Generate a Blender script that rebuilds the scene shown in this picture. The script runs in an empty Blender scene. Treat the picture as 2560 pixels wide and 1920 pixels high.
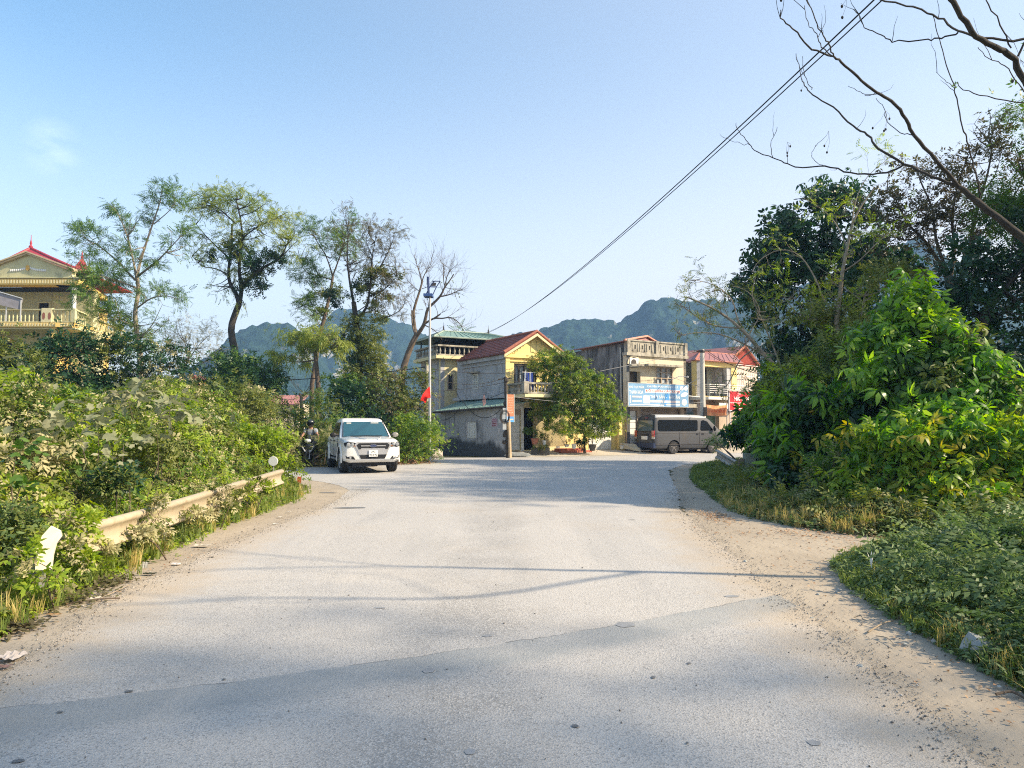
import bpy, bmesh, math, random
import numpy as np
from mathutils import Vector, Matrix, geometry
SC = bpy.context.scene
C = SC.collection
R = math.radians
# ------------------------------------------------------------------ camera
CAMH = 1.6
TH = math.atan(100/1800)
cam = bpy.data.cameras.new('camera'); camo = bpy.data.objects.new('camera', cam); C.objects.link(camo)
cam.sensor_width = 36; cam.lens = 1800/2560*36; cam.clip_start = 0.1; cam.clip_end = 6000
camo.location = (0, 0, CAMH); camo.rotation_euler = (math.pi/2+TH, 0, 0)
SC.camera = camo
# ------------------------------------------------------------------ sky, sun, exposure
SUN_AZ = R(12)      # how far behind  the camera's right the sun stands
SUN_EL = R(34)
w = bpy.data.worlds.new('World'); SC.world = w; w.use_nodes = True
nt = w.node_tree; bg = nt.nodes['Background']
sky = nt.nodes.new('ShaderNodeTexSky'); sky.sky_type = 'NISHITA'; sky.sun_disc = False
sky.sun_elevation = SUN_EL; sky.sun_rotation = math.pi/2+SUN_AZ
sky.air_density = 1.0; sky.dust_density = 0.6; sky.ozone_density = 1.6
def wn(t): return nt.nodes.new(t)
tc = wn('ShaderNodeTexCoord')
# faint wisp of cloud, upper left
dv = wn('ShaderNodeVectorMath'); dv.operation = 'DOT_PRODUCT'
d0 = Vector(((130-1280)/1800, math.cos(TH)-(960-368)/1800*math.sin(TH), math.sin(TH)+(960-368)/1800*math.cos(TH))).normalized()
dv.inputs[1].default_value = d0
mr = wn('ShaderNodeMapRange'); mr.inputs[1].default_value = math.cos(R(2.0)); mr.inputs[2].default_value = 1.0
nz = wn('ShaderNodeTexNoise'); nz.inputs['Scale'].default_value = 22; nz.inputs['Detail'].default_value = 5
mp = wn('ShaderNodeMapping'); mp.inputs['Rotation'].default_value = (0, R(35), 0); mp.inputs['Scale'].default_value = (1, 1, 2.2)
m1 = wn('ShaderNodeMapRange'); m1.inputs[1].default_value = .42; m1.inputs[2].default_value = .75
mu = wn('ShaderNodeMath'); mu.operation = 'MULTIPLY'; mu2 = wn('ShaderNodeMath'); mu2.operation = 'MULTIPLY'; mu2.inputs[1].default_value = .11
mx = wn('ShaderNodeMix'); mx.data_type = 'RGBA'; mx.inputs[7].default_value = (7, 7.2, 7.8, 1)
L = nt.links.new
L(tc.outputs['Generated'], dv.inputs[0]); L(dv.outputs['Value'], mr.inputs[0])
L(tc.outputs['Generated'], mp.inputs[0]); L(mp.outputs[0], nz.inputs['Vector']); L(nz.outputs[0], m1.inputs[0])
L(mr.outputs[0], mu.inputs[0]); L(m1.outputs[0], mu.inputs[1]); L(mu.outputs[0], mu2.inputs[0])
tint = wn('ShaderNodeMix'); tint.data_type = 'RGBA'; tint.blend_type = 'MULTIPLY'; tint.inputs[0].default_value = 1; tint.inputs[7].default_value = (.58, .70, .68, 1)
L(sky.outputs[0], tint.inputs[6])
sz = wn('ShaderNodeSeparateXYZ'); L(tc.outputs['Generated'], sz.inputs[0])
he = wn('ShaderNodeMapRange'); he.interpolation_type = 'SMOOTHSTEP'; he.inputs[1].default_value = .5; he.inputs[2].default_value = -.12; he.inputs[4].default_value = .9
L(sz.outputs[2], he.inputs[0])
hzm = wn('ShaderNodeMix'); hzm.data_type = 'RGBA'; hzm.inputs[7].default_value = (3.2, 2.85, 2.72, 1)   # dusty low air
gx = wn('ShaderNodeMapRange'); gx.inputs[1].default_value = -.5; gx.inputs[2].default_value = 1.0; gx.inputs[4].default_value = .5; L(sz.outputs[0], gx.inputs[0])
ga = wn('ShaderNodeMath'); ga.use_clamp = True; L(he.outputs[0], ga.inputs[0]); L(gx.outputs[0], ga.inputs[1])
L(ga.outputs[0], hzm.inputs[0]); L(tint.outputs[2], hzm.inputs[6])
L(mu2.outputs[0], mx.inputs[0]); L(hzm.outputs[2], mx.inputs[6]); L(mx.outputs[2], bg.inputs[0])
bg.inputs[1].default_value = 0.097
sl = bpy.data.lights.new('sun', 'SUN'); sl.energy = 2.3; sl.angle = R(1.1); sl.color = (1.0, .83, .60)
so = bpy.data.objects.new('sun', sl); C.objects.link(so)
SD = Vector((math.cos(SUN_AZ)*math.cos(SUN_EL), -math.sin(SUN_AZ)*math.cos(SUN_EL), math.sin(SUN_EL)))
so.rotation_euler = SD.to_track_quat('Z', 'Y').to_euler(); so.location = (30, -10, 40)
SC.view_settings.view_transform = 'Standard'; SC.view_settings.look = 'None'
SC.view_settings.gamma = 1; SC.view_settings.exposure = 2.1
SC.cycles.max_bounces = 6; SC.cycles.diffuse_bounces = 4; SC.cycles.glossy_bounces = 2; SC.cycles.transmission_bounces = 3
SC.cycles.transparent_max_bounces = 6; SC.cycles.volume_bounces = 0
SC.cycles.use_adaptive_sampling = True; SC.cycles.adaptive_threshold = 0.01
SC.cycles.use_denoising = False; SC.cycles.filter_width = 1.1
# ------------------------------------------------------------------ photo pixel (2560 wide) -> world
def ray(px, py):
    a = (px-1280)/1800; b = (960-py)/1800
    return (a, math.cos(TH)-b*math.sin(TH), math.sin(TH)+b*math.cos(TH))
def P(px, py, Y):
    r = ray(px, py); k = Y/r[1]
    return Vector((r[0]*k, Y, CAMH+r[2]*k))
def G(px, py, z=0.0):
    r = ray(px, py); k = (z-CAMH)/r[2]
    return Vector((r[0]*k, r[1]*k, z))
# ------------------------------------------------------------------ materials
def newmat(name):
    m = bpy.data.materials.new(name); m.use_nodes = True
    return m, m.node_tree, m.node_tree.nodes['Principled BSDF']
def mat(name, col, rough=.7, metal=0.0, var=0.12, scale=3.0, bump=0.0, bscale=20, stain=None, stain_amt=.5, stain_scale=(1.2, 1.2, .5), spec=.3, coat=0):
    m, t, b = newmat(name); n = t.nodes; l = t.links.new
    tc = n.new('ShaderNodeTexCoord')
    nz = n.new('ShaderNodeTexNoise'); nz.inputs['Scale'].default_value = scale; nz.inputs['Detail'].default_value = 6
    l(tc.outputs['Object'], nz.inputs['Vector'])
    mr = n.new('ShaderNodeMapRange'); mr.inputs[1].default_value = .3; mr.inputs[2].default_value = .7
    mr.inputs[3].default_value = 1-var; mr.inputs[4].default_value = 1+var
    l(nz.outputs[0], mr.inputs[0])
    vm = n.new('ShaderNodeVectorMath'); vm.operation = 'SCALE'; vm.inputs[0].default_value = col
    l(mr.outputs[0], vm.inputs['Scale']); out = vm.outputs[0]
    if stain:
        mp = n.new('ShaderNodeMapping'); mp.inputs['Scale'].default_value = stain_scale
        l(tc.outputs['Object'], mp.inputs[0])
        n2 = n.new('ShaderNodeTexNoise'); n2.inputs['Scale'].default_value = 1.6; n2.inputs['Detail'].default_value = 8; n2.inputs['Roughness'].default_value = .65
        l(mp.outputs[0], n2.inputs['Vector'])
        r2 = n.new('ShaderNodeMapRange'); r2.inputs[1].default_value = .62-stain_amt*.25; r2.inputs[2].default_value = .75-stain_amt*.2; r2.inputs[4].default_value = .9
        l(n2.outputs[0], r2.inputs[0])
        mx = n.new('ShaderNodeMix'); mx.data_type = 'RGBA'; mx.inputs[7].default_value = (*stain, 1)
        l(r2.outputs[0], mx.inputs[0]); l(out, mx.inputs[6]); out = mx.outputs[2]
    l(out, b.inputs['Base Color'])
    b.inputs['Roughness'].default_value = rough; b.inputs['Metallic'].default_value = metal
    b.inputs['Specular IOR Level'].default_value = spec
    b.inputs['Coat Weight'].default_value = coat; b.inputs['Coat Roughness'].default_value = .08
    if bump:
        n3 = n.new('ShaderNodeTexNoise'); n3.inputs['Scale'].default_value = bscale; n3.inputs['Detail'].default_value = 5
        l(tc.outputs['Object'], n3.inputs['Vector'])
        bp = n.new('ShaderNodeBump'); bp.inputs['Strength'].default_value = bump; bp.inputs['Distance'].default_value = .02
        l(n3.outputs[0], bp.inputs['Height']); l(bp.outputs[0], b.inputs['Normal'])
    return m
def leafmat(name, cols, transl=.35, rough=.45, nscale=.9, spec=.35):
    """cols: 3-4 colours picked leaf by leaf and by clump"""
    m, t, b = newmat(name); n = t.nodes; l = t.links.new
    g = n.new('ShaderNodeNewGeometry'); tc = n.new('ShaderNodeTexCoord')
    nz = n.new('ShaderNodeTexNoise'); nz.inputs['Scale'].default_value = nscale; nz.inputs['Detail'].default_value = 3
    l(tc.outputs['Object'], nz.inputs['Vector'])
    m1 = n.new('ShaderNodeMapRange'); m1.inputs[1].default_value = .3; m1.inputs[2].default_value = .7; m1.clamp = False
    l(nz.outputs[0], m1.inputs[0])
    mm = n.new('ShaderNodeMath'); mm.operation = 'MULTIPLY_ADD'; mm.inputs[1].default_value = .55
    ml = n.new('ShaderNodeMath'); ml.operation = 'MULTIPLY'; ml.inputs[1].default_value = .5
    l(m1.outputs[0], ml.inputs[0]); l(g.outputs['Random Per Island'], mm.inputs[0]); l(ml.outputs[0], mm.inputs[2])
    cr = n.new('ShaderNodeValToRGB'); e = cr.color_ramp.elements
    e[0].color = (*cols[0], 1); e[1].color = (*cols[-1], 1)
    for i, c in enumerate(cols[1:-1]):
        q = e.new((i+1)/(len(cols)-1)); q.color = (*c, 1)
    l(mm.outputs[0], cr.inputs[0])
    l(cr.outputs[0], b.inputs['Base Color']); b.inputs['Roughness'].default_value = rough; b.inputs['Specular IOR Level'].default_value = spec
    tr = n.new('ShaderNodeBsdfTranslucent')
    hs = n.new('ShaderNodeHueSaturation'); hs.inputs['Value'].default_value = 1.6; hs.inputs['Saturation'].default_value = 1.15
    l(cr.outputs[0], hs.inputs['Color']); l(hs.outputs[0], tr.inputs[0])
    ms = n.new('ShaderNodeMixShader'); ms.inputs[0].default_value = transl
    o = n['Material Output']
    l(b.outputs[0], ms.inputs[1]); l(tr.outputs[0], ms.inputs[2]); l(ms.outputs[0], o.inputs[0])
    return m
def glassmat(name, col, rough=.06, spec=.8):
    m, t, b = newmat(name)
    b.inputs['Base Color'].default_value = (*col, 1); b.inputs['Roughness'].default_value = rough; b.inputs['Specular IOR Level'].default_value = spec
    b.inputs['Coat Weight'].default_value = .5; b.inputs['Coat Roughness'].default_value = .03
    return m
# ------------------------------------------------------------------ object helpers
def tag(o, label=None, cat=None, group=None, kind=None):
    if label: o['label'] = label
    if cat: o['category'] = cat
    if group: o['group'] = group
    if kind: o['kind'] = kind
    return o
def thing(name, label, cat, loc=(0, 0, 0), rotz=0, group=None):
    o = bpy.data.objects.new(name, None); C.objects.link(o); o.empty_display_size = .2
    o.location = loc; o.rotation_euler = (0, 0, rotz)
    return tag(o, label, cat, group)
def rootloc(o):
    v = Vector((0, 0, 0))
    while o is not None:
        v += o.location; o = o.parent
    return v
class MB:
    def __init__(s): s.v = []; s.f = []; s.m = []; s.cur = 0
    def add(s, vs, fs):
        k = len(s.v); s.v += [tuple(v) for v in vs]; s.f += [tuple(i+k for i in f) for f in fs]; s.m += [s.cur]*len(fs)
        return s
    def hexa(s, p): return s.add(p, [(0, 3, 2, 1), (4, 5, 6, 7), (0, 1, 5, 4), (1, 2, 6, 5), (2, 3, 7, 6), (3, 0, 4, 7)])
    def box(s, x0, x1, y0, y1, z0, z1):
        return s.hexa([(x0, y0, z0), (x1, y0, z0), (x1, y1, z0), (x0, y1, z0), (x0, y0, z1), (x1, y0, z1), (x1, y1, z1), (x0, y1, z1)])
    def tube(s, pts, rad, n=6, cap=True):
        pts = [Vector(p) for p in pts]
        if not hasattr(rad, '__len__'): rad = [rad]*len(pts)
        d = (pts[1]-pts[0]).normalized()
        a = d.orthogonal().normalized(); rings = []
        for i, p in enumerate(pts):
            if i == 0: t = pts[1]-pts[0]
            elif i == len(pts)-1: t = pts[-1]-pts[-2]
            else: t = pts[i+1]-pts[i-1]
            if t.length < 1e-9: t = d
            t.normalize(); a = (a-t*a.dot(t))
            if a.length < 1e-6: a = t.orthogonal()
            a.normalize(); b = t.cross(a)
            rings.append([p+(a*math.cos(q*2*math.pi/n)+b*math.sin(q*2*math.pi/n))*rad[i] for q in range(n)])
        vs = [v for r in rings for v in r]; fs = []
        for i in range(len(pts)-1):
            for q in range(n):
                q2 = (q+1) % n; fs.append((i*n+q, i*n+q2, (i+1)*n+q2, (i+1)*n+q))
        if cap: fs.append(tuple(range(n))[::-1]); fs.append(tuple((len(pts)-1)*n+q for q in range(n)))
        return s.add(vs, fs)
    def lathe(s, prof, n=16, c=(0, 0, 0), axis='z', squash=1):
        vs = []; fs = []
        for r, z in prof:
            for q in range(n):
                x = r*math.cos(2*math.pi*q/n); y = r*math.sin(2*math.pi*q/n)*squash
                p = (x, y, z) if axis == 'z' else ((z, x, y) if axis == 'x' else (x, z, y))
                vs.append((p[0]+c[0], p[1]+c[1], p[2]+c[2]))
        for i in range(len(prof)-1):
            for q in range(n):
                q2 = (q+1) % n; fs.append((i*n+q, i*n+q2, (i+1)*n+q2, (i+1)*n+q))
        fs.append(tuple(range(n))[::-1]); fs.append(tuple((len(prof)-1)*n+q for q in range(n)))
        return s.add(vs, fs)
    def build(s, name, m=None, parent=None, smooth=None, world=True):
        me = bpy.data.meshes.new(name)
        o = bpy.data.objects.new(name, me); C.objects.link(o)
        vs = s.v
        if parent is not None:
            o.parent = parent
            if world:
                l = rootloc(parent); vs = [(v[0]-l[0], v[1]-l[1], v[2]-l[2]) for v in vs]
        me.from_pydata(vs, [], s.f)
        ml = m if isinstance(m, (list, tuple)) else [m]
        for k in ml:
            if k: me.materials.append(k)
        if len(ml) > 1: me.polygons.foreach_set('material_index', s.m)
        bm = bmesh.new(); bm.from_mesh(me); bmesh.ops.recalc_face_normals(bm, faces=bm.faces); bm.to_mesh(me); bm.free()
        if smooth:
            me.shade_smooth(); me.set_sharp_from_angle(angle=R(smooth))
        me.update()
        return o
def npmesh(name, V, F, m, parent=None, smooth=False):
    """V (n,3) float array, F (k,3) int array: fast mesh"""
    me = bpy.data.meshes.new(name); o = bpy.data.objects.new(name, me); C.objects.link(o)
    if parent is not None:
        o.parent = parent; V = V-np.array(rootloc(parent))[None]
    nv, nf, k = len(V), len(F), F.shape[1]
    me.vertices.add(nv); me.vertices.foreach_set('co', V.astype(np.float32).ravel())
    me.loops.add(nf*k); me.loops.foreach_set('vertex_index', F.astype(np.int32).ravel())
    me.polygons.add(nf); me.polygons.foreach_set('loop_start', np.arange(0, nf*k, k, dtype=np.int32))
    me.update(calc_edges=True); me.validate()
    if smooth: me.shade_smooth()
    me.materials.append(m)
    return o
# ------------------------------------------------------------------ leaf templates (x along the leaf, z its upper side)
def _leaf(o, d, L_, W, up=(0, 0, 1), fold=.12, droop=.15):
    o = np.array(o, float); d = np.array(d, float); d /= np.linalg.norm(d); up = np.array(up, float)
    s = np.cross(up, d); s /= np.linalg.norm(s); u = np.cross(d, s)
    V = [o, o+d*L_*.35+s*W*.5+u*W*fold, o+d*L_*.72+s*W*.36-u*L_*droop*.4, o+d*L_-u*L_*droop, o+d*L_*.72-s*W*.36-u*L_*droop*.4, o+d*L_*.35-s*W*.5+u*W*fold]
    return np.array(V), [(0, 1, 5), (1, 2, 5), (2, 4, 5), (2, 3, 4)]
def _leaf2(o, d, L_, W, droop=.12):
    o = np.array(o, float); d = np.array(d, float); d /= np.linalg.norm(d)
    s = np.cross((0, 0, 1.), d); s /= max(np.linalg.norm(s), 1e-6); u = np.cross(d, s)
    return np.array([o, o+d*L_*.45+s*W*.5+u*W*.12, o+d*L_-u*L_*droop, o+d*L_*.45-s*W*.5+u*W*.12]), [(0, 1, 3), (1, 2, 3)]
def join(parts):
    V = []; F = []; k = 0
    for v, f in parts:
        V.append(v); F += [tuple(i+k for i in t) for t in f]; k += len(v)
    return np.vstack(V), np.array(F)
def T_spray(n=6, L_=.4, W=.2, seed=0, fine=False, spread=1.0):
    r = random.Random(seed); ps = []
    for i in range(n):
        a = (i-(n-1)/2)/max(1, (n-1)/2)*spread*1.3+r.uniform(-.2, .2); x0 = r.uniform(0, .6)*(1-abs(a)/2.5)
        d = (math.cos(a), math.sin(a), r.uniform(-.5, .35))
        ps.append((_leaf if fine else _leaf2)((x0, math.sin(a)*.08, r.uniform(-.08, .08)), d, L_*r.uniform(.75, 1.2), W*r.uniform(.8, 1.15)))
    return join(ps)
def T_pinnate(pairs=5, L_=.3, W=.09, droop=.3, fine=False):
    ps = []
    for i in range(pairs):
        x = .15+.8*i/pairs; z = -droop*x*x
        for s in (-1, 1):
            ps.append((_leaf if fine else _leaf2)((x, 0, z), (.45, s, -.35), L_*(1-.25*abs(i/pairs-.4)), W))
    ps.append((_leaf if fine else _leaf2)((.93, 0, -droop*.9), (1, 0, -.6), L_, W))
    return join(ps)
def T_whorl(n=7, L_=.55, W=.18, droop=.35, seed=1):
    """drooping compound leaf: leaflets hanging round a stem tip"""
    r = random.Random(seed); ps = []
    for i in range(n):
        a = 2*math.pi*i/n+r.uniform(-.25, .25)
        ps.append(_leaf((.1*math.cos(a)+.1, .1*math.sin(a), 0), (math.cos(a)+.35, math.sin(a), -droop+r.uniform(-.25, .25)), L_*r.uniform(.7, 1.15), W, droop=.25))
    return join(ps)
def T_broad():
    """one broad lobed leaf"""
    V = np.array([(0, 0, 0), (.1, .32, .02), (.38, .26, .05), (.5, .42, -.03), (.72, .2, .0), (1, 0, -.18), (.72, -.2, 0), (.5, -.42, -.03), (.38, -.26, .05), (.1, -.32, .02), (.4, 0, -.03)])
    return V, np.array([(10, i, i+1) for i in range(0, 9)]+[(10, 9, 0)])
def T_tuft(n=7, seed=2, h=1.0, w_=.035, bend=.45):
    r = random.Random(seed); ps = []; 
    for i in range(n):
        a = r.uniform(0, 6.28); b = r.uniform(.05, bend); hh = h*r.uniform(.5, 1.1); ox, oy = r.uniform(-.12, .12), r.uniform(-.12, .12)
        ca, sa = math.cos(a), math.sin(a); p = (-sa*w_, ca*w_)
        V = np.array([(ox+p[0], oy+p[1], 0), (ox-p[0], oy-p[1], 0), (ox+ca*b*.35+p[0]*.8, oy+sa*b*.35+p[1]*.8, hh*.55), (ox+ca*b*.35-p[0]*.8, oy+sa*b*.35-p[1]*.8, hh*.55), (ox+ca*b*1.1, oy+sa*b*1.1, hh*.95)])
        ps.append((V, [(0, 1, 2), (1, 3, 2), (2, 3, 4)]))
    return join(ps)
def scatter(name, pos, axis, nrm, size, tmpl, m, parent=None):
    V0, F0 = tmpl; N = len(pos)
    if np.isscalar(size): size = np.full(N, size)
    x = axis/np.maximum(np.linalg.norm(axis, axis=1, keepdims=True), 1e-6)
    z = nrm-(nrm*x).sum(1, keepdims=True)*x; z /= np.maximum(np.linalg.norm(z, axis=1, keepdims=True), 1e-6)
    y = np.cross(z, x)
    V = pos[:, None]+size[:, None, None]*(V0[None, :, 0:1]*x[:, None]+V0[None, :, 1:2]*y[:, None]+V0[None, :, 2:3]*z[:, None])
    F = (F0[None]+(np.arange(N)*len(V0))[:, None, None]).reshape(-1, 3)
    return npmesh(name, V.reshape(-1, 3), F, m, parent)
def unit(rg, n):
    d = rg.normal(size=(n, 3)); return d/np.linalg.norm(d, axis=1, keepdims=True)
def clumps(rg, blobs, dens, sig=.28, shell=.62, per=26, zmin=.05, droop=.25, up=.5):
    """leaf positions in lumpy crowns. blobs: (cx,cy,cz,rx,ry,rz[,weight]); dens: leaves per m2 of blob surface"""
    P_, A_, N_ = [], [], []
    for b in blobs:
        c = np.array(b[:3]); r = np.array(b[3:6]); wgt = b[6] if len(b) > 6 else 1
        area = 4*math.pi*((r[0]*r[1])**1.6/3+(r[0]*r[2])**1.6/3+(r[1]*r[2])**1.6/3)**(1/1.6)
        n = max(12, int(area*dens*wgt)); nc = max(4, n//per)
        d = unit(rg, nc); d[:, 2] = np.where(d[:, 2] < -.5, -d[:, 2], d[:, 2])
        ph = rg.uniform(0, 6, 6)
        lump = 1+.12*np.sin(d[:, 0]*4+ph[0])+.12*np.sin(d[:, 1]*5+ph[1])+.10*np.sin(d[:, 2]*6+ph[2])
        rr = (shell+(1.05-shell)*rg.random(nc)**.6)*lump
        cc = c+d*r*rr[:, None]
        k = rg.integers(0, nc, n); s = sig*r.mean()**.5*rg.uniform(.5, 1.4, nc)[k]
        p = cc[k]+rg.normal(size=(n, 3))*s[:, None]*np.array([1, 1, .7])
        o = (p-c)/r; o /= np.maximum(np.linalg.norm(o, axis=1, keepdims=True), 1e-6)
        a = o+unit(rg, n)*.9+np.array([0, 0, -droop]); nn = o*.6+np.array([0, 0, up])+unit(rg, n)*.55
        ok = p[:, 2] > zmin
        P_.append(p[ok]); A_.append(a[ok]); N_.append(nn[ok])
    return np.vstack(P_), np.vstack(A_), np.vstack(N_)
# ------------------------------------------------------------------ walls: A (left) to B (right) in plan, seen from outside
class Wall:
    def __init__(s, A, B):
        s.A = Vector(A[:2]); s.B = Vector(B[:2]); s.len = (s.B-s.A).length; s.u = (s.B-s.A)/s.len; s.n = Vector((s.u.y, -s.u.x))
    def pt(s, u, z, d=0):
        q = s.A+s.u*u+s.n*d; return (q.x, q.y, z)
    def uat(s, px, py=1000, d=0):
        r = ray(px, py); r = Vector((r[0], r[1])); A = s.A+s.n*d   # A + u*t = r*k
        det = s.u.x*(-r.y)+s.u.y*r.x
        return (-A.x*(-r.y)-A.y*r.x)/det
    def uz(s, px, py, d=0):
        u = s.uat(px, py, d); q = s.A+s.u*u+s.n*d; r = ray(px, py)
        return u, CAMH+r[2]*q.y/r[1]
    def box(s, mb, u0, u1, z0, z1, d0, d1):
        p = s.pt
        return mb.hexa([p(u0, z0, d1), p(u1, z0, d1), p(u1, z0, d0), p(u0, z0, d0), p(u0, z1, d1), p(u1, z1, d1), p(u1, z1, d0), p(u0, z1, d0)])
    def rect(s, x0, y0, x1, y1, d=0):
        """pixel rectangle -> (u0,u1,z0,z1) on the wall"""
        ym = (y0+y1)/2
        u0 = s.uat(x0, ym, d); u1 = s.uat(x1, ym, d); xm = (x0+x1)/2
        return u0, u1, s.uz(xm, y1, d)[1], s.uz(xm, y0, d)[1]
    def pbox(s, mb, x0, y0, x1, y1, d0, d1):
        u0, u1, z0, z1 = s.rect(x0, y0, x1, y1, d1); return s.box(mb, u0, u1, z0, z1, d0, d1)
    def holed(s, mb, u0, u1, z0, z1, th, holes):
        us = sorted({u0, u1, *[h[0] for h in holes], *[h[1] for h in holes]}); zs = sorted({z0, z1, *[h[2] for h in holes], *[h[3] for h in holes]})
        us = [u for u in us if u0 <= u <= u1]; zs = [z for z in zs if z0 <= z <= z1]
        ih = lambda a, b: any(h[0] < a < h[1] and h[2] < b < h[3] for h in holes)
        p = s.pt
        for i in range(len(us)-1):
            for j in range(len(zs)-1):
                a, b, c, d = us[i], us[i+1], zs[j], zs[j+1]
                if ih((a+b)/2, (c+d)/2): continue
                mb.add([p(a, c), p(b, c), p(b, d), p(a, d)], [(0, 1, 2, 3)])
        for a, b, c, d in holes:
            mb.add([p(a, c), p(b, c), p(b, d), p(a, d), p(a, c, -th), p(b, c, -th), p(b, d, -th), p(a, d, -th)], [(0, 4, 5, 1), (1, 5, 6, 2), (2, 6, 7, 3), (3, 7, 4, 0)])
        mb.add([p(u0, z0), p(u1, z0), p(u1, z1), p(u0, z1), p(u0, z0, -th), p(u1, z0, -th), p(u1, z1, -th), p(u0, z1, -th)], [(0, 1, 5, 4), (1, 2, 6, 5), (2, 3, 7, 6), (3, 0, 4, 7)])
def text_mb(mb, s, wall, u0, u1, z0, z1, d, ital=0, bold=0.0):
    cu = bpy.data.curves.new('t', 'FONT'); cu.body = s; cu.size = 1; cu.offset = bold; cu.shear = ital; cu.resolution_u = 2
    o = bpy.data.objects.new('t', cu); C.objects.link(o)
    bpy.context.view_layer.update()
    me = bpy.data.meshes.new_from_object(o.evaluated_get(bpy.context.evaluated_depsgraph_get()))
    vs = [v.co.copy() for v in me.vertices]; fs = [tuple(p.vertices) for p in me.polygons]
    bpy.data.objects.remove(o); bpy.data.curves.remove(cu); bpy.data.meshes.remove(me)
    if not vs: return
    xa, xb = min(v.x for v in vs), max(v.x for v in vs); ya, yb = min(v.y for v in vs), max(v.y for v in vs)
    mb.add([wall.pt(u0+(v.x-xa)/(xb-xa)*(u1-u0), z0+(v.y-ya)/(yb-ya)*(z1-z0), d) for v in vs], fs)
# fractal value noise for terrain
def vnoise(x, y, seed=0):
    xi = np.floor(x).astype(int); yi = np.floor(y).astype(int); fx = x-xi; fy = y-yi
    fx = fx*fx*(3-2*fx); fy = fy*fy*(3-2*fy)
    def h(a, b):
        n = (a*374761393+b*668265263+seed*1442695041) & 0x7fffffff
        n = ((n ^ (n >> 13))*1274126177) & 0x7fffffff
        return (n % 65536)/65535.0
    return (h(xi, yi)*(1-fx)+h(xi+1, yi)*fx)*(1-fy)+(h(xi, yi+1)*(1-fx)+h(xi+1, yi+1)*fx)*fy
def fbm(x, y, o=5, seed=0, g=.5):
    s = 0; a = 1; t = 0
    for i in range(o):
        s = s+a*vnoise(x*2**i, y*2**i, seed+i); t += a; a *= g
    return s/t
# ================================================================== the setting: ground, roads, hills
def sheet(name, pts, z, m, jit=0, seed=0, step=.25, kind='structure', closed=True):
    """flat polygon with a slightly ragged outline"""
    rg = random.Random(seed); out = []; sl_ = 0.0; seed_ = seed*31.7
    n = len(pts)
    for i in range(n):
        a = Vector(pts[i][:2]); b = Vector(pts[(i+1) % n][:2]); L_ = (b-a).length; k = max(1, int(L_/step)) if jit else 1
        nn = Vector(((b-a).y, -(b-a).x)).normalized()
        for j in range(k):
            q = a+(b-a)*(j/k)
            if jit:
                sl_ += L_/k; a1 = np.array([sl_]); q = q+nn*float((vnoise(a1*1.3+seed_, a1*0, seed)-.5)*2.2+(vnoise(a1*5+seed_, a1*0, seed+1)-.5)*1.2+(vnoise(a1*17+seed_, a1*0, seed+2)-.5)*.6)*jit
            zz = z if not callable(z) else z(q.x, q.y)
            out.append(Vector((q.x, q.y, zz)))
    tris = geometry.tessellate_polygon([[Vector((p.x, p.y, 0)) for p in out]])
    me = bpy.data.meshes.new(name); me.from_pydata([tuple(p) for p in out], [], [tuple(t) for t in tris])
    bm = bmesh.new(); bm.from_mesh(me); bmesh.ops.recalc_face_normals(bm, faces=bm.faces)
    if bm.faces and sum(f.normal.z for f in bm.faces) < 0: bmesh.ops.reverse_faces(bm, faces=bm.faces)
    bm.to_mesh(me); bm.free()
    o = bpy.data.objects.new(name, me); C.objects.link(o); me.materials.append(m); tag(o, kind=kind)
    return o
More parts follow.
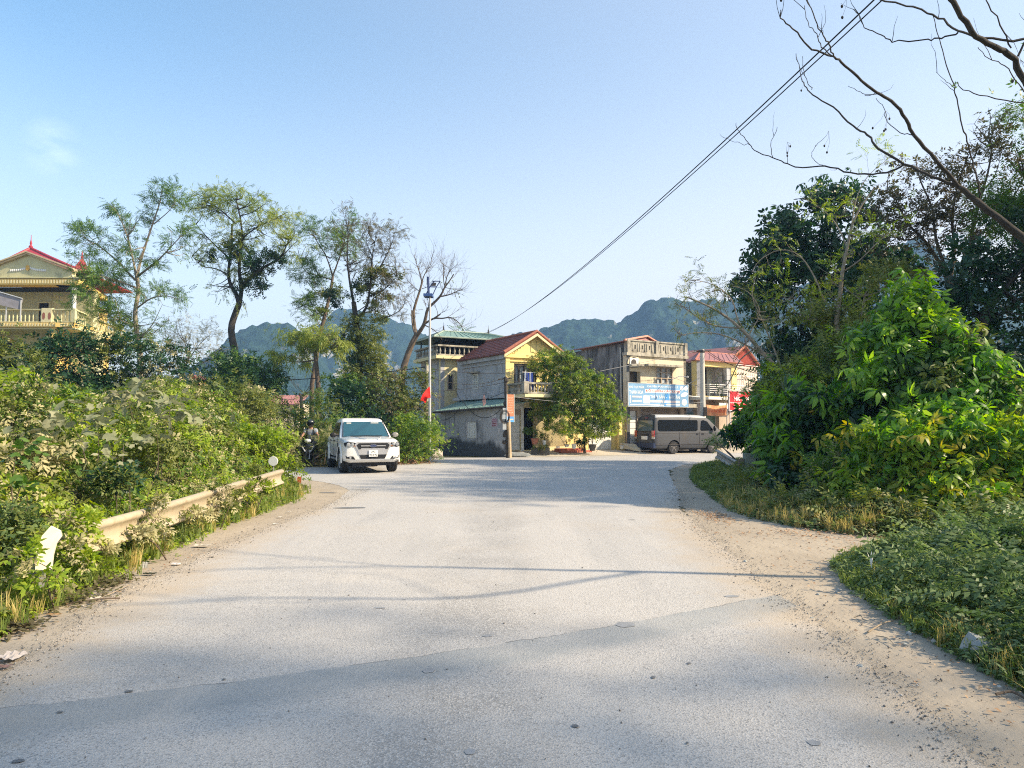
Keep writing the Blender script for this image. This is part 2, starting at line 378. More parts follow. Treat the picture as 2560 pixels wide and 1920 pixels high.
# asphalt -----------------------------------------------------------
def asphalt():
    m, t, b = newmat('worn_asphalt'); n = t.nodes; l = t.links.new
    tc = n.new('ShaderNodeTexCoord'); obj = tc.outputs['Object']
    def noise(s, d=5, r=.55, vec=None):
        q = n.new('ShaderNodeTexNoise'); q.inputs['Scale'].default_value = s; q.inputs['Detail'].default_value = d; q.inputs['Roughness'].default_value = r
        l(vec or obj, q.inputs['Vector']); return q.outputs[0]
    def rng(v, a, b_, c, d): 
        q = n.new('ShaderNodeMapRange'); q.inputs[1].default_value = a; q.inputs[2].default_value = b_; q.inputs[3].default_value = c; q.inputs[4].default_value = d; l(v, q.inputs[0]); return q.outputs[0]
    def mix(f, a, b_):
        q = n.new('ShaderNodeMix'); q.data_type = 'RGBA'
        if isinstance(f, float): q.inputs[0].default_value = f
        else: l(f, q.inputs[0])
        for i, c in ((6, a), (7, b_)):
            if isinstance(c, tuple): q.inputs[i].default_value = (*c, 1)
            else: l(c, q.inputs[i])
        return q.outputs[2]
    def mth(op, a, b_):
        q = n.new('ShaderNodeMath'); q.operation = op
        for i, c in ((0, a), (1, b_)):
            if isinstance(c, (int, float)): q.inputs[i].default_value = c
            else: l(c, q.inputs[i])
        return q.outputs[0]
    vo = n.new('ShaderNodeTexVoronoi'); vo.inputs['Scale'].default_value = 95; l(obj, vo.inputs['Vector'])
    stones = n.new('ShaderNodeSeparateColor'); l(vo.outputs['Color'], stones.inputs[0])
    base = mix(rng(noise(.35, 5), .35, .65, 0, 1), (.39, .37, .345), (.45, .425, .39))
    # coarse stones showing in the worn middle
    base = mix(rng(stones.outputs[0], .0, 1, 0, .62), base, (.56, .545, .52))
    base = mix(rng(stones.outputs[1], .72, .95, 0, .6), base, (.17, .17, .17))
    base = mix(rng(noise(120, 3, .7), .5, .75, 0, .4), base, (.22, .22, .22))
    # wheel-worn bands along the road
    sx = n.new('ShaderNodeSeparateXYZ'); l(obj, sx.inputs[0]); X = sx.outputs[0]; Y = sx.outputs[1]
    wb = mth('SINE', mth('MULTIPLY', X, 3.4), 0); wb = rng(wb, -1, 1, 0, .18); base = mix(wb, base, (.50, .47, .43))
    # coarse, stripped strip along the lane joint
    lx_ = mth('ABSOLUTE', mth('ADD', mth('ADD', X, .35), mth('MULTIPLY', mth('SUBTRACT', noise(.7, 4), .5), 1.4)), 0)
    cs = mth('MULTIPLY', rng(lx_, .25, .75, 1, 0), rng(noise(1.1, 4), .38, .55, .2, 1))
    base = mix(mth('MULTIPLY', cs, rng(stones.outputs[2], .35, .6, .0, .7)), base, (.25, .24, .225))
    # dust creeping in from both edges
    el = mth('ADD', X, rng(Y, 3.5, 8.5, 3.15, 3.74))                                   # distance from the left edge
    er = mth('SUBTRACT', mth('ADD', mth('ADD', mth('MULTIPLY', Y, .055), 2.05), rng(Y, 9.4, 18, 0, .55)), X)
    e = mth('MINIMUM', el, er)
    e = mth('ADD', e, mth('MULTIPLY', mth('SUBTRACT', noise(2.2, 7, .75), .5), 1.5))
    dust = rng(e, -.1, .7, .95, 0)
    dust = mth('MULTIPLY', dust, rng(Y, 14, 19, 1, 0))
    dust = mth('ADD', dust, rng(noise(.5, 4), .52, .8, 0, .35))
    base = mix(dust, base, (.43, .36, .275))
    # darker, finer asphalt across the junction
    base = mix(mth('MULTIPLY', rng(Y, 13.5, 17.5, 0, .7), rng(noise(1.4, 5), .3, .6, .6, 1)), base, (.43, .415, .39))
    # old repair strip: a smoother darker band with a crack along its far edge
    q_ = mth('ADD', mth('MULTIPLY', mth('MULTIPLY', X, X), .03), mth('ADD', mth('MULTIPLY', X, .52), 5.15))
    dd = mth('ADD', mth('SUBTRACT', Y, q_), mth('MULTIPLY', mth('SUBTRACT', noise(3, 5), .5), .16)); dn = mth('ADD', dd, mth('MULTIPLY', mth('SUBTRACT', noise(40, 4), .5), .22))
    xm = rng(mth('ADD', X, mth('MULTIPLY', noise(5, 3), .3)), 2.6, 2.75, 1, 0)
    band = mth('MULTIPLY', mth('MULTIPLY', rng(dn, -.36, -.16, 0, 1), rng(dd, .23, .25, 1, 0)), mth('MULTIPLY', xm, rng(noise(.8, 4), .3, .55, .35, 1)))
    base = mix(mth('MULTIPLY', band, .62), base, (.24, .265, .275))
    crk = mth('MULTIPLY', mth('MULTIPLY', rng(mth('ABSOLUTE', mth('SUBTRACT', dd, .24), 0), .003, .010, .75, 0), rng(noise(1.7, 4), .42, .52, 0, 1)), rng(X, 2.7, 3.1, 1, 0))
    base = mix(crk, base, (.10, .10, .10))
    # oily drips down the lane middles and tyre scuffs
    mp2 = n.new('ShaderNodeMapping'); mp2.inputs['Scale'].default_value = (1.6, .16, 1); l(obj, mp2.inputs[0])
    base = mix(rng(noise(1.1, 6, .65, mp2.outputs[0]), .52, .70, 0, .28), base, (.27, .27, .27)); base = mix(rng(noise(.9, 6, .65, mp2.outputs[0]), .30, .44, .35, 0), base, (.55, .51, .46))
    # cracks
    vc = n.new('ShaderNodeTexVoronoi'); vc.feature = 'DISTANCE_TO_EDGE'; vc.inputs['Scale'].default_value = .45
    wv = n.new('ShaderNodeVectorMath'); wv.operation = 'MULTIPLY_ADD'; wv.inputs[1].default_value = (.5, .5, 0); nc = n.new('ShaderNodeTexNoise'); nc.inputs['Scale'].default_value = 2.5; nc.inputs['Detail'].default_value = 5
    l(obj, nc.inputs['Vector']); l(nc.outputs['Color'], wv.inputs[0]); l(obj, wv.inputs[2]); l(wv.outputs[0], vc.inputs['Vector'])
    ck = mth('MULTIPLY', rng(vc.outputs[0], .0, .006, 1, 0), rng(noise(.4, 3), .55, .62, 0, .6))
    base = mix(mth('MULTIPLY', ck, .0), base, (.12, .12, .12))
    l(base, b.inputs['Base Color']); b.inputs['Roughness'].default_value = .82; b.inputs['Specular IOR Level'].default_value = .25
    bp = n.new('ShaderNodeBump'); bp.inputs['Strength'].default_value = .5; bp.inputs['Distance'].default_value = .006
    l(vo.outputs['Distance'], bp.inputs['Height']); l(bp.outputs[0], b.inputs['Normal'])
    return m
def patchmat():
    m, t, b = newmat('dark_patch'); n = t.nodes; l = t.links.new
    tc = n.new('ShaderNodeTexCoord'); vo = n.new('ShaderNodeTexVoronoi'); vo.inputs['Scale'].default_value = 95; l(tc.outputs['Object'], vo.inputs['Vector'])
    s = n.new('ShaderNodeSeparateColor'); l(vo.outputs['Color'], s.inputs[0])
    cr = n.new('ShaderNodeValToRGB'); e = cr.color_ramp.elements; e[0].color = (.30, .32, .33, 1); e[1].color = (.42, .43, .42, 1); e[1].position = .9
    q = e.new(.12); q.color = (.16, .17, .18, 1); q2 = e.new(.16); q2.color = (.31, .335, .345, 1)
    l(s.outputs[0], cr.inputs[0]); l(cr.outputs[0], b.inputs['Base Color']); b.inputs['Roughness'].default_value = .85
    return m
def dirtmat(name, c1, c2, c3, s=1.0):
    m, t, b = newmat(name); n = t.nodes; l = t.links.new
    tc = n.new('ShaderNodeTexCoord')
    mp = n.new('ShaderNodeMapping'); mp.inputs['Scale'].default_value = (1, .45, 1); l(tc.outputs['Object'], mp.inputs[0])
    a = n.new('ShaderNodeTexNoise'); a.inputs['Scale'].default_value = 1.3*s; a.inputs['Detail'].default_value = 8; a.inputs['Roughness'].default_value = .65; l(mp.outputs[0], a.inputs['Vector'])
    cr = n.new('ShaderNodeValToRGB'); e = cr.color_ramp.elements; e[0].position = .3; e[0].color = (*c1, 1); e[1].position = .7; e[1].color = (*c2, 1); q = e.new(.5); q.color = tuple((x+y)/2 for x, y in zip(c1, c2))+(1,)
    l(a.outputs[0], cr.inputs[0])
    v = n.new('ShaderNodeTexVoronoi'); v.inputs['Scale'].default_value = 22; l(tc.outputs['Object'], v.inputs['Vector'])
    sc_ = n.new('ShaderNodeSeparateColor'); l(v.outputs['Color'], sc_.inputs[0])
    r = n.new('ShaderNodeMapRange'); r.inputs[1].default_value = .9; r.inputs[2].default_value = .93; r.inputs[4].default_value = .7; l(sc_.outputs[0], r.inputs[0])
    r2 = n.new('ShaderNodeMapRange'); r2.inputs[1].default_value = .28; r2.inputs[2].default_value = .2; l(v.outputs['Distance'], r2.inputs[0])
    mm = n.new('ShaderNodeMath'); mm.operation = 'MULTIPLY'; l(r.outputs[0], mm.inputs[0]); l(r2.outputs[0], mm.inputs[1])
    mx = n.new('ShaderNodeMix'); mx.data_type = 'RGBA'; mx.inputs[7].default_value = (*c3, 1); l(mm.outputs[0], mx.inputs[0]); l(cr.outputs[0], mx.inputs[6])
    l(mx.outputs[2], b.inputs['Base Color']); b.inputs['Roughness'].default_value = .95; b.inputs['Specular IOR Level'].default_value = .1
    nb = n.new('ShaderNodeTexNoise'); nb.inputs['Scale'].default_value = 16; nb.inputs['Detail'].default_value = 9; l(mp.outputs[0], nb.inputs['Vector'])
    bp = n.new('ShaderNodeBump'); bp.inputs['Strength'].default_value = .35; bp.inputs['Distance'].default_value = .025; l(nb.outputs[0], bp.inputs['Height']); l(bp.outputs[0], b.inputs['Normal'])
    return m
M = {}
M['asphalt'] = asphalt(); M['patch'] = patchmat()
M['dirt'] = dirtmat('dry_dirt', (.32, .27, .21), (.43, .37, .29), (.26, .22, .18))
M['soil'] = dirtmat('soil', (.07, .075, .035), (.16, .14, .08), (.10, .09, .06))
M['apron'] = dirtmat('dusty_concrete', (.42, .37, .30), (.55, .50, .42), (.30, .27, .24), .7)
S = 3000
g = MB().add([(-S, -60, -.011), (S, -60, -.011), (S, S, -.011), (-S, S, -.011)], [(0, 1, 2, 3)]).build('ground', M['soil']); tag(g, kind='structure')
LE = [(-3.15, -2), (-3.2, 4.5), (-3.66, 6.65), (-3.8, 9.8), (-3.6, 14.8), (-3.9, 17.5), (-4.9, 19.6), (-6.3, 21.2), (-9, 22.3), (-14, 22.6), (-30, 21)]
FE = [(-30, 24.4), (-14, 25.4), (-9, 26.2), (-6.6, 27.2), (-4.7, 28.6), (-3.9, 31), (-3.75, 34.4), (0, 35.0), (4, 36.6), (8.8, 38.6), (14, 41), (30, 48)]
RE = [(30, 41), (14, 34), (9, 31), (6.8, 28.6), (5.4, 25), (4.6, 21), (3.9, 17), (3.2, 13.7), (2.73, 9.44), (2.54, 6.65), (2.39, 5.1), (2.22, 3.35), (1.9, -2)]
sheet('dirt_shoulder', [(-3.0, -3), (-3.1, 14), (-3.4, 17.6), (-4.5, 19.9), (-6, 21.6), (-9, 22.6), (-14, 22.8), (-14, 22), (-9, 21.4), (-6.6, 20.4), (-5.4, 19), (-4.9, 17), (-4.65, 14.8), (-4.6, 11), (-4.35, 8), (-4.2, 6.3), (-4.0, 4.5), (-4.0, -3)], -.004, M['dirt'], .1, 3, .08)
sheet('dirt_track', [(1.8, -3), (2.2, 6), (2.6, 10), (3.2, 14), (4.2, 19), (5.0, 23), (6.5, 28.5), (8.6, 31.6), (9.4, 31), (7.3, 27.5), (6.0, 24), (5.1, 20.5), (4.6, 17), (4.3, 15), (4.15, 13.4), (4.2, 12.2), (4.6, 11.2), (5.1, 10.5), (5.9, 10.1), (5.6, 9.8), (4.6, 9.3), (3.95, 8.6), (3.6, 8), (3.35, 7), (3.2, 5.8), (3.15, 5), (3.1, 3.3), (3.1, -3)], -.004, M['dirt'], .1, 4, .08)
sheet('road', LE+FE+RE, 0.0, M['asphalt'], .045, 5, .05)
sheet('grass_verge', [(-30, 24.2), (-9, 26.0), (-4.6, 28.4), (-3.7, 31), (-3.6, 34.4), (-3.4, 38), (-6, 46), (-30, 46)], -.007, M['soil'])
# concrete in front of the houses, sloping up from the road
def apz(x, y):
    d = (Vector((x, y))-Vector((-.2, 34.9))).dot(Vector((-.407, .914)))
    return .006+max(0, min(.29, (d-1.0)*.16))
sheet('pavement', [(-.2, 34.75), (4, 36.4), (8.8, 38.4), (14, 40.8), (30, 47.8), (26, 58), (7.5, 52), (2.2, 46), (-.35, 38.5)], apz, M['apron'], .0)
# long crack along the repair, tar spots, pothole crumbs
M['tar'] = mat('tar', (.15, .155, .16), .8, var=.25, scale=12)
M['oil'] = mat('oil_stain', (.27, .275, .28), .75, var=.2, scale=9)
rg = random.Random(4)
def blot(mb, px, py, r, asp=1.0, seed=0, z=.003):
    rg = random.Random(seed); c = G(px, py); n = 18
    ph = [rg.uniform(0, 6) for _ in range(3)]
    vs = [(c.x, c.y, z)]
    for i in range(n):
        a = 2*math.pi*i/n; q = r*(1+.10*math.sin(2*a+ph[0])+.07*math.sin(5*a+ph[1])); vs.append((c.x+q*math.cos(a), c.y+q*asp*math.sin(a), z))
    mb.add(vs, [(0, 1+i, 1+(i+1) % n) for i in range(n)])
o1 = MB()
for i, (x, y, r, a) in enumerate([(1563, 1562, .085, .85), (1072, 1677, .038, 1.3), (1830, 1491, .075, .5), (1218, 1590, .035, 1), (2035, 1858, .03, 1.2), (950, 1520, .05, .4), (1175, 1880, .03, 1)]): blot(o1, x, y, r, a, i)
tag(o1.build('road_stain', M['oil']), kind='structure')
o2 = MB()
for i, (x, y, r, a) in enumerate([(1438, 1817, .018, 1.1), (322, 1730, .022, .8), (1718, 1860, .008, 1.3), (150, 1782, .02, .6), (45, 1905, .03, .6), (1633, 1695, .012, 2), (1722, 1660, .016, .9), (875, 1270, .3, .35), (820, 1232, .22, .3), (900, 1225, .25, .2), (1080, 1230, .2, .25), (560, 1700, .012, 1), (775, 1500, .02, .4), (1010, 1500, .02, .3), (1800, 1310, .05, .3), (1580, 1300, .06, .3)]): blot(o2, x, y, r, a, 50+i, .006)
tag(o2.build('road_tar_spot', M['tar']), kind='structure')
# ------------------------------------------------------------------ karst hills
def rockmat():
    m, t, b = newmat('karst_forest'); n = t.nodes; l = t.links.new
    tc = n.new('ShaderNodeTexCoord')
    a = n.new('ShaderNodeTexNoise'); a.inputs['Scale'].default_value = .09; a.inputs['Detail'].default_value = 9; a.inputs['Roughness'].default_value = .7; l(tc.outputs['Object'], a.inputs['Vector'])
    cr = n.new('ShaderNodeValToRGB'); e = cr.color_ramp.elements; e[0].position = .34; e[0].color = (.008, .024, .020, 1); e[1].position = .68; e[1].color = (.035, .070, .045, 1)
    l(a.outputs[0], cr.inputs[0])
    mp = n.new('ShaderNodeMapping'); mp.inputs['Scale'].default_value = (1, 1, .35); l(tc.outputs['Object'], mp.inputs[0])
    r = n.new('ShaderNodeTexNoise'); r.inputs['Scale'].default_value = .035; r.inputs['Detail'].default_value = 8; r.inputs['Roughness'].default_value = .6; l(mp.outputs[0], r.inputs['Vector'])
    ge = n.new('ShaderNodeNewGeometry'); sp = n.new('ShaderNodeSeparateXYZ'); l(ge.outputs['True Normal'], sp.inputs[0])
    st = n.new('ShaderNodeMapRange'); st.inputs[1].default_value = .5; st.inputs[2].default_value = .25; l(sp.outputs[2], st.inputs[0])
    rr = n.new('ShaderNodeMapRange'); rr.inputs[1].default_value = .50; rr.inputs[2].default_value = .57; l(r.outputs[0], rr.inputs[0])
    mm = n.new('ShaderNodeMath'); mm.operation = 'MULTIPLY'; l(st.outputs[0], mm.inputs[0]); l(rr.outputs[0], mm.inputs[1])
    mx = n.new('ShaderNodeMix'); mx.data_type = 'RGBA'; mx.inputs[7].default_value = (.40, .38, .34, 1); l(mm.outputs[0], mx.inputs[0]); l(cr.outputs[0], mx.inputs[6])
    l(mx.outputs[2], b.inputs['Base Color']); b.inputs['Roughness'].default_value = .95; b.inputs['Specular IOR Level'].default_value = .05
    nb = n.new('ShaderNodeTexNoise'); nb.inputs['Scale'].default_value = .22; nb.inputs['Detail'].default_value = 6; l(tc.outputs['Object'], nb.inputs['Vector'])
    bp = n.new('ShaderNodeBump'); bp.inputs['Strength'].default_value = 1; bp.inputs['Distance'].default_value = 5; l(nb.outputs[0], bp.inputs['Height']); l(bp.outputs[0], b.inputs['Normal'])
    return m
M['rock'] = rockmat()
def mountain(name, prof, D, depth, seed, rough=9.0, m=None, steep=.55):
    xs = np.array([P(p[0], p[1], D).x for p in prof]); zs = np.array([P(p[0], p[1], D).z for p in prof])
    nx = int((xs[-1]-xs[0])/2.2); ny = 74
    X, T = np.meshgrid(np.linspace(xs[0], xs[-1], nx), np.linspace(-1, 1, ny))
    H = np.interp(X, xs, zs)
    rise = np.clip(1-np.abs(T), 0, 1)**steep
    Y = D+T*depth*(1+.25*(fbm(X/90+7, T*0+1, 3, seed+3)-.5))
    warp = fbm(X/38., Y/38., 6, seed, .55)-.5
    Z = H*rise*(1+warp*.9*(1-rise)) + (fbm(X/7., Y/7., 5, seed+9, .65)-.5)*rough*np.clip(rise*3, 0, 1)
    # vertical gullies
    Z = Z - np.abs(fbm(X/16., T*1.5+3, 3, seed+21)-.5)*H*.35*(1-rise)
    Y = Y + (fbm(X/24., Z/18., 4, seed+5)-.5)*depth*.15
    Z[0, :] = -5; Z[-1, :] = -5
    V = np.stack([X, Y, Z], -1).reshape(-1, 3)
    i = np.arange(nx*(ny-1)).reshape(ny-1, nx)[:, :-1].ravel()
    F = np.stack([i, i+1, i+nx+1, i+nx], 1)
    o = npmesh(name, V, F, m or M['rock']); tag(o, kind='structure'); return o
mountain('hill', [(330, 1075), (400, 1010), (482, 925), (520, 900), (553, 877), (588, 850), (604, 826), (635, 812), (690, 806), (737, 818), (775, 850), (800, 900), (850, 960), (930, 1060)], 470, 90, 11)
mountain('hill', [(640, 1070), (700, 930), (760, 850), (800, 808), (843, 771), (866, 765), (890, 770), (941, 783), (988, 799), (1027, 812), (1066, 842), (1110, 870), (1160, 885), (1240, 920), (1300, 1070)], 640, 120, 5)
mountain('hill', [(1120, 1070), (1160, 905), (1215, 862), (1244, 845), (1279, 840), (1324, 838), (1341, 830), (1363, 819), (1380, 815), (1404, 803), (1447, 795), (1493, 797), (1539, 806), (1560, 793), (1585, 778), (1632, 746), (1666, 738), (1713, 751), (1805, 751), (1900, 735), (2050, 700), (2150, 660), (2250, 605), (2300, 590), (2360, 640), (2450, 700), (2600, 760), (2750, 1070)], 520, 110, 23, 9)
# haze ---------------------------------------------------------------
hz = MB().box(-1100, 1100, -110, 900, -6, 130).build('haze', None); tag(hz, kind='stuff')
hm = bpy.data.materials.new('haze_air'); hm.use_nodes = True; t = hm.node_tree; t.nodes.remove(t.nodes['Principled BSDF'])
pv = t.nodes.new('ShaderNodeVolumePrincipled'); pv.inputs['Density'].default_value = .0007; pv.inputs['Color'].default_value = (.34, .60, 1, 1); pv.inputs['Anisotropy'].default_value = .1
t.links.new(pv.outputs[0], t.nodes['Material Output'].inputs['Volume']); hz.data.materials.append(hm)
# ================================================================== buildings
M['grey_wall'] = mat('grey_render', (.45, .45, .46), .9, var=.14, scale=1.5, bump=.3, stain=(.12, .125, .13), stain_amt=.35, stain_scale=(2.4, 2.4, .5))
M['black_wall'] = mat('mildewed_render', (.20, .205, .205), .92, var=.3, scale=1.1, bump=.4, stain=(.05, .055, .055), stain_amt=.8, stain_scale=(2, 2, .4))
M['yellow'] = mat('yellow_paint', (.84, .66, .27), .8, var=.06, scale=2, stain=(.42, .36, .2), stain_amt=.1)
M['pale_yellow'] = mat('pale_yellow_paint', (.70, .62, .36), .8, var=.07, scale=1.5, stain=(.45, .42, .3), stain_amt=.12)
M['cream'] = mat('cream_paint', (.64, .55, .40), .85, var=.1, scale=1.5, stain=(.32, .27, .19), stain_amt=.25, stain_scale=(1.5, 1.5, .6))
M['tan'] = mat('tan_stucco', (.42, .34, .26), .9, var=.12, stain=(.22, .18, .14), stain_amt=.2)
M['old_concrete'] = mat('weathered_concrete', (.40, .37, .30), .95, var=.18, scale=3, bump=.3, stain=(.13, .12, .10), stain_amt=.6, stain_scale=(2.5, 2.5, 1.2))
M['redtile'] = mat('red_roof', (.21, .065, .05), .6, var=.18, scale=2.5, stain=(.12, .05, .05), stain_amt=.2)
M['brighttile'] = mat('crimson_roof', (.36, .045, .06), .5, var=.08)
M['orange_tile'] = mat('orange_tile_edge', (.40, .15, .10), .7, var=.2, scale=8)
M['greenroof'] = mat('green_metal_roof', (.17, .27, .23), .5, var=.12, scale=1.2, metal=.0, spec=.4)
M['pinkroof'] = mat('faded_red_metal_roof', (.31, .145, .135), .6, var=.1)
M['redmetal'] = mat('red_corrugated', (.44, .09, .06), .6, var=.1, scale=5)
M['white'] = mat('white_paint', (.72, .72, .68), .6, var=.05, stain=(.5, .47, .4), stain_amt=.1)
M['pane'] = glassmat('window_glass', (.05, .06, .07), .12, .6)
M['curtain'] = mat('curtained_pane', (.40, .44, .46), .35, var=.2, scale=2)
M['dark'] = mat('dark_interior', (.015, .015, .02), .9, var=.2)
M['brown_frame'] = mat('dark_window_frame', (.06, .05, .045), .6)
M['tilewall'] = None
def tilew():
    m, t, b = newmat('yellow_wall_tiles'); n = t.nodes; l = t.links.new
    tc = n.new('ShaderNodeTexCoord'); mp = n.new('ShaderNodeMapping'); mp.inputs['Rotation'].default_value = (math.pi/2, 0, 0); l(tc.outputs['Object'], mp.inputs[0])
    br = n.new('ShaderNodeTexBrick'); br.inputs['Color1'].default_value = (.52, .44, .22, 1); br.inputs['Color2'].default_value = (.44, .38, .20, 1); br.inputs['Mortar'].default_value = (.17, .14, .08, 1)
    br.inputs['Scale'].default_value = 1; br.inputs['Brick Width'].default_value = .16; br.inputs['Row Height'].default_value = .06; br.inputs['Mortar Size'].default_value = .01
    l(mp.outputs[0], br.inputs['Vector']); l(br.outputs[0], b.inputs['Base Color']); b.inputs['Roughness'].default_value = .5
    return m
M['tilewall'] = tilew()
M['steel'] = mat('galvanised_steel', (.55, .55, .53), .45, metal=.6, var=.1)
M['concrete_pole'] = mat('pale_concrete', (.50, .48, .43), .85, var=.1, scale=2)
BALU = [(.05, 0), (.05, .05), (.03, .08), (.055, .2), (.06, .3), (.03, .42), (.03, .52), (.05, .6), (.05, .64)]
def balustrade(parent, wl, u0, u1, z0, h, n, m, d=0.0, label=None, piers=(), pm=None):
    mb = MB()
    wl.box(mb, u0, u1, z0, z0+.08, d-.1, d+.1); wl.box(mb, u0-.04, u1+.04, z0+h-.09, z0+h, d-.12, d+.12)
    for i in range(n):
        u = u0+(i+.5)/n*(u1-u0); c = wl.pt(u, z0+.08, d); k = (h-.17)/.64
        mb.lathe([(r, z*k) for r, z in BALU], 8, c)
    for u in piers: wl.box(mb, u-.13, u+.13, z0+.002, z0+h+.04, d-.135, d+.135)
    o = mb.build('balustrade', m, parent, smooth=40)
    if label: o['label'] = label
    return o
def slab_roof(mb, a, b, c, d, th=.06, ribs=0, along='slope', rh=.035, rw=.04):
    """a,b eave left/right; c,d ridge right/left (Vectors). ribs run up the slope or along the courses"""
    a, b, c, d = [Vector(q) for q in (a, b, c, d)]
    n = (b-a).cross(d-a).normalized()
    if n.z < 0: n = -n
    mb.hexa([a-n*th, b-n*th, c-n*th, d-n*th, a, b, c, d])
    for i in range(ribs):
        t = (i+.5)/ribs; q = rw
        if along == 'slope': p0, p1 = a.lerp(b, t), d.lerp(c, t); s = (b-a).normalized()*q
        else: p0, p1 = a.lerp(d, t), b.lerp(c, t); s = (d-a).normalized()*q
        mb.hexa([p0-s, p1-s, p1+s, p0+s, p0-s*.5+n*rh, p1-s*.5+n*rh, p1+s*.5+n*rh, p0+s*.5+n*rh])
def window(parent, wl, r, fm, pm, fw=.05, cols=2, rows=1, d=-.12, name='window', proud=.02, bars=None):
    u0, u1, z0, z1 = r
    mb = MB()
    wl.box(mb, u0, u0+fw, z0, z1, d, proud); wl.box(mb, u1-fw, u1, z0, z1, d, proud)
    wl.box(mb, u0+fw, u1-fw, z0, z0+fw, d, proud-.002); wl.box(mb, u0+fw, u1-fw, z1-fw, z1, d, proud-.002)
    for i in range(1, cols):
        u = u0+(u1-u0)*i/cols; wl.box(mb, u-fw*.45, u+fw*.45, z0+fw, z1-fw, d, proud-.03)
    for i in range(1, rows):
        z = z0+(z1-z0)*i/rows; wl.box(mb, u0+fw, u1-fw, z-fw*.3, z+fw*.3, d, proud-.035)
    f = mb.build(name, fm, parent)
    g = MB(); wl.box(g, u0+fw*.5, u1-fw*.5, z0+fw*.5, z1-fw*.5, d-.03, d+.015); g.build('pane', pm, f)
    return f
def folding_door(parent, wl, r, m, n=6, d=-.08, horiz=True, name='door'):
    u0, u1, z0, z1 = r; mb = MB(); wl.box(mb, u0, u1, z0, z1, d-.04, d)
    for i in range(n):
        if horiz:
            a = z0+(z1-z0)*(i+.06)/n; b = z0+(z1-z0)*(i+.94)/n; wl.box(mb, u0+.05, u1-.05, a, b, d, d+.03)
        else:
            a = u0+(u1-u0)*(i+.06)/n; b = u0+(u1-u0)*(i+.94)/n; wl.box(mb, a, b, z0+.03, z1-.03, d, d+.03)
    return mb.build(name, m, parent)
def plan(px, D): q = P(px, 1000, D); return (q.x, q.y)
def back(w_, A, dist): q = Vector(tuple(A)[:2])-w_.n*dist; return (q.x, q.y)
# ---- A. yellow gabled house -----------------------------------------
A0 = plan(1264, 37.0); A1 = plan(1399, 38.5)
FA = Wall(A0, A1)                                     # front
SAb = plan(1150, 41.4); SA = Wall(SAb, A0)            # left side
Y = thing('yellow_house', 'two-storey yellow gabled house with dark red tiled roof, grey side wall and creeper-covered balcony', 'house', (A0[0], A0[1], .2))
Z0 = .2; ZE = 5.25; ZP = 6.35
op_win = FA.rect(1285, 909, 1320, 962)                # upstairs door/window
op_door = FA.rect(1309, 1019, 1339, 1123); op_dark = FA.rect(1414, 1050, 1444, 1124)
mb = MB()
FA.holed(mb, 0, FA.len, 3.0, ZE, .3, [(op_win[0], op_win[1]+.5, 3.3, op_win[3])])
# gable triangle
um = FA.uat(1335, 850)
mb.add([FA.pt(0, ZE), FA.pt(FA.len, ZE), FA.pt(um, ZP), FA.pt(0, ZE, -.25), FA.pt(FA.len, ZE, -.25), FA.pt(um, ZP, -.25)], [(0, 1, 2), (3, 5, 4), (0, 2, 5, 3), (2, 1, 4, 5)])
FA.box(mb, -.02, .22, Z0+2.85, ZE, .003, .06)
FA.box(mb, -.1, FA.len+.1, ZE-.22, ZE-.06, .004, .12); FA.box(mb, 0, FA.len, ZE-.42, ZE-.36, .004, .07)
mb.build('front_wall', M['yellow'], Y)
mb = MB(); RB = back(FA, A1, 5.0)
SA.holed(mb, 0, SA.len, 0, ZE, .25, [SA.rect(1183, 935, 1196, 972)])
WR = Wall(A1, RB); WR.holed(mb, 0, WR.len, 0, ZE, .25, [])
SA.box(mb, -.05, SA.len+.02, ZE-.28, ZE-.05, .004, .14); SA.box(mb, -.05, SA.len, ZE-.5, ZE-.43, .004, .06)
u0, u1, z0, z1 = SA.rect(1143, 992, 1262, 1003); SA.box(mb, -.3, SA.len+.1, 2.93, 3.1, .004, .32)
mb.build('side_wall', M['grey_wall'], Y)
window(Y, SA, SA.rect(1183, 935, 1196, 972), M['white'], M['curtain'], .06, 2, 2, d=-.08, proud=.03)
mb = MB(); u0, u1, z0, z1 = SA.rect(1178, 932, 1200, 936); SA.box(mb, u0, u1, z1-.02, z1+.05, .003, .3); mb.build('window_hood', M['old_concrete'], Y)
# ground floor front
mb = MB()
FA.holed(mb, 0, FA.len+1.2, Z0, 2.95, .3, [(.25, op_door[0]-.18, Z0+.04, 2.1), (op_door[0], op_door[1], Z0+.05, op_door[3]), (op_dark[0], op_dark[1], Z0+.3, 2.4)])
mb.build('ground_floor_wall', M['pale_yellow'], Y)
mb = MB(); FA.box(mb, op_door[1]+.02, op_dark[0]-.02, Z0+.25, 2.5, .003, .03); mb.build('tiled_panel', M['tilewall'], Y)
mb = MB(); FA.box(mb, .02, .24, Z0, 2.93, .004, .05); FA.box(mb, op_door[0]-.17, op_door[0]-.01, Z0, 2.93, .004, .05); FA.box(mb, .25, op_door[0]-.18, 2.15, 2.9, .006, .035); mb.build('door_surround', M['white'], Y)
f = folding_door(Y, FA, (.26, op_door[0]-.19, Z0+.05, 2.1), M['white'], 6, name='folding_door')
mb = MB(); u0, u1, z0, z1 = FA.rect(1286, 1024, 1301, 1036); FA.box(mb, u0, u1, z0, z1, .037, .06); mb.build('vent_panel', M['tan'], Y)
mb = MB(); FA.box(mb, op_door[0]-.1, op_door[1]+.1, Z0, 2.9, -1.2, -.5); FA.box(mb, op_dark[0]-.1, op_dark[1]+.1, Z0, 2.9, -1.2, -.5); mb.build('dark_doorway', M['dark'], Y)
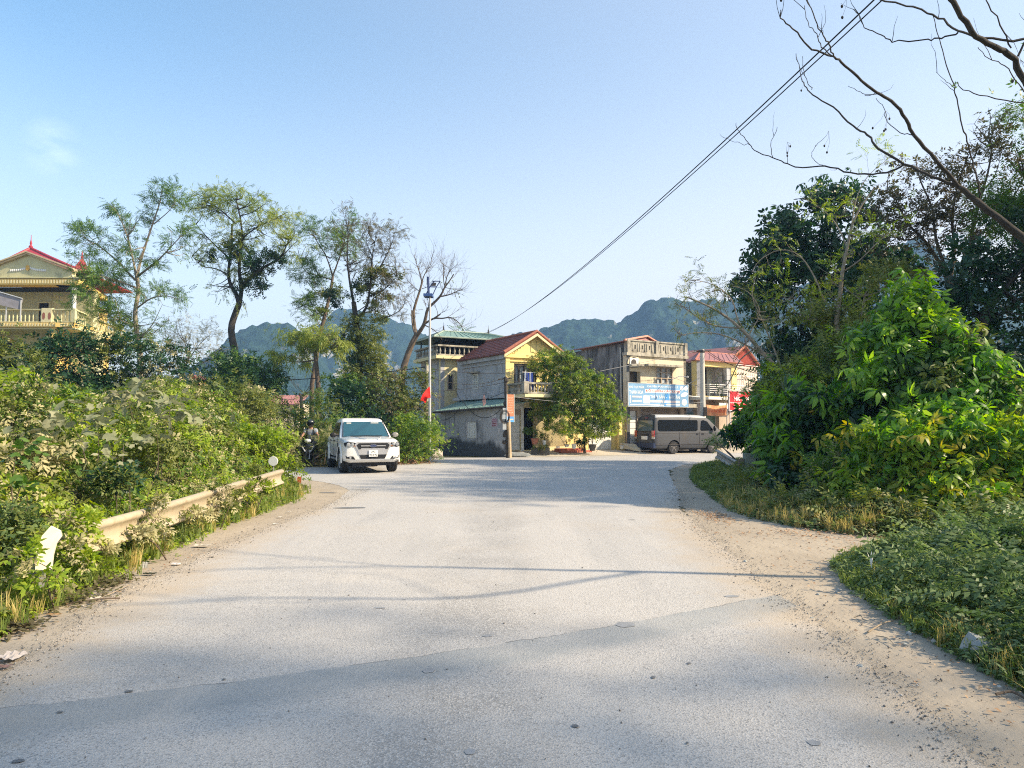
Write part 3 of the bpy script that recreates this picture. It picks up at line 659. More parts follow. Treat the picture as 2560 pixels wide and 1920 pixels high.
wn_ = window(Y, FA, (op_win[0]+.02, op_win[1]+.48, 3.32, op_win[3]-.02), M['brown_frame'], M['curtain'], .09, 4, 1, d=-.2, proud=-.05, name='balcony_door')
# gable ornament: stepped fret and niche
M['gable_line'] = mat('painted_fret', (.46, .44, .24), .8)
mb = MB()
for s in (-1, 1):
    for i in range(6):
        u = um+s*(.28+i*.17); z = ZP-.42-i*.135
        FA.box(mb, min(u, u+s*.17), max(u, u+s*.17), z, z+.025, .004, .02); FA.box(mb, u-.012, u+.012, z+.027, z+.135, .004, .02)
FA.box(mb, um-.2, um-.18, ZE+.12, ZP-.35, .004, .02); FA.box(mb, um+.12, um+.14, ZE+.12, ZP-.35, .004, .02); FA.box(mb, um-.178, um+.118, ZE+.1, ZE+.12, .004, .02)
mb.build('gable_fret', M['gable_line'], Y)
# roof
def V3(p, z): return Vector((p[0], p[1], z))
bl = back(FA, A0, 5.6); mid = FA.pt(um, 0); bm_ = back(FA, mid, 5.6); fr = FA.n*.32
eaveL0 = V3(Vector(SAb)-FA.u*.25, ZE-.02); eaveL1 = V3(Vector(A0)+fr-FA.u*.25, ZE-.02)
rid0 = V3((Vector(SAb)+FA.u*(um+.0))+Vector((0, 0)), ZP+.07); rid1 = V3(Vector(mid[:2])+fr, ZP+.07)
er0 = V3(Vector(A1)+fr+FA.u*.25, ZE-.02); er1 = V3(Vector(RB)+FA.u*.25, ZE-.02)
mb = MB(); slab_roof(mb, eaveL0, eaveL1, rid1, rid0, .07, 9, 'course', .03, .03)
rt = MB(); 
slab_roof(mb, er0, er1, rid0+Vector((.4, -.3, 0)), rid1, .07, 0)
mb.build('roof', M['redtile'], Y)
mb = MB()
mb.tube([eaveL1+Vector((0, 0, .05)), rid1+Vector((0, 0, .05)), er0+Vector((0, 0, .05))], .075, 6); mb.tube([rid0+Vector((0, 0, .04)), rid1+Vector((0, 0, .04))], .07, 6)
mb.build('roof_edge_tiles', M['orange_tile'], Y)
mb = MB()
for a, b in ((eaveL1, rid1), (rid1, er0)):
    d_ = Vector((FA.n.x, FA.n.y, 0))*-.05
    mb.hexa([a+d_*.2-Vector((0, 0, .22)), b+d_*.2-Vector((0, 0, .22)), b-d_-Vector((0, 0, .22)), a-d_-Vector((0, 0, .22)), a+d_*.2-Vector((0, 0, .08)), b+d_*.2-Vector((0, 0, .08)), b-d_-Vector((0, 0, .08)), a-d_-Vector((0, 0, .08))])
mb.build('barge_board', M['pale_yellow'], Y)
# balcony
mb = MB(); FA.box(mb, .05, FA.len+.2, 2.93, 3.09, .01, 2.0); mb.build('balcony_slab', M['pale_yellow'], Y)
balustrade(Y, FA, .12, FA.len+.1, 3.1, .56, 16, M['old_concrete'], 1.9, piers=(.12, 1.6))
WB = Wall(FA.pt(.12, 0, .1)[:2], FA.pt(.12, 0, 1.75)[:2]); balustrade(Y, WB, 0, WB.len, 3.1, .56, 11, M['old_concrete'], 0)
mb = MB(); mb.hexa([FA.pt(.1, 2.62, 0), FA.pt(1.1, 2.75, 0), FA.pt(1.1, 2.75, 1.1), FA.pt(.1, 2.62, 1.1), FA.pt(.1, 2.66, 0), FA.pt(1.1, 2.79, 0), FA.pt(1.1, 2.79, 1.1), FA.pt(.1, 2.66, 1.1)]); mb.build('porch_roof', M['greenroof'], Y)
# steps


M['red_step'] = mat('red_terrazzo', (.46, .14, .09), .5, var=.15)
mb = MB(); FA.box(mb, 2.6, 4.5, .12, .22, .25, 1.2); FA.box(mb, 2.75, 4.2, .222, .32, .25, .85); o = mb.build('front_steps', M['red_step'], Y)
# ---- laundry on the balcony
La = thing('laundry', 'blue and white laundry hanging on the balcony of the yellow house', 'laundry', FA.pt(1.2, 3.1, 1.7))
mb = MB()
u0 = FA.uat(1310, 940, 1.75); u1 = FA.uat(1333, 940, 1.75)
mb.tube([FA.pt(u0-.1, 4.16, 1.75), FA.pt(u1+.1, 4.16, 1.75)], .012, 5)
mb.build('clothes_rail', M['steel'], La)
for i, c in enumerate([(.55, .60, .68), (.08, .12, .42), (.10, .16, .55), (.65, .66, .7), (.07, .12, .45)]):
    a = u0+(u1-u0)*i/5; b = a+(u1-u0)/5*.85; mb = MB(); n = 6; vs = []; fs = []
    for j in range(7):
        for k in range(n+1):
            t = k/n; vs.append(FA.pt(a+(b-a)*t, 4.14-j/6*(.85+.15*(i % 2)), 1.75+.03*math.sin(t*9+i+j*.3)))
    for j in range(6):
        for k in range(n): q = j*(n+1)+k; fs.append((q, q+1, q+n+2, q+n+1))
    mb.add(vs, fs); mb.build('garment', mat('cloth', c, .9, var=.1), La, smooth=60)
# ---- B. grey lean-to -------------------------------------------------
B0 = plan(1102, 37.6); B1 = plan(1268, 34.9); FB = Wall(B0, B1)
B = thing('grey_outbuilding', 'low grey outbuilding with green sheet roof, black mildew and a white shuttered window', 'outbuilding', (B1[0], B1[1], 0))
def mildew():
    m, t, b = newmat('mildewed_grey'); n = t.nodes; l = t.links.new
    tc = n.new('ShaderNodeTexCoord')
    def ns(s, d=7, sc=(1, 1, 1), r=.6):
        mp = n.new('ShaderNodeMapping'); mp.inputs['Scale'].default_value = sc; l(tc.outputs['Object'], mp.inputs[0])
        q = n.new('ShaderNodeTexNoise'); q.inputs['Scale'].default_value = s; q.inputs['Detail'].default_value = d; q.inputs['Roughness'].default_value = r; l(mp.outputs[0], q.inputs['Vector']); return q.outputs[0]
    sp = n.new('ShaderNodeSeparateXYZ'); l(tc.outputs['Object'], sp.inputs[0])
    # splash band of mildew: its ragged upper edge follows noise
    ad = n.new('ShaderNodeMath'); ad.operation = 'MULTIPLY_ADD'; l(ns(.9, 7, (1, 1, .5)), ad.inputs[0]); ad.inputs[1].default_value = -3.2; l(sp.outputs[2], ad.inputs[2])
    r = n.new('ShaderNodeMapRange'); r.inputs[1].default_value = -1.05; r.inputs[2].default_value = -.72; r.inputs[3].default_value = .88; r.inputs[4].default_value = 0; l(ad.outputs[0], r.inputs[0])
    r2 = n.new('ShaderNodeMapRange'); r2.inputs[1].default_value = .54; r2.inputs[2].default_value = .68; r2.inputs[4].default_value = .8; l(ns(1.6, 8, (2.2, 2.2, .28)), r2.inputs[0])
    mxm = n.new('ShaderNodeMath'); mxm.operation = 'MAXIMUM'; l(r.outputs[0], mxm.inputs[0]); l(r2.outputs[0], mxm.inputs[1])
    c0 = n.new('ShaderNodeMix'); c0.data_type = 'RGBA'; c0.inputs[6].default_value = (.32, .335, .35, 1); c0.inputs[7].default_value = (.48, .485, .50, 1); l(ns(2.5, 8), c0.inputs[0])
    mx = n.new('ShaderNodeMix'); mx.data_type = 'RGBA'; mx.inputs[7].default_value = (.035, .042, .05, 1); l(mxm.outputs[0], mx.inputs[0]); l(c0.outputs[2], mx.inputs[6])
    l(mx.outputs[2], b.inputs['Base Color']); b.inputs['Roughness'].default_value = .95
    return m
M['mildew'] = mildew()
mb = MB(); wr = FB.rect(1167, 1054, 1191, 1096)
def ztop(u): return 2.28+(2.5-2.28)*u/FB.len
us = [0, wr[0], wr[1], FB.len]
for a, b, hole in ((0, wr[0], 0), (wr[0], wr[1], 1), (wr[1], FB.len, 0)):
    if hole:
        mb.add([FB.pt(a, 0), FB.pt(b, 0), FB.pt(b, wr[2]), FB.pt(a, wr[2])], [(0, 1, 2, 3)]); mb.add([FB.pt(a, wr[3]), FB.pt(b, wr[3]), FB.pt(b, ztop(b)), FB.pt(a, ztop(a))], [(0, 1, 2, 3)])
    else: mb.add([FB.pt(a, 0), FB.pt(b, 0), FB.pt(b, wr[2]), FB.pt(b, wr[3]), FB.pt(b, ztop(b)), FB.pt(a, ztop(a)), FB.pt(a, wr[3]), FB.pt(a, wr[2])], [(0, 1, 2, 3, 4, 5, 6, 7)])
WB2 = Wall(B1, A0); mb.add([WB2.pt(0, 0), WB2.pt(WB2.len, 0), WB2.pt(WB2.len, 2.85), WB2.pt(0, 2.5)], [(0, 1, 2, 3)])
B2 = plan(1075, 40.5); WB3 = Wall(B2, B0); mb.add([WB3.pt(0, 0), WB3.pt(WB3.len, 0), WB3.pt(WB3.len, 2.28), WB3.pt(0, 2.1)], [(0, 1, 2, 3)])
mb.build('wall', M['mildew'], B)
f = folding_door(B, FB, wr, M['white'], 4, -.06, False, 'window_shutter')
mb = MB(); FB.box(mb, wr[0]-.05, wr[0], wr[2]-.05, wr[3]+.05, -.05, .03); FB.box(mb, wr[1], wr[1]+.05, wr[2]-.05, wr[3]+.05, -.05, .03); mb.build('frame', M['grey_wall'], B)
mb = MB(); e0 = V3(FB.pt(-.25, 0, .3), 2.26); e1 = V3(FB.pt(FB.len+.05, 0, .3), 2.49); t1 = V3(A0, 2.92)+Vector((-.05, -.02, 0)); t0 = V3(SAb, 2.92)
slab_roof(mb, e0, e1, t1, t0, .05, 14, 'slope', .02, .03); mb.build('roof', M['greenroof'], B)
mb = MB(); mb.tube([e0+Vector((0, -.04, -.06)), e1+Vector((0, -.04, -.06))], .05, 6); mb.build('gutter', M['brown_frame'], B)
mb = MB(); WQ = Wall(plan(1068, 38.2), plan(1101, 38.4)); mb.add([WQ.pt(0, 0), WQ.pt(WQ.len, 0), WQ.pt(WQ.len, 2.0), WQ.pt(0, 2.0), WQ.pt(0, 0, -.2), WQ.pt(WQ.len, 0, -.2), WQ.pt(WQ.len, 2.0, -.2), WQ.pt(0, 2.0, -.2)], [(0, 1, 2, 3), (3, 2, 6, 7), (4, 7, 6, 5), (0, 3, 7, 4), (1, 5, 6, 2)])
o = mb.build('garden_wall', mat('pinkish_render', (.55, .45, .40), .9)); tag(o, 'short pinkish white wall between the lamp post and the grey outbuilding', 'wall')
# pasted notices
M['paper'] = mat('paper', (.62, .60, .60), .9); M['pinkpaper'] = mat('pink_print', (.50, .36, .42), .9, var=.3, scale=14)
for (x0, y0, x1, y1, k, lb) in ((1228, 1034, 1240, 1043, 'paper', 'small pale notice pasted highest on the grey outbuilding wall'), (1229, 1046, 1243, 1066, 'pinkpaper', 'pink printed notice pasted on the grey outbuilding wall'), (1246, 1047, 1252, 1058, 'paper', 'white notice next to the pink one on the outbuilding wall'), (1245, 1070, 1249, 1081, 'paper', 'small narrow notice pasted low near the pole on the outbuilding wall')):
    mb = MB(); FB.pbox(mb, x0, y0, x1, y1, .006, .012); o = mb.build('notice', M[k]); tag(o, lb, 'notice', 'notices pasted on the grey outbuilding')
    if k == 'pinkpaper':
        m2 = MB()
        u0, u1, z0, z1 = FB.rect(x0, y0, x1, y1)
        for i in range(4): FB.box(m2, u0+.04, u1-.04-.05*(i % 2), z1-.09-.09*i, z1-.06-.09*i, .013, .016)
        m2.build('print', mat('dark_print', (.25, .08, .12), .9), o, world=True)
# ---- C. tower house with green hip roof --------------------------------
C1 = plan(1101, 42.0); dv_ = FA.u; C2 = (C1[0]+FA.u.x*5.2, C1[1]+FA.u.y*5.2); C0 = (C1[0]-FA.u.y*0-3.6*FA.n.x*-1*0, 0)
C0 = plan(1052, 45.0); FC = Wall(C1, C2); SCW = Wall(C0, C1)
T = thing('tower_house', 'tall house with green hipped metal roof over a balustraded terrace and pale yellow front', 'house', (C1[0], C1[1], 0))
rw_ = FC.rect(1118, 935, 1133, 976)
mb = MB(); FC.holed(mb, 0, FC.len, 0, 5.4, .25, [rw_]); mb.build('front_wall', M['pale_yellow'], T)
mb = MB(); SCW.holed(mb, 0, SCW.len, 0, 5.4, .25, []); mb.build('side_wall', M['grey_wall'], T)
wf = window(T, FC, rw_, M['tan'], M['dark'], .06, 1, 1, d=-.1, proud=.03)
mb = MB()
for i in range(8):
    z = rw_[2]+.08+i*(rw_[3]-rw_[2]-.16)/8; FC.box(mb, rw_[0]+.07, rw_[1]-.07, z, z+.05, -.09, -.05)
mb.build('louvre', M['brown_frame'], wf)
mb = MB(); C3 = back(FC, C2, 3.2); 
fl = [Vector(SCW.pt(-.2, 0, .45)[:2]), Vector(C1)+FC.n*.45+SCW.n*.45, Vector(FC.pt(5.6, 0, .45)[:2]), Vector(C3)+FC.u*.3, Vector(C0)-FC.n*.3]
mb.add([(*p, 5.4) for p in fl]+[(*p, 5.58) for p in fl], [(0, 1, 2, 3, 4), (9, 8, 7, 6, 5)]+[(i, i+5, (i+1) % 5+5, (i+1) % 5) for i in range(5)])
mb.build('terrace_slab', M['pale_yellow'], T)
for k, (a, b, n) in enumerate(((fl[0], fl[1], 14), (fl[1], fl[2], 19))):
    wl = Wall(a, b); balustrade(T, wl, .15, wl.len-.15, 5.59, .62, n, M['old_concrete'], -.15)
for p in ((*(Vector(C1)-FC.n*.0), 0), (*C2, 0), (*C0, 0), (*C3, 0)): MB().tube([(p[0], p[1], 5.58), (p[0], p[1], 6.75)], .045, 6).build('roof_post', M['brown_frame'], T)
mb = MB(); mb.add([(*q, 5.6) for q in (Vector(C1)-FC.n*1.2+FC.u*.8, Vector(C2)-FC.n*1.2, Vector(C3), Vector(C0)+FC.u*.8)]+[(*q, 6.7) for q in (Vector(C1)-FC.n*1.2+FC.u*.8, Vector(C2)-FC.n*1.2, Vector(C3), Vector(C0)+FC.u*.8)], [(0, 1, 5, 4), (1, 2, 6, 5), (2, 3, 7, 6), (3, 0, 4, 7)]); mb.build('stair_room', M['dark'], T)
E = [P(1039, 864, 45.3), P(1103, 853, 41.2), None, None]
zE = 6.62
E0 = Vector((*(Vector(C0)+SCW.n*.7-FC.n*.3), zE)); E1 = Vector((*(Vector(C1)+FC.n*.7+SCW.n*.7), zE)); E2 = Vector((*(Vector(C2)+FC.n*.7+FC.u*.6), zE)); E3 = Vector((*(Vector(C3)+FC.u*.6-FC.n*.4), zE))
cen = (E0+E3)/2*.5+(E1+E2)/2*.5
R0 = P(1109, 828, 43.3); R1 = R0+Vector((FC.u.x, FC.u.y, 0))*3.0; R1.z = R0.z
mb = MB(); slab_roof(mb, E1, E2, R1, R0, .04, 15, 'slope', .03, .025)
slab_roof(mb, E0, E1, R0+Vector((0, 0, -.001)), R0, .04, 0); slab_roof(mb, E2, E3, R1+Vector((0, .002, 0)), R1, .04, 0); slab_roof(mb, E3, E0, R0, R1, .04, 0)
mb.build('roof', M['greenroof'], T)
mb = MB()
for a, b in ((E1, R0), (E0, R0), (R0, R1), (R1, E2)): mb.tube([a+Vector((0, 0, .02)), b+Vector((0, 0, .03))], .05, 5)
mb.tube([E0, E1, E2], .045, 5)
mb.build('ridge_cap', mat('pale_green_cap', (.30, .36, .30), .6), T)
for q in (R0, R1): MB().lathe([(.06, 0), (.07, .06), (.03, .1), (.05, .16), (.012, .3), (.008, .5)], 8, (q.x, q.y, q.z+.03)).build('finial', M['brown_frame'], T, smooth=40)
# rainwater tank hopper between the houses
mb = MB(); wl = Wall(plan(1143, 41.2), plan(1160, 41.0)); wl.box(mb, 0, wl.len, 0, 5.2, -.5, 0); mb.build('link_wall', M['grey_wall'], T)
# ---- D. middle house ---------------------------------------------------
D0 = plan(1567, 40.0); D1 = plan(1716, 42.4); FD = Wall(D0, D1); DBk = plan(1405, 46.6); SDW = Wall(DBk, D0)
H = thing('shop_house', 'two-storey beige shop house with blackened side wall, slotted parapet and a blue billboard', 'house', (D0[0], D0[1], .3))
zc = FD.uz(1600, 886)[1]; zp = FD.uz(1640, 857)[1]
mb = MB()
aw = FD.rect(1572, 888, 1601, 958); ww = FD.rect(1640, 917, 1682, 962); gd = FD.rect(1557+18, 1022, 1610, 1118)
FD.holed(mb, 0, FD.len, 2.75, zc, .3, [(aw[0], aw[1], 3.3, 4.55), (aw[0], aw[1]-.15, 4.75, aw[3]-.05), (ww[0], ww[1], 3.25, ww[3])])
mb.build('front_wall', M['cream'], H)
mb = MB()
FD.box(mb, -.08, FD.len+.1, zc-.1, zc+.07, -.25, .14)
sl_ = []
for x in (1588, 1606, 1624, 1659, 1677, 1695):
    u = FD.uat(x, 870); sl_.append((u-.055, u+.055, zc+.3, zc+.52))
FD.holed(mb, 0, FD.len, zc+.07, zp, .18, sl_)
FD.box(mb, -.05, FD.len+.06, zp, zp+.08, -.22, .06)
for x in (1570, 1641, 1713):
    u = FD.uat(x, 870); FD.box(mb, u-.1, u+.1, zc+.072, zp+.1, .003, .09)
for a, b, c, d in sl_: FD.box(mb, a-.17, a-.1, c-.12, d+.1, .003, .035); FD.box(mb, b+.1, b+.17, c-.12, d+.1, .003, .035)
mb.build('parapet', M['old_concrete'], H)
mb = MB()
for a, b, c, d in sl_: FD.box(mb, a-.02, b+.02, c-.02, d+.02, -.5, -.35)
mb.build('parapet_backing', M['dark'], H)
# arch above air conditioner
mb = MB(); uc = (aw[0]+aw[1]-.15)/2; ra = (aw[1]-.15-aw[0])/2+.04; zt = 4.95
for i in range(12):
    a0 = math.pi*i/12; a1 = math.pi*(i+1)/12; p = []
    for r_ in (ra, ra+.1):
        for a_ in (a0, a1): p.append((uc+r_*math.cos(a_), zt+r_*math.sin(a_)))
    q = [FD.pt(x, z, .003) for x, z in (p[0], p[1], p[3], p[2])]+[FD.pt(x, z, .07) for x, z in (p[0], p[1], p[3], p[2])]
    mb.hexa([q[0], q[1], q[2], q[3], q[4], q[5], q[6], q[7]])
mb.build('arch_moulding', M['cream'], H)
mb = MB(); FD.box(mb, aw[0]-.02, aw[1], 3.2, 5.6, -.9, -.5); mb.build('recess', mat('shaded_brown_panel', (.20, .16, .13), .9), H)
ac = MB(); uA = FD.uat(1582, 903); FD.box(ac, uA-.28, uA+.34, 4.78, 5.28, -.4, .1)
ao = ac.build('air_conditioner', M['white']); tag(ao, 'white air conditioner unit in the arched niche of the shop house', 'air conditioner')
c = FD.pt(uA-.02, 5.03, .105); mb = MB(); wl = FD
ring = []
for r_, m_ in ((.19, .012), (.13, .016), (.07, .02)):
    vs = [FD.pt(uA-.02+r_*math.cos(k*math.pi/10), 5.03+r_*math.sin(k*math.pi/10), .1+m_) for k in range(20)]; mb.add(vs, [tuple(range(20))])
mb.build('fan_grille', M['brown_frame'], ao)
window(H, FD, (ww[0], ww[1], 3.26, ww[3]-.01), M['tan'], M['curtain'], .07, 3, 5, d=-.12, proud=.02)
mb = MB(); h0 = FD.rect(1603, 908, 1691, 917); FD.box(mb, h0[0], h0[1], h0[2]-.02, h0[2]+.09, .004, .6); FD.box(mb, aw[0]-.1, h0[0]-.01, h0[2]-.05, h0[2]+.05, .004, .35); mb.build('concrete_awning', M['old_concrete'], H)
# side
mb = MB(); zs0 = SDW.uz(1560, 856)[1]-.05; zs1 = zs0-.15
p = SDW.pt
mb.add([p(0, 0), p(SDW.len, 0), p(SDW.len, zs0), p(0, zs0), p(0, 0, -.2), p(SDW.len, 0, -.2), p(SDW.len, zs0, -.2), p(0, zs0, -.2)], [(0, 1, 2, 3), (0, 3, 7, 4), (3, 2, 6, 7), (1, 5, 6, 2), (4, 7, 6, 5)])
WDr = Wall(D1, back(FD, D1, 7)); WDr.holed(mb, 0, WDr.len, 0, zc, .2, [])
mb.build('side_wall', M['black_wall'], H)
mb = MB(); dp = [SDW.pt(SDW.len-.5, zs0-.2, .06), SDW.pt(SDW.len-.45, 3.1, .06), SDW.pt(SDW.len-.42, 2.95, .06), SDW.pt(SDW.len-1.1, 2.75, .06), SDW.pt(SDW.len-1.12, .4, .06)]
mb.tube(dp, .045, 6); mb.build('drainpipe', M['concrete_pole'], H)
# roof (metal sheet behind the parapet)
mb = MB(); rL0 = Vector(SDW.pt(-.3, zs0+.12, .25)); rL1 = Vector(SDW.pt(SDW.len+.05, zs0+.12, .25))
pk1 = P(1618, 842, 42.0); pk0 = pk1+(rL0-rL1); rr1 = P(1648, 858, 42.6); rr0 = rr1+(rL0-rL1)
slab_roof(mb, rL0, rL1, pk1, pk0, .05, 0); slab_roof(mb, rr1, rr0, pk0, pk1+Vector((.01, 0, 0)), .05, 0)
mb.add([rL1+Vector((.1, .1, -.1)), rr1+Vector((0, .1, -.1)), pk1+Vector((0, .1, -.05))], [(0, 1, 2)])
mb.build('roof', M['pinkroof'], H)
mb = MB(); mb.tube([rL1+Vector((.1, 0, .03)), pk1+Vector((0, -.05, .04)), rr1], .06, 5); mb.build('roof_edge', mat('salmon_trim', (.62, .30, .22), .7), H)
# ground floor
mb = MB()
od = FD.rect(1572, 1030, 1583, 1118)
FD.holed(mb, 0, FD.len, .3, 2.75, .3, [(.15, .75, .35, 2.35), (1.0, FD.len-.5, .35, 2.45)]); mb.build('ground_floor_wall', M['tan'], H)
f = folding_door(H, FD, (.17, .73, .36, 2.33), M['white'], 6, -.1, name='panelled_door')
mb = MB(); FD.box(mb, 1.0, FD.len-.5, .35, 2.45, -.35, -.2)
for i in range(9): FD.box(mb, 1.0, FD.len-.5, .4+i*.22, .55+i*.22, -.198, -.17)
mb.build('roller_shutter', mat('brown_shutter', (.34, .28, .23), .7), H)
mb = MB(); FD.box(mb, .02, FD.len+.35, 2.55, 2.76, .003, .55); mb.build('sign_beam', M['old_concrete'], H)
# billboard
BW = Wall(FD.pt(FD.uat(1571, 990, .66), 0, .66)[:2], FD.pt(FD.uat(1721, 990, .66), 0, .66)[:2])
M['bb'] = mat('faded_blue_vinyl', (.19, .36, .56), .45, var=.16, scale=1.2); M['bbw'] = mat('white_vinyl', (.78, .80, .80), .5, var=.04); M['bbr'] = mat('red_vinyl', (.62, .07, .04), .5, var=.1); M['bbd'] = mat('deep_blue_vinyl', (.07, .28, .60), .5, var=.1); M['bbp'] = mat('pinkish_vinyl', (.75, .62, .60), .5)
BB = thing('billboard', 'wide faded blue billboard with red lettering on the front of the beige shop house', 'billboard', (BW.A.x, BW.A.y, 2.8))
bz1 = BW.uz(1640, 960)[1]; bz0 = BW.uz(1640, 1016)[1]; Lb = BW.len; Hb = bz1-bz0
mb = MB(); BW.box(mb, 0, Lb, bz0, bz1, -.06, 0); mb.build('panel', M['bb'], BB)
mb = MB()
for a, b, c, d in ((0, Lb, bz0-.03, bz0), (0, Lb, bz1, bz1+.03), (-.03, 0, bz0-.03, bz1+.03), (Lb, Lb+.03, bz0-.03, bz1+.03)): BW.box(mb, a, b, c, d, -.07, .012)
for u in (.2, Lb*.5, Lb-.2): mb.tube([BW.pt(u, bz1, -.04), BW.pt(u, bz1-.3, -.62)], .02, 5)
mb.build('frame', M['steel'], BB)
def T_(s, x0, x1, y0, y1, m, d=.004, **k):
    mb = MB(); text_mb(mb, s, BW, x0*Lb, x1*Lb, bz0+(1-y1)*Hb, bz0+(1-y0)*Hb, d, **k); return mb.build('lettering', m, BB)
def rect_(x0, x1, y0, y1, m, d=.003, nm='printed_panel'):
    mb = MB(); BW.box(mb, x0*Lb, x1*Lb, bz0+(1-y1)*Hb, bz0+(1-y0)*Hb, .0005, d); return mb.build(nm, m, BB)
rect_(.60, .66, .42, .72, M['bbd']); rect_(.585, .625, .72, .97, M['bbd'], .0028)
T_('KHO THỰC PHẨM', .015, .245, .06, .24, M['bbw'], bold=.012); T_('THANH HOA', .015, .235, .31, .47, M['bbw'], bold=.012)
T_('CHUYÊN PHÂN PHỐI SỈ - LẺ', .30, .82, .03, .155, M['bbw'], bold=.012); 
rect_(.265, .855, .25, .395, M['bbw']); T_('ĐỒ CHIÊN CÁC LOẠI', .275, .85, .215, .385, M['bbr'], .006, bold=.02)
T_('THỦY SẢN  -  HẢI SẢN', .35, .845, .47, .64, M['bbw'], .006, bold=.015)
rect_(.35, .56, .73, .82, M['bbp']); rect_(.575, .845, .73, .83, M['bbp'], .0035); rect_(.24, .345, .53, .87, M['bbw'])
rect_(.06, .215, .55, .62, M['bbp']); rect_(.06, .215, .75, .82, M['bbp']); rect_(.03, .57, .91, .96, M['bbw']); rect_(.61, .845, .88, .94, M['bbw'])
rect_(.02, .04, .54, .85, M['bbw'], .0036)
mb = MB()
for cx, cy, rx, ry, rot in ((.885, .15, .032, .1, 0), (.955, .15, .03, .1, 0), (.925, .44, .06, .1, .25), (.925, .79, .045, .15, 0)):
    vs = []
    for k in range(20):
        a = k*math.pi/10; x = rx*math.cos(a); y = ry*math.sin(a); vs.append(BW.pt((cx+x)*Lb, bz0+(1-cy+y+x*rot*3)*Hb, .007))
    mb.add(vs, [tuple(range(20))])
mb.build('round_picture', M['bbw'], BB)
mb = MB(); a = BW.pt(Lb*.96, bz1, -.02); b = BW.pt(Lb+.1, bz1+.42, .9); mb.tube([a, b], .018, 5); mb.lathe([(.02, -.06), (.07, -.04), (.07, .03), (.03, .05)], 8, b); 
a = BW.pt(Lb*.55, bz1, -.02); b = BW.pt(Lb*.64, bz1+.4, .9); c_ = BW.pt(Lb*.72, bz1+.38, 1.2); mb.tube([a, b, c_], .018, 5); mb.lathe([(.02, -.06), (.06, -.04), (.06, .03), (.03, .05)], 8, c_)
mb.build('lamp_arm', M['steel'], BB)
# ---- E. house with red tiled roof right ---------------------------------
E0_ = plan(1743, 43.0); E1_ = plan(1843, 45.2); FE_ = Wall(E0_, E1_); EB = plan(1714, 45.4); SE_ = Wall(EB, E0_)
K = thing('yellow_trim_house', 'house with faded red roof, yellow painted frame and metal balcony, behind the concrete pole', 'house', (E0_[0], E0_[1], .3))
kz = FE_.uz(1790, 905)[1]
ko = FE_.rect(1750, 917, 1838, 988)
mb = MB(); FE_.holed(mb, 0, FE_.len, 3.2, kz, .4, [(ko[0], ko[1]-.35, 3.3, ko[3])]); mb.build('front_wall', M['yellow'], K)
mb = MB(); SE_.holed(mb, 0, SE_.len, 0, kz, .2, []); mb.build('side_wall', M['grey_wall'], K)
mb = MB(); FE_.box(mb, 0, FE_.len, 3.2, kz, -1.4, -1.2); mb.build('rear_wall', mat('greenish_plaster', (.46, .48, .40), .9), K)
mb = MB(); FE_.box(mb, ko[0], ko[1]-.35, 3.2, 3.3, -1.2, 0); FE_.box(mb, ko[1]-.75, ko[1]-.34, 3.31, ko[3], -1.2, -.05); mb.build('loggia_floor', M['grey_wall'], K)
window(K, Wall(FE_.pt(1.25, 0, -1.1)[:2], FE_.pt(2.2, 0, -1.1)[:2]), (0, .95, 3.32, 5.1), M['brown_frame'], mat('blue_pane', (.10, .16, .22), .3), .06, 2, 1, d=-.06, proud=.03, name='balcony_door')
mb = MB(); FE_.box(mb, -.3, FE_.len, 3.04, 3.2, -.3, 1.1); mb.build('balcony_slab', M['white'], K)
mb = MB()
def rail(mb, wl, u0, u1, z0, z1, d, npost, nh=5):
    for i in range(npost+1): u = u0+(u1-u0)*i/npost; mb.tube([wl.pt(u, z0, d), wl.pt(u, z1, d)], .02, 5)
    for j in range(nh): z = z1-(z1-z0)*j/nh*.85; mb.tube([wl.pt(u0, z, d), wl.pt(u1, z, d)], .014 if j else .025, 5)
rail(mb, FE_, -.1, FE_.len-.3, 3.2, 3.92, 1.0, 4)
WK = Wall(FE_.pt(-.1, 0, 0)[:2], FE_.pt(-.1, 0, 1.0)[:2]); rail(mb, WK, 0, WK.len, 3.2, 3.92, 0, 1)
mb.build('balcony_railing', M['steel'], K)
# clothes drying inside
mb = MB()
for i in range(6): FE_.box(mb, .45+i*.17, .58+i*.17, 3.75-.1*(i % 2), 4.5, -.75, -.73)
o = mb.build('drying_clothes', mat('pale_cloth', (.52, .56, .6), .9, var=.3, scale=4)); tag(o, 'pale clothes drying in the balcony of the yellow-trimmed house', 'laundry')
zr = kz+.02; ex = .35
k0 = Vector((*(Vector(EB)-SE_.u*.3+SE_.n*ex), zr)); k1 = Vector((*(Vector(E0_)+FE_.n*ex+SE_.n*ex), zr)); k2 = Vector((*(Vector(E1_)+FE_.n*ex+FE_.u*.2), zr)); 
q0 = P(1716, 882, 46.5); q1 = P(1752, 879, 46.2); q2 = q1+Vector((FE_.u.x, FE_.u.y, 0))*3.4; q2.z = q1.z
mb = MB(); slab_roof(mb, k0, k1, q1, q0, .05, 0); slab_roof(mb, k1, k2, q2, q1+Vector((.002, 0, 0)), .05, 9, 'slope', .02, .02); mb.build('roof', M['pinkroof'], K)
mb = MB(); mb.tube([k1, q1], .06, 5); mb.tube([q0, q1, q2], .05, 5); mb.tube([k0, k1, k2], .03, 5); mb.build('ridge_cap', M['orange_tile'], K)
mb = MB(); FE_.holed(mb, 0, FE_.len, .3, 3.04, .3, [(.3, 2.0, .35, 2.3)]); mb.build('ground_floor_wall', M['tan'], K)
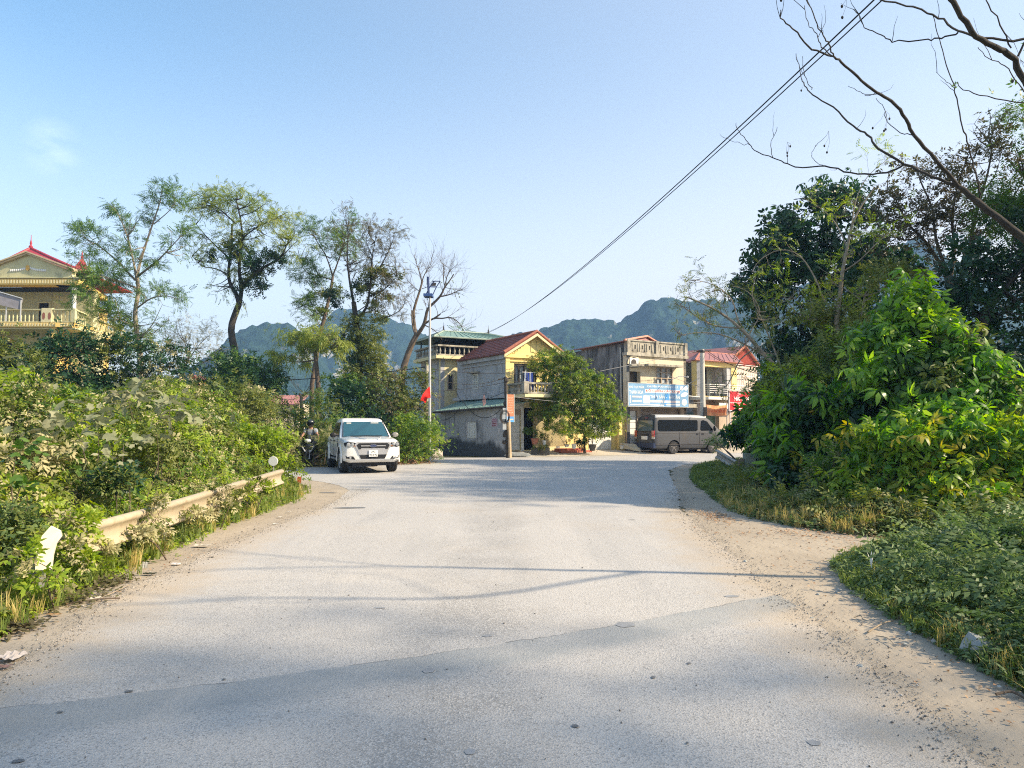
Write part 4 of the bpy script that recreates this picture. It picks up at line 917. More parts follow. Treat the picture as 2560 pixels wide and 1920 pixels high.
mb = MB(); FE_.box(mb, .25, 2.05, .3, 2.4, -.5, -.35); SE_.box(mb, .2, SE_.len-.3, 1.4, 2.3, .004, .05); mb.build('green_door', mat('green_sheet', (.10, .17, .13), .7), K)
mb = MB(); FE_.box(mb, .9, 2.3, 2.52, 2.62, .2, .9); FE_.box(mb, .9, 2.3, 2.62, 2.86, .85, .9); mb.build('shop_awning', M['white'], K)
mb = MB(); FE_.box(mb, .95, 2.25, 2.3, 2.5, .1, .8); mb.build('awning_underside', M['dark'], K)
# building behind with corrugated red gable
Rg = thing('red_gable_building', 'building with bright red corrugated gable and pinkish wall, behind the yellow-trimmed house', 'building', (*plan(1855, 52), .0))
ga, gb, gp = P(1812, 906, 50), P(1893, 906, 53), P(1857, 866, 51.5)
GW = Wall((ga.x, ga.y), (gb.x, gb.y)); ug = GW.uat(1857, 880); zg = ga.z-.1; zpk = GW.uz(1857, 868)[1]
mb = MB(); n = 22
for i in range(n):
    a = i/n*GW.len; b = (i+1)/n*GW.len
    def zt_(u): return zg+(zpk-zg)*(u/ug if u < ug else (GW.len-u)/(GW.len-ug))
    c_ = (a+b)/2
    mb.add([GW.pt(a, zg, 0), GW.pt(c_, zg, .07), GW.pt(c_, zt_(c_), .07), GW.pt(a, zt_(a), 0)], [(0, 1, 2, 3)]); mb.add([GW.pt(c_, zg, .07), GW.pt(b, zg, 0), GW.pt(b, zt_(b), 0), GW.pt(c_, zt_(c_), .07)], [(0, 1, 2, 3)])
mb.build('corrugated_gable', M['redmetal'], Rg)
mb = MB(); GW.box(mb, 0, GW.len, 0, zg, -.3, -.02); mb.build('wall', mat('pink_plaster', (.62, .50, .42), .9, stain=(.4, .3, .25), stain_amt=.2), Rg)
mb = MB(); a0 = Vector(GW.pt(-.3, zg-.08, .2)); a1 = Vector(GW.pt(ug, zpk+.08, .2)); a2 = Vector(GW.pt(GW.len+.3, zg-.08, .2)); bk = Vector((-GW.n.x, -GW.n.y, 0))*7
slab_roof(mb, a0+bk, a0, a1, a1+bk, .05, 0); slab_roof(mb, a2, a2+bk, a1+bk, a1+Vector((.004, 0, 0)), .05, 0); mb.build('roof', M['pinkroof'], Rg)
mb = MB(); mb.tube([a0, a1, a2], .09, 5); mb.build('roof_edge', M['orange_tile'], Rg); MB().lathe([(.08, 0), (.1, .1), (.03, .2), (.06, .3), (.01, .7)], 8, (a1.x, a1.y, a1.z)).build('finial', M['brown_frame'], Rg, smooth=40)
mb = MB(); 
for i in range(14): u = .2+i*(GW.len-.4)/13; mb.tube([GW.pt(u, 4.0, .25), GW.pt(u, zg-.35, .25)], .02, 4)
for z in (4.1, 5.0, 5.8): mb.tube([GW.pt(.1, z, .25), GW.pt(GW.len-.1, z, .25)], .02, 4)
mb.build('window_bars', M['white'], Rg)
# red shop sign, orange banner
SW = Wall(plan(1824, 41.0), plan(1884, 42.0)); sg = thing('shop_sign', 'red shop sign with white lettering, half hidden by green leaves', 'sign', (SW.A.x, SW.A.y, 2))
sr = SW.rect(1824, 979, 1884, 1026); mb = MB(); SW.box(mb, sr[0], sr[1], sr[2], sr[3], -.08, 0); mb.build('panel', mat('red_sign', (.62, .03, .04), .4, var=.1), sg)
mb = MB(); SW.box(mb, sr[0]-.03, sr[1]+.03, sr[3], sr[3]+.04, -.09, .02); SW.box(mb, sr[0]-.03, sr[1]+.03, sr[2]-.04, sr[2], -.09, .02); SW.box(mb, sr[0]-.04, sr[0], sr[2]-.04, sr[3]+.04, -.085, .018)
for u in (.15, sr[1]-.2): mb.tube([SW.pt(u, 0.2, -.12), SW.pt(u, sr[3], -.12)], .035, 6)
mb.build('frame', M['bbp'], sg)
mb = MB(); hs = sr[3]-sr[2]; ls = sr[1]-sr[0]
text_mb(mb, 'HẢI THANH', SW, sr[0]+.2*ls, sr[0]+.97*ls, sr[2]+.50*hs, sr[2]+.80*hs, .005, bold=.025)
text_mb(mb, 'TÔI', SW, sr[0]+.33*ls, sr[0]+.46*ls, sr[2]+.84*hs, sr[2]+.94*hs, .005, bold=.02)
text_mb(mb, 'NHANH GỌN - ĐƯỢC CÂN', SW, sr[0]+.03*ls, sr[0]+.98*ls, sr[2]+.345*hs, sr[2]+.45*hs, .005, bold=.02)
text_mb(mb, 'ĐC: CHỢ HẢI SẢN', SW, sr[0]+.2*ls, sr[0]+.95*ls, sr[2]+.20*hs, sr[2]+.29*hs, .005, bold=.02)
SW.box(mb, sr[0]+.2*ls, sr[0]+.7*ls, sr[2]+.06*hs, sr[2]+.11*hs, .001, .004)
mb.build('lettering', M['bbw'], sg)
OW = Wall(plan(1766, 41.6), plan(1817, 42.4)); orr = OW.rect(1766, 1012, 1817, 1038)
mb = MB(); n = 10; vs = []; fs = []
for j in range(5):
    for i in range(n+1): t = i/n; vs.append(OW.pt(orr[0]+t*(orr[1]-orr[0]), orr[3]-(orr[3]-orr[2])*j/4-.05*math.sin(t*math.pi), .05*math.sin(t*8+j)))
for j in range(4):
    for i in range(n): q = j*(n+1)+i; fs.append((q, q+1, q+n+2, q+n+1))
mb.add(vs, fs); o = mb.build('orange_banner', mat('faded_orange_banner', (.66, .32, .16), .8, var=.35, scale=5), smooth=60); tag(o, 'faded orange banner hung between posts behind the van', 'banner')
mb = MB()
for u in (orr[0]-.05, orr[1]+.05): mb.tube([OW.pt(u, .2, -.05), OW.pt(u, orr[3]+.1, -.05)], .03, 6)
mb.build('post', M['steel'], o)
mb = MB(); text_mb(mb, 'HẢI SẢN', OW, orr[0]+.25, orr[1]-.2, orr[2]+.14, orr[2]+.36, .09, bold=.02); mb.build('lettering', mat('red_print', (.60, .12, .05), .8), o)
# ---- yellow boundary wall with white gate --------------------------------
YW = Wall(A1, plan(1553, 40.4))
yg = YW.rect(1490, 1048, 1528, 1124)
W_ = thing('yellow_boundary_wall', 'yellow painted wall with arched white gate, joining the yellow house and the beige shop house', 'wall', (A1[0], A1[1], .2))
mb = MB(); YW.holed(mb, .02, YW.len-.4, .15, 2.05, .2, [(yg[0]-.5, yg[1], .2, 1.9)]); mb.build('wall', M['yellow'], W_)
mb = MB(); YW.box(mb, YW.len-.39, YW.len+.02, .1, 2.1, -.3, .3); mb.build('gate_pier', M['yellow'], W_)
mb = MB()
gu0, gu1 = yg[0]-.48, yg[1]-.02; gm = (gu0+gu1)/2
for s, (a, b) in enumerate(((gu0, gm-.01), (gm+.01, gu1))):
    n = 8; top = []
    for i in range(n+1):
        u = a+(b-a)*i/n; top.append((u, 1.55+.33*math.sqrt(max(0, 1-((u-gm)/(gu1-gm))**2))))
    vs = [YW.pt(a, .2, .02), YW.pt(b, .2, .02)]+[YW.pt(u, z, .02) for u, z in top[::-1]]
    vs2 = [YW.pt(a, .2, -.03), YW.pt(b, .2, -.03)]+[YW.pt(u, z, -.03) for u, z in top[::-1]]; k = len(vs)
    mb2 = MB(); mb2.add(vs+vs2, [tuple(range(k)), tuple(range(k, 2*k))[::-1]]+[(i, k+i, k+(i+1) % k, (i+1) % k) for i in range(k)])
    for i in range(4): zz = .35+i*.32; YW.box(mb2, a+.08, b-.08, zz, zz+.22, .022, .035)
    g_ = mb2.build('gate_leaf', M['white'], W_)
    if s == 0: h_ = MB(); YW.box(h_, b-.2, b+.1, .95, 1.02, .04, .08); h_.build('handle', M['brown_frame'], g_)
# pots ---------------------------------------------------------------
POT = [(.62, 0), (.8, .5), (1, .92), (1.06, .93), (1.06, 1), (.92, 1), (.85, .9)]
# ================================================================== vegetation
RG = np.random.default_rng(12)
M['bark'] = mat('bark', (.13, .10, .075), .95, var=.3, scale=6, bump=.5)
M['bark_pale'] = mat('pale_bark', (.27, .23, .18), .95, var=.25, scale=6, bump=.4)
M['bark_dark'] = mat('dark_bark', (.055, .05, .045), .95, var=.3, scale=8, bump=.4)
LM = {
 'bright': leafmat('bright_compound_leaves', [(.03, .09, .02), (.09, .21, .03), (.23, .39, .045), (.46, .56, .07)], .5, .35, .55),
 'yellow': leafmat('yellowing_leaves', [(.10, .16, .02), (.24, .28, .03), (.42, .34, .04), (.20, .24, .03)], .4, .45, .8),
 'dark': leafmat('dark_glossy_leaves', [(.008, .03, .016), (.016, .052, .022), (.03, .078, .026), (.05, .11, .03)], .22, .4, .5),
 'olive': leafmat('olive_leaves', [(.05, .08, .018), (.10, .14, .03), (.18, .205, .045), (.26, .26, .07)], .32, .5, .5),
 'vine': leafmat('vine_leaves', [(.08, .15, .016), (.18, .28, .025), (.32, .41, .04), (.46, .48, .08)], .42, .45, .6),
 'dry': leafmat('dusty_leaves', [(.22, .22, .10), (.36, .34, .17), (.48, .43, .24), (.28, .29, .12)], .25, .7, .8),
 'brown': leafmat('brownish_leaves', [(.08, .06, .045), (.12, .10, .055), (.15, .135, .06), (.09, .11, .04)], .28, .6, .5),
 'green': leafmat('mid_green_leaves', [(.03, .08, .018), (.07, .14, .028), (.12, .21, .035), (.20, .29, .05)], .35, .45, .5),
 'lime': leafmat('light_tree_leaves', [(.10, .15, .025), (.17, .23, .04), (.27, .32, .06), (.36, .38, .10)], .4, .5, .5),
 'dust': leafmat('dusty_broad_leaves', [(.15, .18, .09), (.23, .25, .14), (.32, .32, .20), (.42, .39, .27)], .25, .75, 1.2),
 'grass': leafmat('grass_blades', [(.08, .13, .03), (.14, .20, .045), (.22, .27, .06), (.34, .34, .12)], .35, .5, .8),
 'drygrass': leafmat('dry_grass_blades', [(.30, .28, .07), (.46, .38, .12), (.58, .46, .20), (.24, .28, .06)], .35, .6, .9),
 'cover': leafmat('ground_cover_leaves', [(.05, .09, .035), (.095, .155, .055), (.16, .22, .075), (.26, .31, .11)], .3, .5, .7),
 'litter': leafmat('dead_leaves', [(.22, .12, .06), (.34, .20, .11), (.45, .32, .20), (.26, .12, .07)], .1, .8, 2),
}
TS = T_spray(6, .42, .2, 3); TSF = T_spray(6, .42, .2, 5, True); TP = T_pinnate(5, .3, .1); TPF = T_pinnate(5, .3, .1, .35, True)
TW = T_whorl(7, .62, .2, .45); TB = T_broad(); TT = T_tuft(); TT2 = T_tuft(9, 5, 1, .02, .8); TL = join([_leaf2((0, 0, 0), (1, 0, 0), 1, .55)]); TWIL = T_spray(7, .6, .09, 9, False, .8)
def blob(px, py, D, rx, ry, deep=1.0, wt=1.0):
    c = P(px, py, D); k = D/1800
    return (c.x, c.y, c.z, rx*k, rx*k*deep, ry*k, wt)
def smooth(pts, k=3):
    out = []; n = len(pts)
    for i in range(n-1):
        p0 = pts[max(0, i-1)]; p1 = pts[i]; p2 = pts[i+1]; p3 = pts[min(n-1, i+2)]
        for j in range(k):
            t = j/k; out.append(.5*((2*p1)+(-p0+p2)*t+(2*p0-5*p1+4*p2-p3)*t*t+(-p0+3*p1-3*p2+p3)*t**3))
    out.append(pts[-1]); return out
def twig(mb, p, d, L_, r, lvl, rg, tips, up=.12, spread=.7, k=3, wob=.16, nseg=4):
    d = d.normalized(); pts = [p.copy()]; q = p.copy()
    for i in range(nseg):
        d = (d+Vector((rg.gauss(0, wob), rg.gauss(0, wob), rg.gauss(0, wob)+up*.5))).normalized()
        q = q+d*L_/nseg; pts.append(q.copy())
    mb.tube(pts, [r*(1-.72*i/nseg) for i in range(nseg+1)], 5 if r > .03 else 3, cap=False)
    tips.append((pts[-1], d.copy(), lvl)); 
    if lvl <= 1: tips.append((pts[nseg//2], d.copy(), lvl))
    if lvl > 0:
        for j in range(k):
            t = rg.uniform(.3, 1); i = min(nseg-1, int(t*nseg)); s = pts[i].lerp(pts[i+1], t*nseg-i)
            o = Vector((rg.gauss(0, 1), rg.gauss(0, 1), rg.gauss(0, 1))).normalized()
            twig(mb, s, d*1.0+o*spread, L_*rg.uniform(.5, .75), r*.5, lvl-1, rg, tips, up, spread, k, wob, nseg)
def make_tree(name, label, D, limbs, bark, leaf, tmpl, size, blobs=(), bdens=6, tw=(10, 1.2, 1, 3), per_tip=6, tipsig=.25, seed=1, cat='tree', group=None, extra=(), droop=.3, up=.12, spread=.7, bshell=.35, bper=22, bsig=.3, reach=5, crown='crown', twr=.022, grounded=True):
    """limbs: [([(px,py,dD)...], r0, r1, twigs?)...] ; the first one is the trunk"""
    rg = random.Random(seed); rn = np.random.default_rng(seed)
    L3 = []
    for lm in limbs:
        pts = [P(q[0], q[1], D+(q[2] if len(q) > 2 else 0)) for q in lm[0]]
        L3.append((smooth(pts), lm[1], lm[2], lm[3] if len(lm) > 3 else 1))
    base = L3[0][0][0].copy()
    if grounded and base.z > .1:
        L3[0][0].insert(0, Vector((base.x, base.y, -.1))); base = Vector((base.x, base.y, 0))
    t = thing(name, label, cat, base, 0, group)
    mb = MB(); tips = []; allp = []
    for pts, r0, r1, tf in L3:
        n = len(pts); rad = [r0+(r1-r0)*(i/(n-1))**.8 for i in range(n)]
        mb.tube(pts, rad, 8 if r0 > .08 else 5); allp += pts[n//3:]
        for k in range(int(tw[0]*tf)):
            u = rg.uniform(.35 if tf < 1.01 else .2, 1.0); i = min(n-2, int(u*(n-1))); s = pts[i]; d = (pts[i+1]-pts[i]).normalized()
            o = Vector((rg.gauss(0, 1), rg.gauss(0, 1), rg.gauss(0, .7)+up*2)).normalized()
            twig(mb, s, d*.6+o*spread*1.2, tw[1]*rg.uniform(.6, 1.3), min(rad[i]*.5, twr*1.6), tw[2], rg, tips, up, spread, tw[3])
    bl = [blob(*b[:2], D+b[2], *b[3:]) for b in blobs]
    for b in bl:
        c = Vector(b[:3])
        for k in range(reach):
            q = c+Vector((rg.gauss(0, .45)*b[3], rg.gauss(0, .45)*b[4], rg.gauss(0, .4)*b[5]+.3*b[5]))
            s = min(allp, key=lambda a: (a-c).length+.15*abs(rg.gauss(0, 1)))
            m_ = s.lerp(q, .5)+Vector((rg.gauss(0, .1), rg.gauss(0, .1), -.08*(q-s).length)); 
            pp = smooth([s, m_, q], 3); mb.tube(pp, [twr*1.5*(1-.75*i/(len(pp)-1)) for i in range(len(pp))], 4, cap=False)
            d = (q-m_); 
            for _ in range(2): twig(mb, q, d.normalized()*.5+Vector((rg.gauss(0, 1), rg.gauss(0, 1), rg.gauss(0, 1))).normalized()*.6, .5*b[3]*rg.uniform(.5, 1), twr*.5, 0, rg, [], up, spread, 0)
    mb.build('trunk', bark, t, smooth=60)
    if leaf is None: return t
    Ps, As, Ns = [], [], []
    if per_tip:
        tp = np.array([tuple(a) for a, b, c in tips if c <= 1]); td = np.array([tuple(b) for a, b, c in tips if c <= 1])
        idx = np.repeat(np.arange(len(tp)), per_tip); n = len(idx)
        Ps.append(tp[idx]+rn.normal(size=(n, 3))*tipsig*np.array([1, 1, .7])); As.append(td[idx]+unit(rn, n)*1.0+np.array([0, 0, -droop])); Ns.append(unit(rn, n)*.6+np.array([0, 0, 1.]))
    if bl:
        a, b, c = clumps(rn, bl, bdens, sig=bsig, shell=bshell, per=bper, droop=droop); Ps.append(a); As.append(b); Ns.append(c)
    Pn, An, Nn = np.vstack(Ps), np.vstack(As), np.vstack(Ns)
    scatter(crown, Pn, An, Nn, size*rn.uniform(.65, 1.25, len(Pn)), tmpl, leaf, t)
    for (bs, lf, tm, sz, dn, nm) in extra:
        a, b, c = clumps(rn, [blob(*q[:2], D+q[2], *q[3:]) for q in bs], dn, sig=.22, shell=.3, per=26, droop=droop)
        scatter(nm, a, b, c, sz*rn.uniform(.65, 1.25, len(a)), tm, lf, t)
    return t
BD = 1.9
def bush(name, label, blobs, parts, base=None, cat='bush', group=None, seed=1, stems=6, sig=.26, shell=.6, per=24, droop=.25, stem_m=None, up=.5):
    """blobs in world; parts: [(leafmat, tmpl, size, density, name)]"""
    rn = np.random.default_rng(seed); rg = random.Random(seed)
    b0 = blobs[0]; base = base or (b0[0], b0[1], 0)
    t = thing(name, label, cat, base, 0, group)
    mb = MB()
    for k in range(stems):
        b = blobs[k % len(blobs)]
        q = Vector((b[0]+rg.gauss(0, .4)*b[3], b[1]+rg.gauss(0, .4)*b[4], b[2]+rg.gauss(.2, .4)*b[5]))
        s = Vector((base[0]+(q.x-base[0])*.4+rg.gauss(0, .1), base[1]+(q.y-base[1])*.4, max(base[2]-.05, -.05))); m_ = s.lerp(q, .5)+Vector((rg.gauss(0, .12), rg.gauss(0, .12), .1))
        pp = smooth([s, m_, q], 3); mb.tube(pp, [(.01 if cat in ('creeper', 'shrub') else .03)*(1-.7*i/(len(pp)-1)) for i in range(len(pp))], 4, cap=False)
    mb.build('stem', stem_m or M['bark'], t)
    for i, (lm, tm, sz, dn, nm) in enumerate(parts):
        a, b, c = clumps(rn, blobs, dn*BD, sig=sig, shell=shell, per=per, droop=droop, up=up)
        scatter(nm, a, b, c, sz*rn.uniform(.65, 1.3, len(a)), tm, lm, t)
    return t
# ------------------------------------------------------------------ left roadside trees
make_tree('tree', 'thin-leaved pale trunked tree beside the yellow villa, leftmost of the tall roadside trees', 34,
 [([(352, 960, 0), (350, 885, 0), (342, 830, 0), (338, 780, .1), (346, 730, .2), (342, 690, 0)], .15, .08, .6),
  ([(342, 692, 0), (352, 650, 0), (368, 600, -.3), (385, 550, -.5), (400, 505, -.5), (404, 476, -.5)], .08, .015, 1.6),
  ([(342, 700, 0), (333, 650, .3), (318, 590, .6), (300, 545, .8), (280, 510, 1)], .07, .015, 1.5),
  ([(345, 690, 0), (390, 655, -.8), (425, 620, -1.4), (452, 590, -1.8)], .06, .015, 1.4),
  ([(343, 770, 0), (380, 745, -.5), (420, 740, -1), (458, 755, -1.4)], .05, .012, 1.2),
  ([(338, 700, 0), (290, 650, .6), (240, 610, .9), (200, 590, 1)], .06, .012, 1.4),
  ([(340, 720, 0), (290, 700, -.4), (240, 690, -.8), (190, 700, -1)], .05, .012, 1.4),
  ([(345, 820, 0), (300, 800, -.5), (260, 790, -1)], .04, .012, 1), ([(385, 560, -.5), (420, 530, -.8), (440, 505, -.8)], .03, .01, 1)],
 M['bark_pale'], LM['green'], TP, .34, blobs=[(230, 610, .5, 62, 48, 1, 1.5), (215, 665, -.4, 55, 36, 1, 1.6), (265, 700, 0, 80, 40, 1, 1.6), (250, 745, -.3, 70, 36, 1, 1.4), (205, 700, 0, 40, 30, 1, 1.2), (300, 790, -.4, 70, 50, 1, .8), (290, 740, 0, 60, 40), (335, 570, 0, 22, 26, 1, .8), (345, 640, 0, 45, 60, 1, .4), (430, 640, -1, 45, 55, 1, .4), (400, 830, -.5, 55, 60, 1, .5), (345, 870, 0, 60, 50, 1, .6)],
 bdens=9, tw=(6, .6, 1, 3), per_tip=4, tipsig=.13, seed=3, group='tall roadside trees on the left', bsig=.2, bper=12,
 extra=[([(300, 820, -.4, 70, 46, 1, 1.6), (250, 800, -.2, 50, 40, 1, 1.6), (270, 860, -.2, 60, 40, 1, 1.8), (380, 880, -.2, 40, 40), (330, 860, 0, 60, 36)], LM['lime'], TP, .3, 7, 'sunlit_foliage')])
make_tree('tree', 'tallest tree with dark creeper clumps and feathery top, above the round dark bush', 37,
 [([(590, 1000, 0), (588, 893, 0), (578, 826, 0), (588, 785, 0), (598, 760, 0)], .21, .16, .15),
  ([(598, 762, 0), (590, 735, 0), (574, 705, .1), (572, 670, .2), (578, 620, .2), (580, 560, .3)], .13, .05, 1.5),
  ([(598, 762, 0), (604, 720, -.1), (598, 680, -.2), (600, 640, -.2), (606, 600, -.2), (600, 540, -.2), (590, 500, -.2)], .13, .03, 1.8),
  ([(602, 720, 0), (630, 690, -.4), (665, 665, -.8), (700, 645, -1.0), (722, 600, -1.2)], .12, .03, 1.4),
  ([(578, 650, 0), (545, 620, .4), (515, 590, .7), (490, 560, .9)], .05, .015, 1.2), ([(575, 690, 0), (540, 672, .3), (505, 665, .5), (480, 640, .6)], .05, .012, 1.2),
  ([(600, 600, -.2), (640, 570, -.4), (690, 545, -.6), (720, 530, -.7)], .05, .015, 1.4), ([(590, 560, 0), (545, 520, .3), (505, 500, .3)], .05, .015, 1.4),
  ([(700, 645, -1), (720, 625, -1), (745, 600, -1)], .04, .01, 1.4)],
 M['bark_dark'], LM['lime'], TP, .36, blobs=[(520, 505, .3, 50, 26), (580, 492, 0, 62, 22), (640, 515, -.3, 52, 28), (700, 552, -.5, 44, 26), (500, 535, .4, 32, 28), (560, 530, 0, 60, 30, 1, .5), (645, 555, -.3, 50, 30, 1, .5), (580, 600, 0, 48, 44, 1, .7), (640, 600, -.4, 40, 36, 1, .4), (500, 640, .5, 45, 40, 1, .25), (545, 735, .2, 28, 26, 1, .4), (700, 600, -1, 40, 36, 1, .3)],
 bdens=15, tw=(6, .65, 1, 3), per_tip=2, tipsig=.13, seed=8, group='tall roadside trees on the left', bsig=.24, bper=14,
 extra=[([(615, 670, -.3, 42, 26), (668, 655, -.8, 44, 24), (690, 665, -.8, 28, 20), (600, 640, -.2, 22, 34), (628, 715, -.3, 28, 34), (545, 640, .2, 22, 16)], LM['dark'], TS, .26, 48, 'creeper'), ([(588, 625, -.3, 32, 44), (632, 700, -.4, 24, 20)], LM['olive'], TS, .26, 34, 'creeper')])
make_tree('tree', 'airy double-stemmed tree between the tallest tree and the creeper-covered tree', 39,
 [([(780, 960, 0), (800, 840, 0), (812, 790, 0), (826, 730, 0), (832, 690, 0)], .14, .07, .4), ([(832, 690, 0), (815, 640, .3), (790, 600, .6), (772, 572, .8)], .05, .01, 1.8),
  ([(832, 690, 0), (850, 640, -.3), (862, 600, -.5), (866, 570, -.6)], .05, .01, 1.8), ([(830, 700, 0), (800, 690, .5), (765, 680, .8), (750, 650, .8)], .04, .01, 1.5), ([(820, 740, 0), (790, 730, .4), (765, 700, .6)], .04, .01, 1.4), ([(808, 790, 0), (780, 775, .2), (750, 760, .3)], .03, .01, 1.2)],
 M['bark'], LM['green'], TP, .34, blobs=[(790, 585, .5, 40, 24), (840, 590, 0, 44, 26), (770, 640, .6, 32, 44, 1, .7), (815, 640, 0, 46, 40, 1, .6), (870, 640, -.3, 30, 40, 1, .5), (790, 700, .3, 38, 32, 1, .5), (760, 775, .3, 36, 24, 1, .4)],
 bdens=8, tw=(7, .8, 1, 3), per_tip=4, tipsig=.15, seed=21, group='tall roadside trees on the left', bsig=.2, bper=12, extra=[([(830, 735, 0, 30, 34), (815, 785, 0, 24, 30), (870, 630, -.3, 15, 20)], LM['olive'], TS, .26, 34, 'creeper')])
make_tree('tree', 'tree wrapped in a thick column of creeper, behind the white pickup', 36,
 [([(905, 1040, 0), (900, 950, 0), (900, 880, 0), (890, 800, 0), (884, 755, 0)], .2, .12, .3), ([(884, 755, 0), (874, 700, .2), (868, 640, .4), (870, 580, .5), (862, 545, .5)], .08, .012, 1.5),
  ([(890, 800, 0), (915, 770, -.4), (925, 720, -.6), (930, 650, -.7), (940, 590, -.8)], .09, .012, 1.8), ([(930, 700, -.6), (955, 660, -.9), (975, 620, -1), (985, 590, -1)], .05, .01, 1.6), ([(925, 740, -.5), (965, 720, -.8), (990, 690, -1)], .05, .01, 1.4), ([(930, 800, 0), (975, 790, -.5), (1005, 770, -.8), (1018, 735, -.9)], .04, .01, 1.2), ([(930, 640, -.7), (915, 600, -.5), (925, 575, -.5)], .03, .01, 1.4)],
 M['bark_dark'], LM['brown'], TP, .3, blobs=[(930, 600, -.7, 46, 36, 1, .5), (965, 625, -1, 30, 40, 1, .4), (875, 560, .4, 20, 24, 1, .3), (990, 660, -1, 24, 36, 1, .3), (890, 660, 0, 30, 50, 1, .4)],
 bdens=6, tw=(9, .8, 1, 3), per_tip=2, tipsig=.12, seed=33, group='tall roadside trees on the left', bsig=.2, bper=10,
 extra=[([(940, 720, -.5, 38, 50), (935, 690, -.4, 34, 30), (960, 755, -.6, 24, 26), (985, 685, -.9, 16, 16)], LM['olive'], TS, .26, 34, 'creeper'), ([(893, 735, 0, 26, 26), (905, 705, 0, 22, 20), (845, 745, .2, 30, 28)], LM['dark'], TS, .26, 34, 'creeper'),
        ([(905, 830, -.2, 44, 40, 1), (925, 880, -.4, 52, 60, 1), (900, 900, -.4, 40, 60, 1), (940, 930, -.6, 46, 50, 1), (895, 960, -.8, 60, 50), (935, 800, -.3, 24, 26)], LM['olive'], TS, .24, 44, 'creeper'), ([(880, 850, -.2, 36, 34), (895, 930, .3, 40, 60)], LM['dark'], TS, .26, 30, 'creeper'), ([(870, 975, -1.4, 60, 34), (940, 1000, -1.4, 60, 40)], LM['green'], TS, .28, 26, 'creeper')])
make_tree('tree', 'small drooping yellow-green tree with a bare straight trunk, between the red-roofed farmhouse and the pickup', 33,
 [([(797, 1030, 0), (795, 960, 0), (790, 905, 0), (788, 880, 0)], .13, .09, .1), ([(789, 890, 0), (770, 860, .2), (745, 850, .4), (720, 865, .5)], .05, .01, 1.6), ([(789, 885, 0), (800, 850, -.2), (825, 835, -.4), (845, 850, -.5)], .05, .01, 1.6), ([(789, 885, 0), (785, 850, .2), (775, 828, .2)], .05, .01, 1.6), ([(788, 900, 0), (750, 905, .3), (715, 900, .4), (700, 880, .5)], .04, .01, 1.4)],
 M['bark'], LM['lime'], TWIL, .42, blobs=[(730, 850, .4, 40, 32), (775, 835, 0, 44, 28), (820, 850, -.3, 40, 34), (845, 875, -.4, 20, 28), (715, 895, .4, 30, 22, 1, .5), (790, 870, 0, 50, 22, 1, .7)], bdens=9, tw=(5, .6, 1, 2), per_tip=4, tipsig=.12, seed=41, droop=1.5, up=-.05, group=None)
make_tree('bare_tree', 'leafless pale forked tree beside the solar street lamp', 32.5,
 [([(1003, 1060, 0), (1005, 945, 0), (1015, 900, 0), (1030, 860, 0), (1040, 840, 0)], .17, .12, .05), ([(1040, 842, 0), (1036, 810, .2), (1034, 780, .3), (1042, 750, .4), (1050, 725, .4), (1056, 702, .5)], .085, .04, .3), ([(1055, 705, .5), (1048, 680, .6), (1042, 660, .7), (1035, 635, .7)], .03, .008, 1.3), ([(1055, 705, .5), (1062, 685, .4), (1075, 665, .3), (1080, 640, .3)], .03, .008, 1.3), ([(1050, 730, .4), (1036, 718, .6), (1022, 705, .8), (1012, 690, .8)], .02, .006, 1.2), ([(1055, 722, .4), (1068, 717, .3), (1078, 705, .2)], .018, .006, 1),
  ([(1040, 842, 0), (1058, 815, -.2), (1064, 795, -.3), (1070, 772, -.4), (1090, 752, -.5), (1102, 738, -.6), (1112, 718, -.7), (1122, 705, -.8), (1135, 685, -.9)], .10, .02, .5), ([(1112, 718, -.7), (1108, 690, -.6), (1110, 668, -.6), (1100, 650, -.5)], .025, .006, 1.5), ([(1113, 712, -.7), (1118, 690, -.7), (1130, 672, -.8), (1145, 660, -.8)], .025, .006, 1.3),
  ([(1098, 742, -.6), (1122, 737, -.7), (1143, 728, -.8), (1160, 722, -.9)], .04, .008, 1.3), ([(1064, 808, -.2), (1085, 796, -.4), (1105, 796, -.6), (1128, 794, -.8), (1148, 808, -1), (1162, 832, -1.1)], .055, .01, .9), ([(1084, 797, -.4), (1094, 790, -.4), (1101, 785, -.4)], .05, .03, .2), ([(1062, 813, -.1), (1080, 822, -.3), (1096, 835, -.5), (1105, 850, -.6)], .03, .008, .4),
  ([(1040, 842, 0), (1032, 815, .1), (1030, 790, .1), (1030, 776, .1)], .05, .03, .2)],
 M['bark'], LM['olive'], TL, .09, blobs=[(1120, 708, -.8, 10, 10, 1, .3), (1145, 732, -.8, 12, 5, 1, .3)], bdens=10, tw=(12, .75, 1, 4), per_tip=0, seed=55, cat='bare tree', reach=0, twr=.014, up=.18, spread=.55, crown='tuft')
make_tree('tree', 'small twiggy tree with thin brownish foliage, left of the tallest tree', 38,
 [([(448, 1000, 0), (450, 940, 0), (470, 900, 0), (475, 860, 0)], .08, .04, .5), ([(470, 900, 0), (500, 860, -.3), (520, 840, -.5)], .03, .008, 1.5), ([(472, 880, 0), (455, 840, .3), (445, 800, .4)], .03, .008, 1.5), ([(455, 940, 0), (430, 880, .2), (415, 850, .3)], .03, .008, 1.5), ([(460, 930, 0), (520, 900, -.3), (560, 870, -.5)], .03, .008, 1.3)],
 M['bark_pale'], LM['dry'], TP, .22, blobs=[(460, 850, 0, 60, 45, 1, .35), (500, 880, 0, 50, 35, 1, .25), (420, 880, 0, 40, 45, 1, .5)], bdens=6, tw=(14, .8, 1, 4), per_tip=1, tipsig=.15, seed=61, twr=.016)
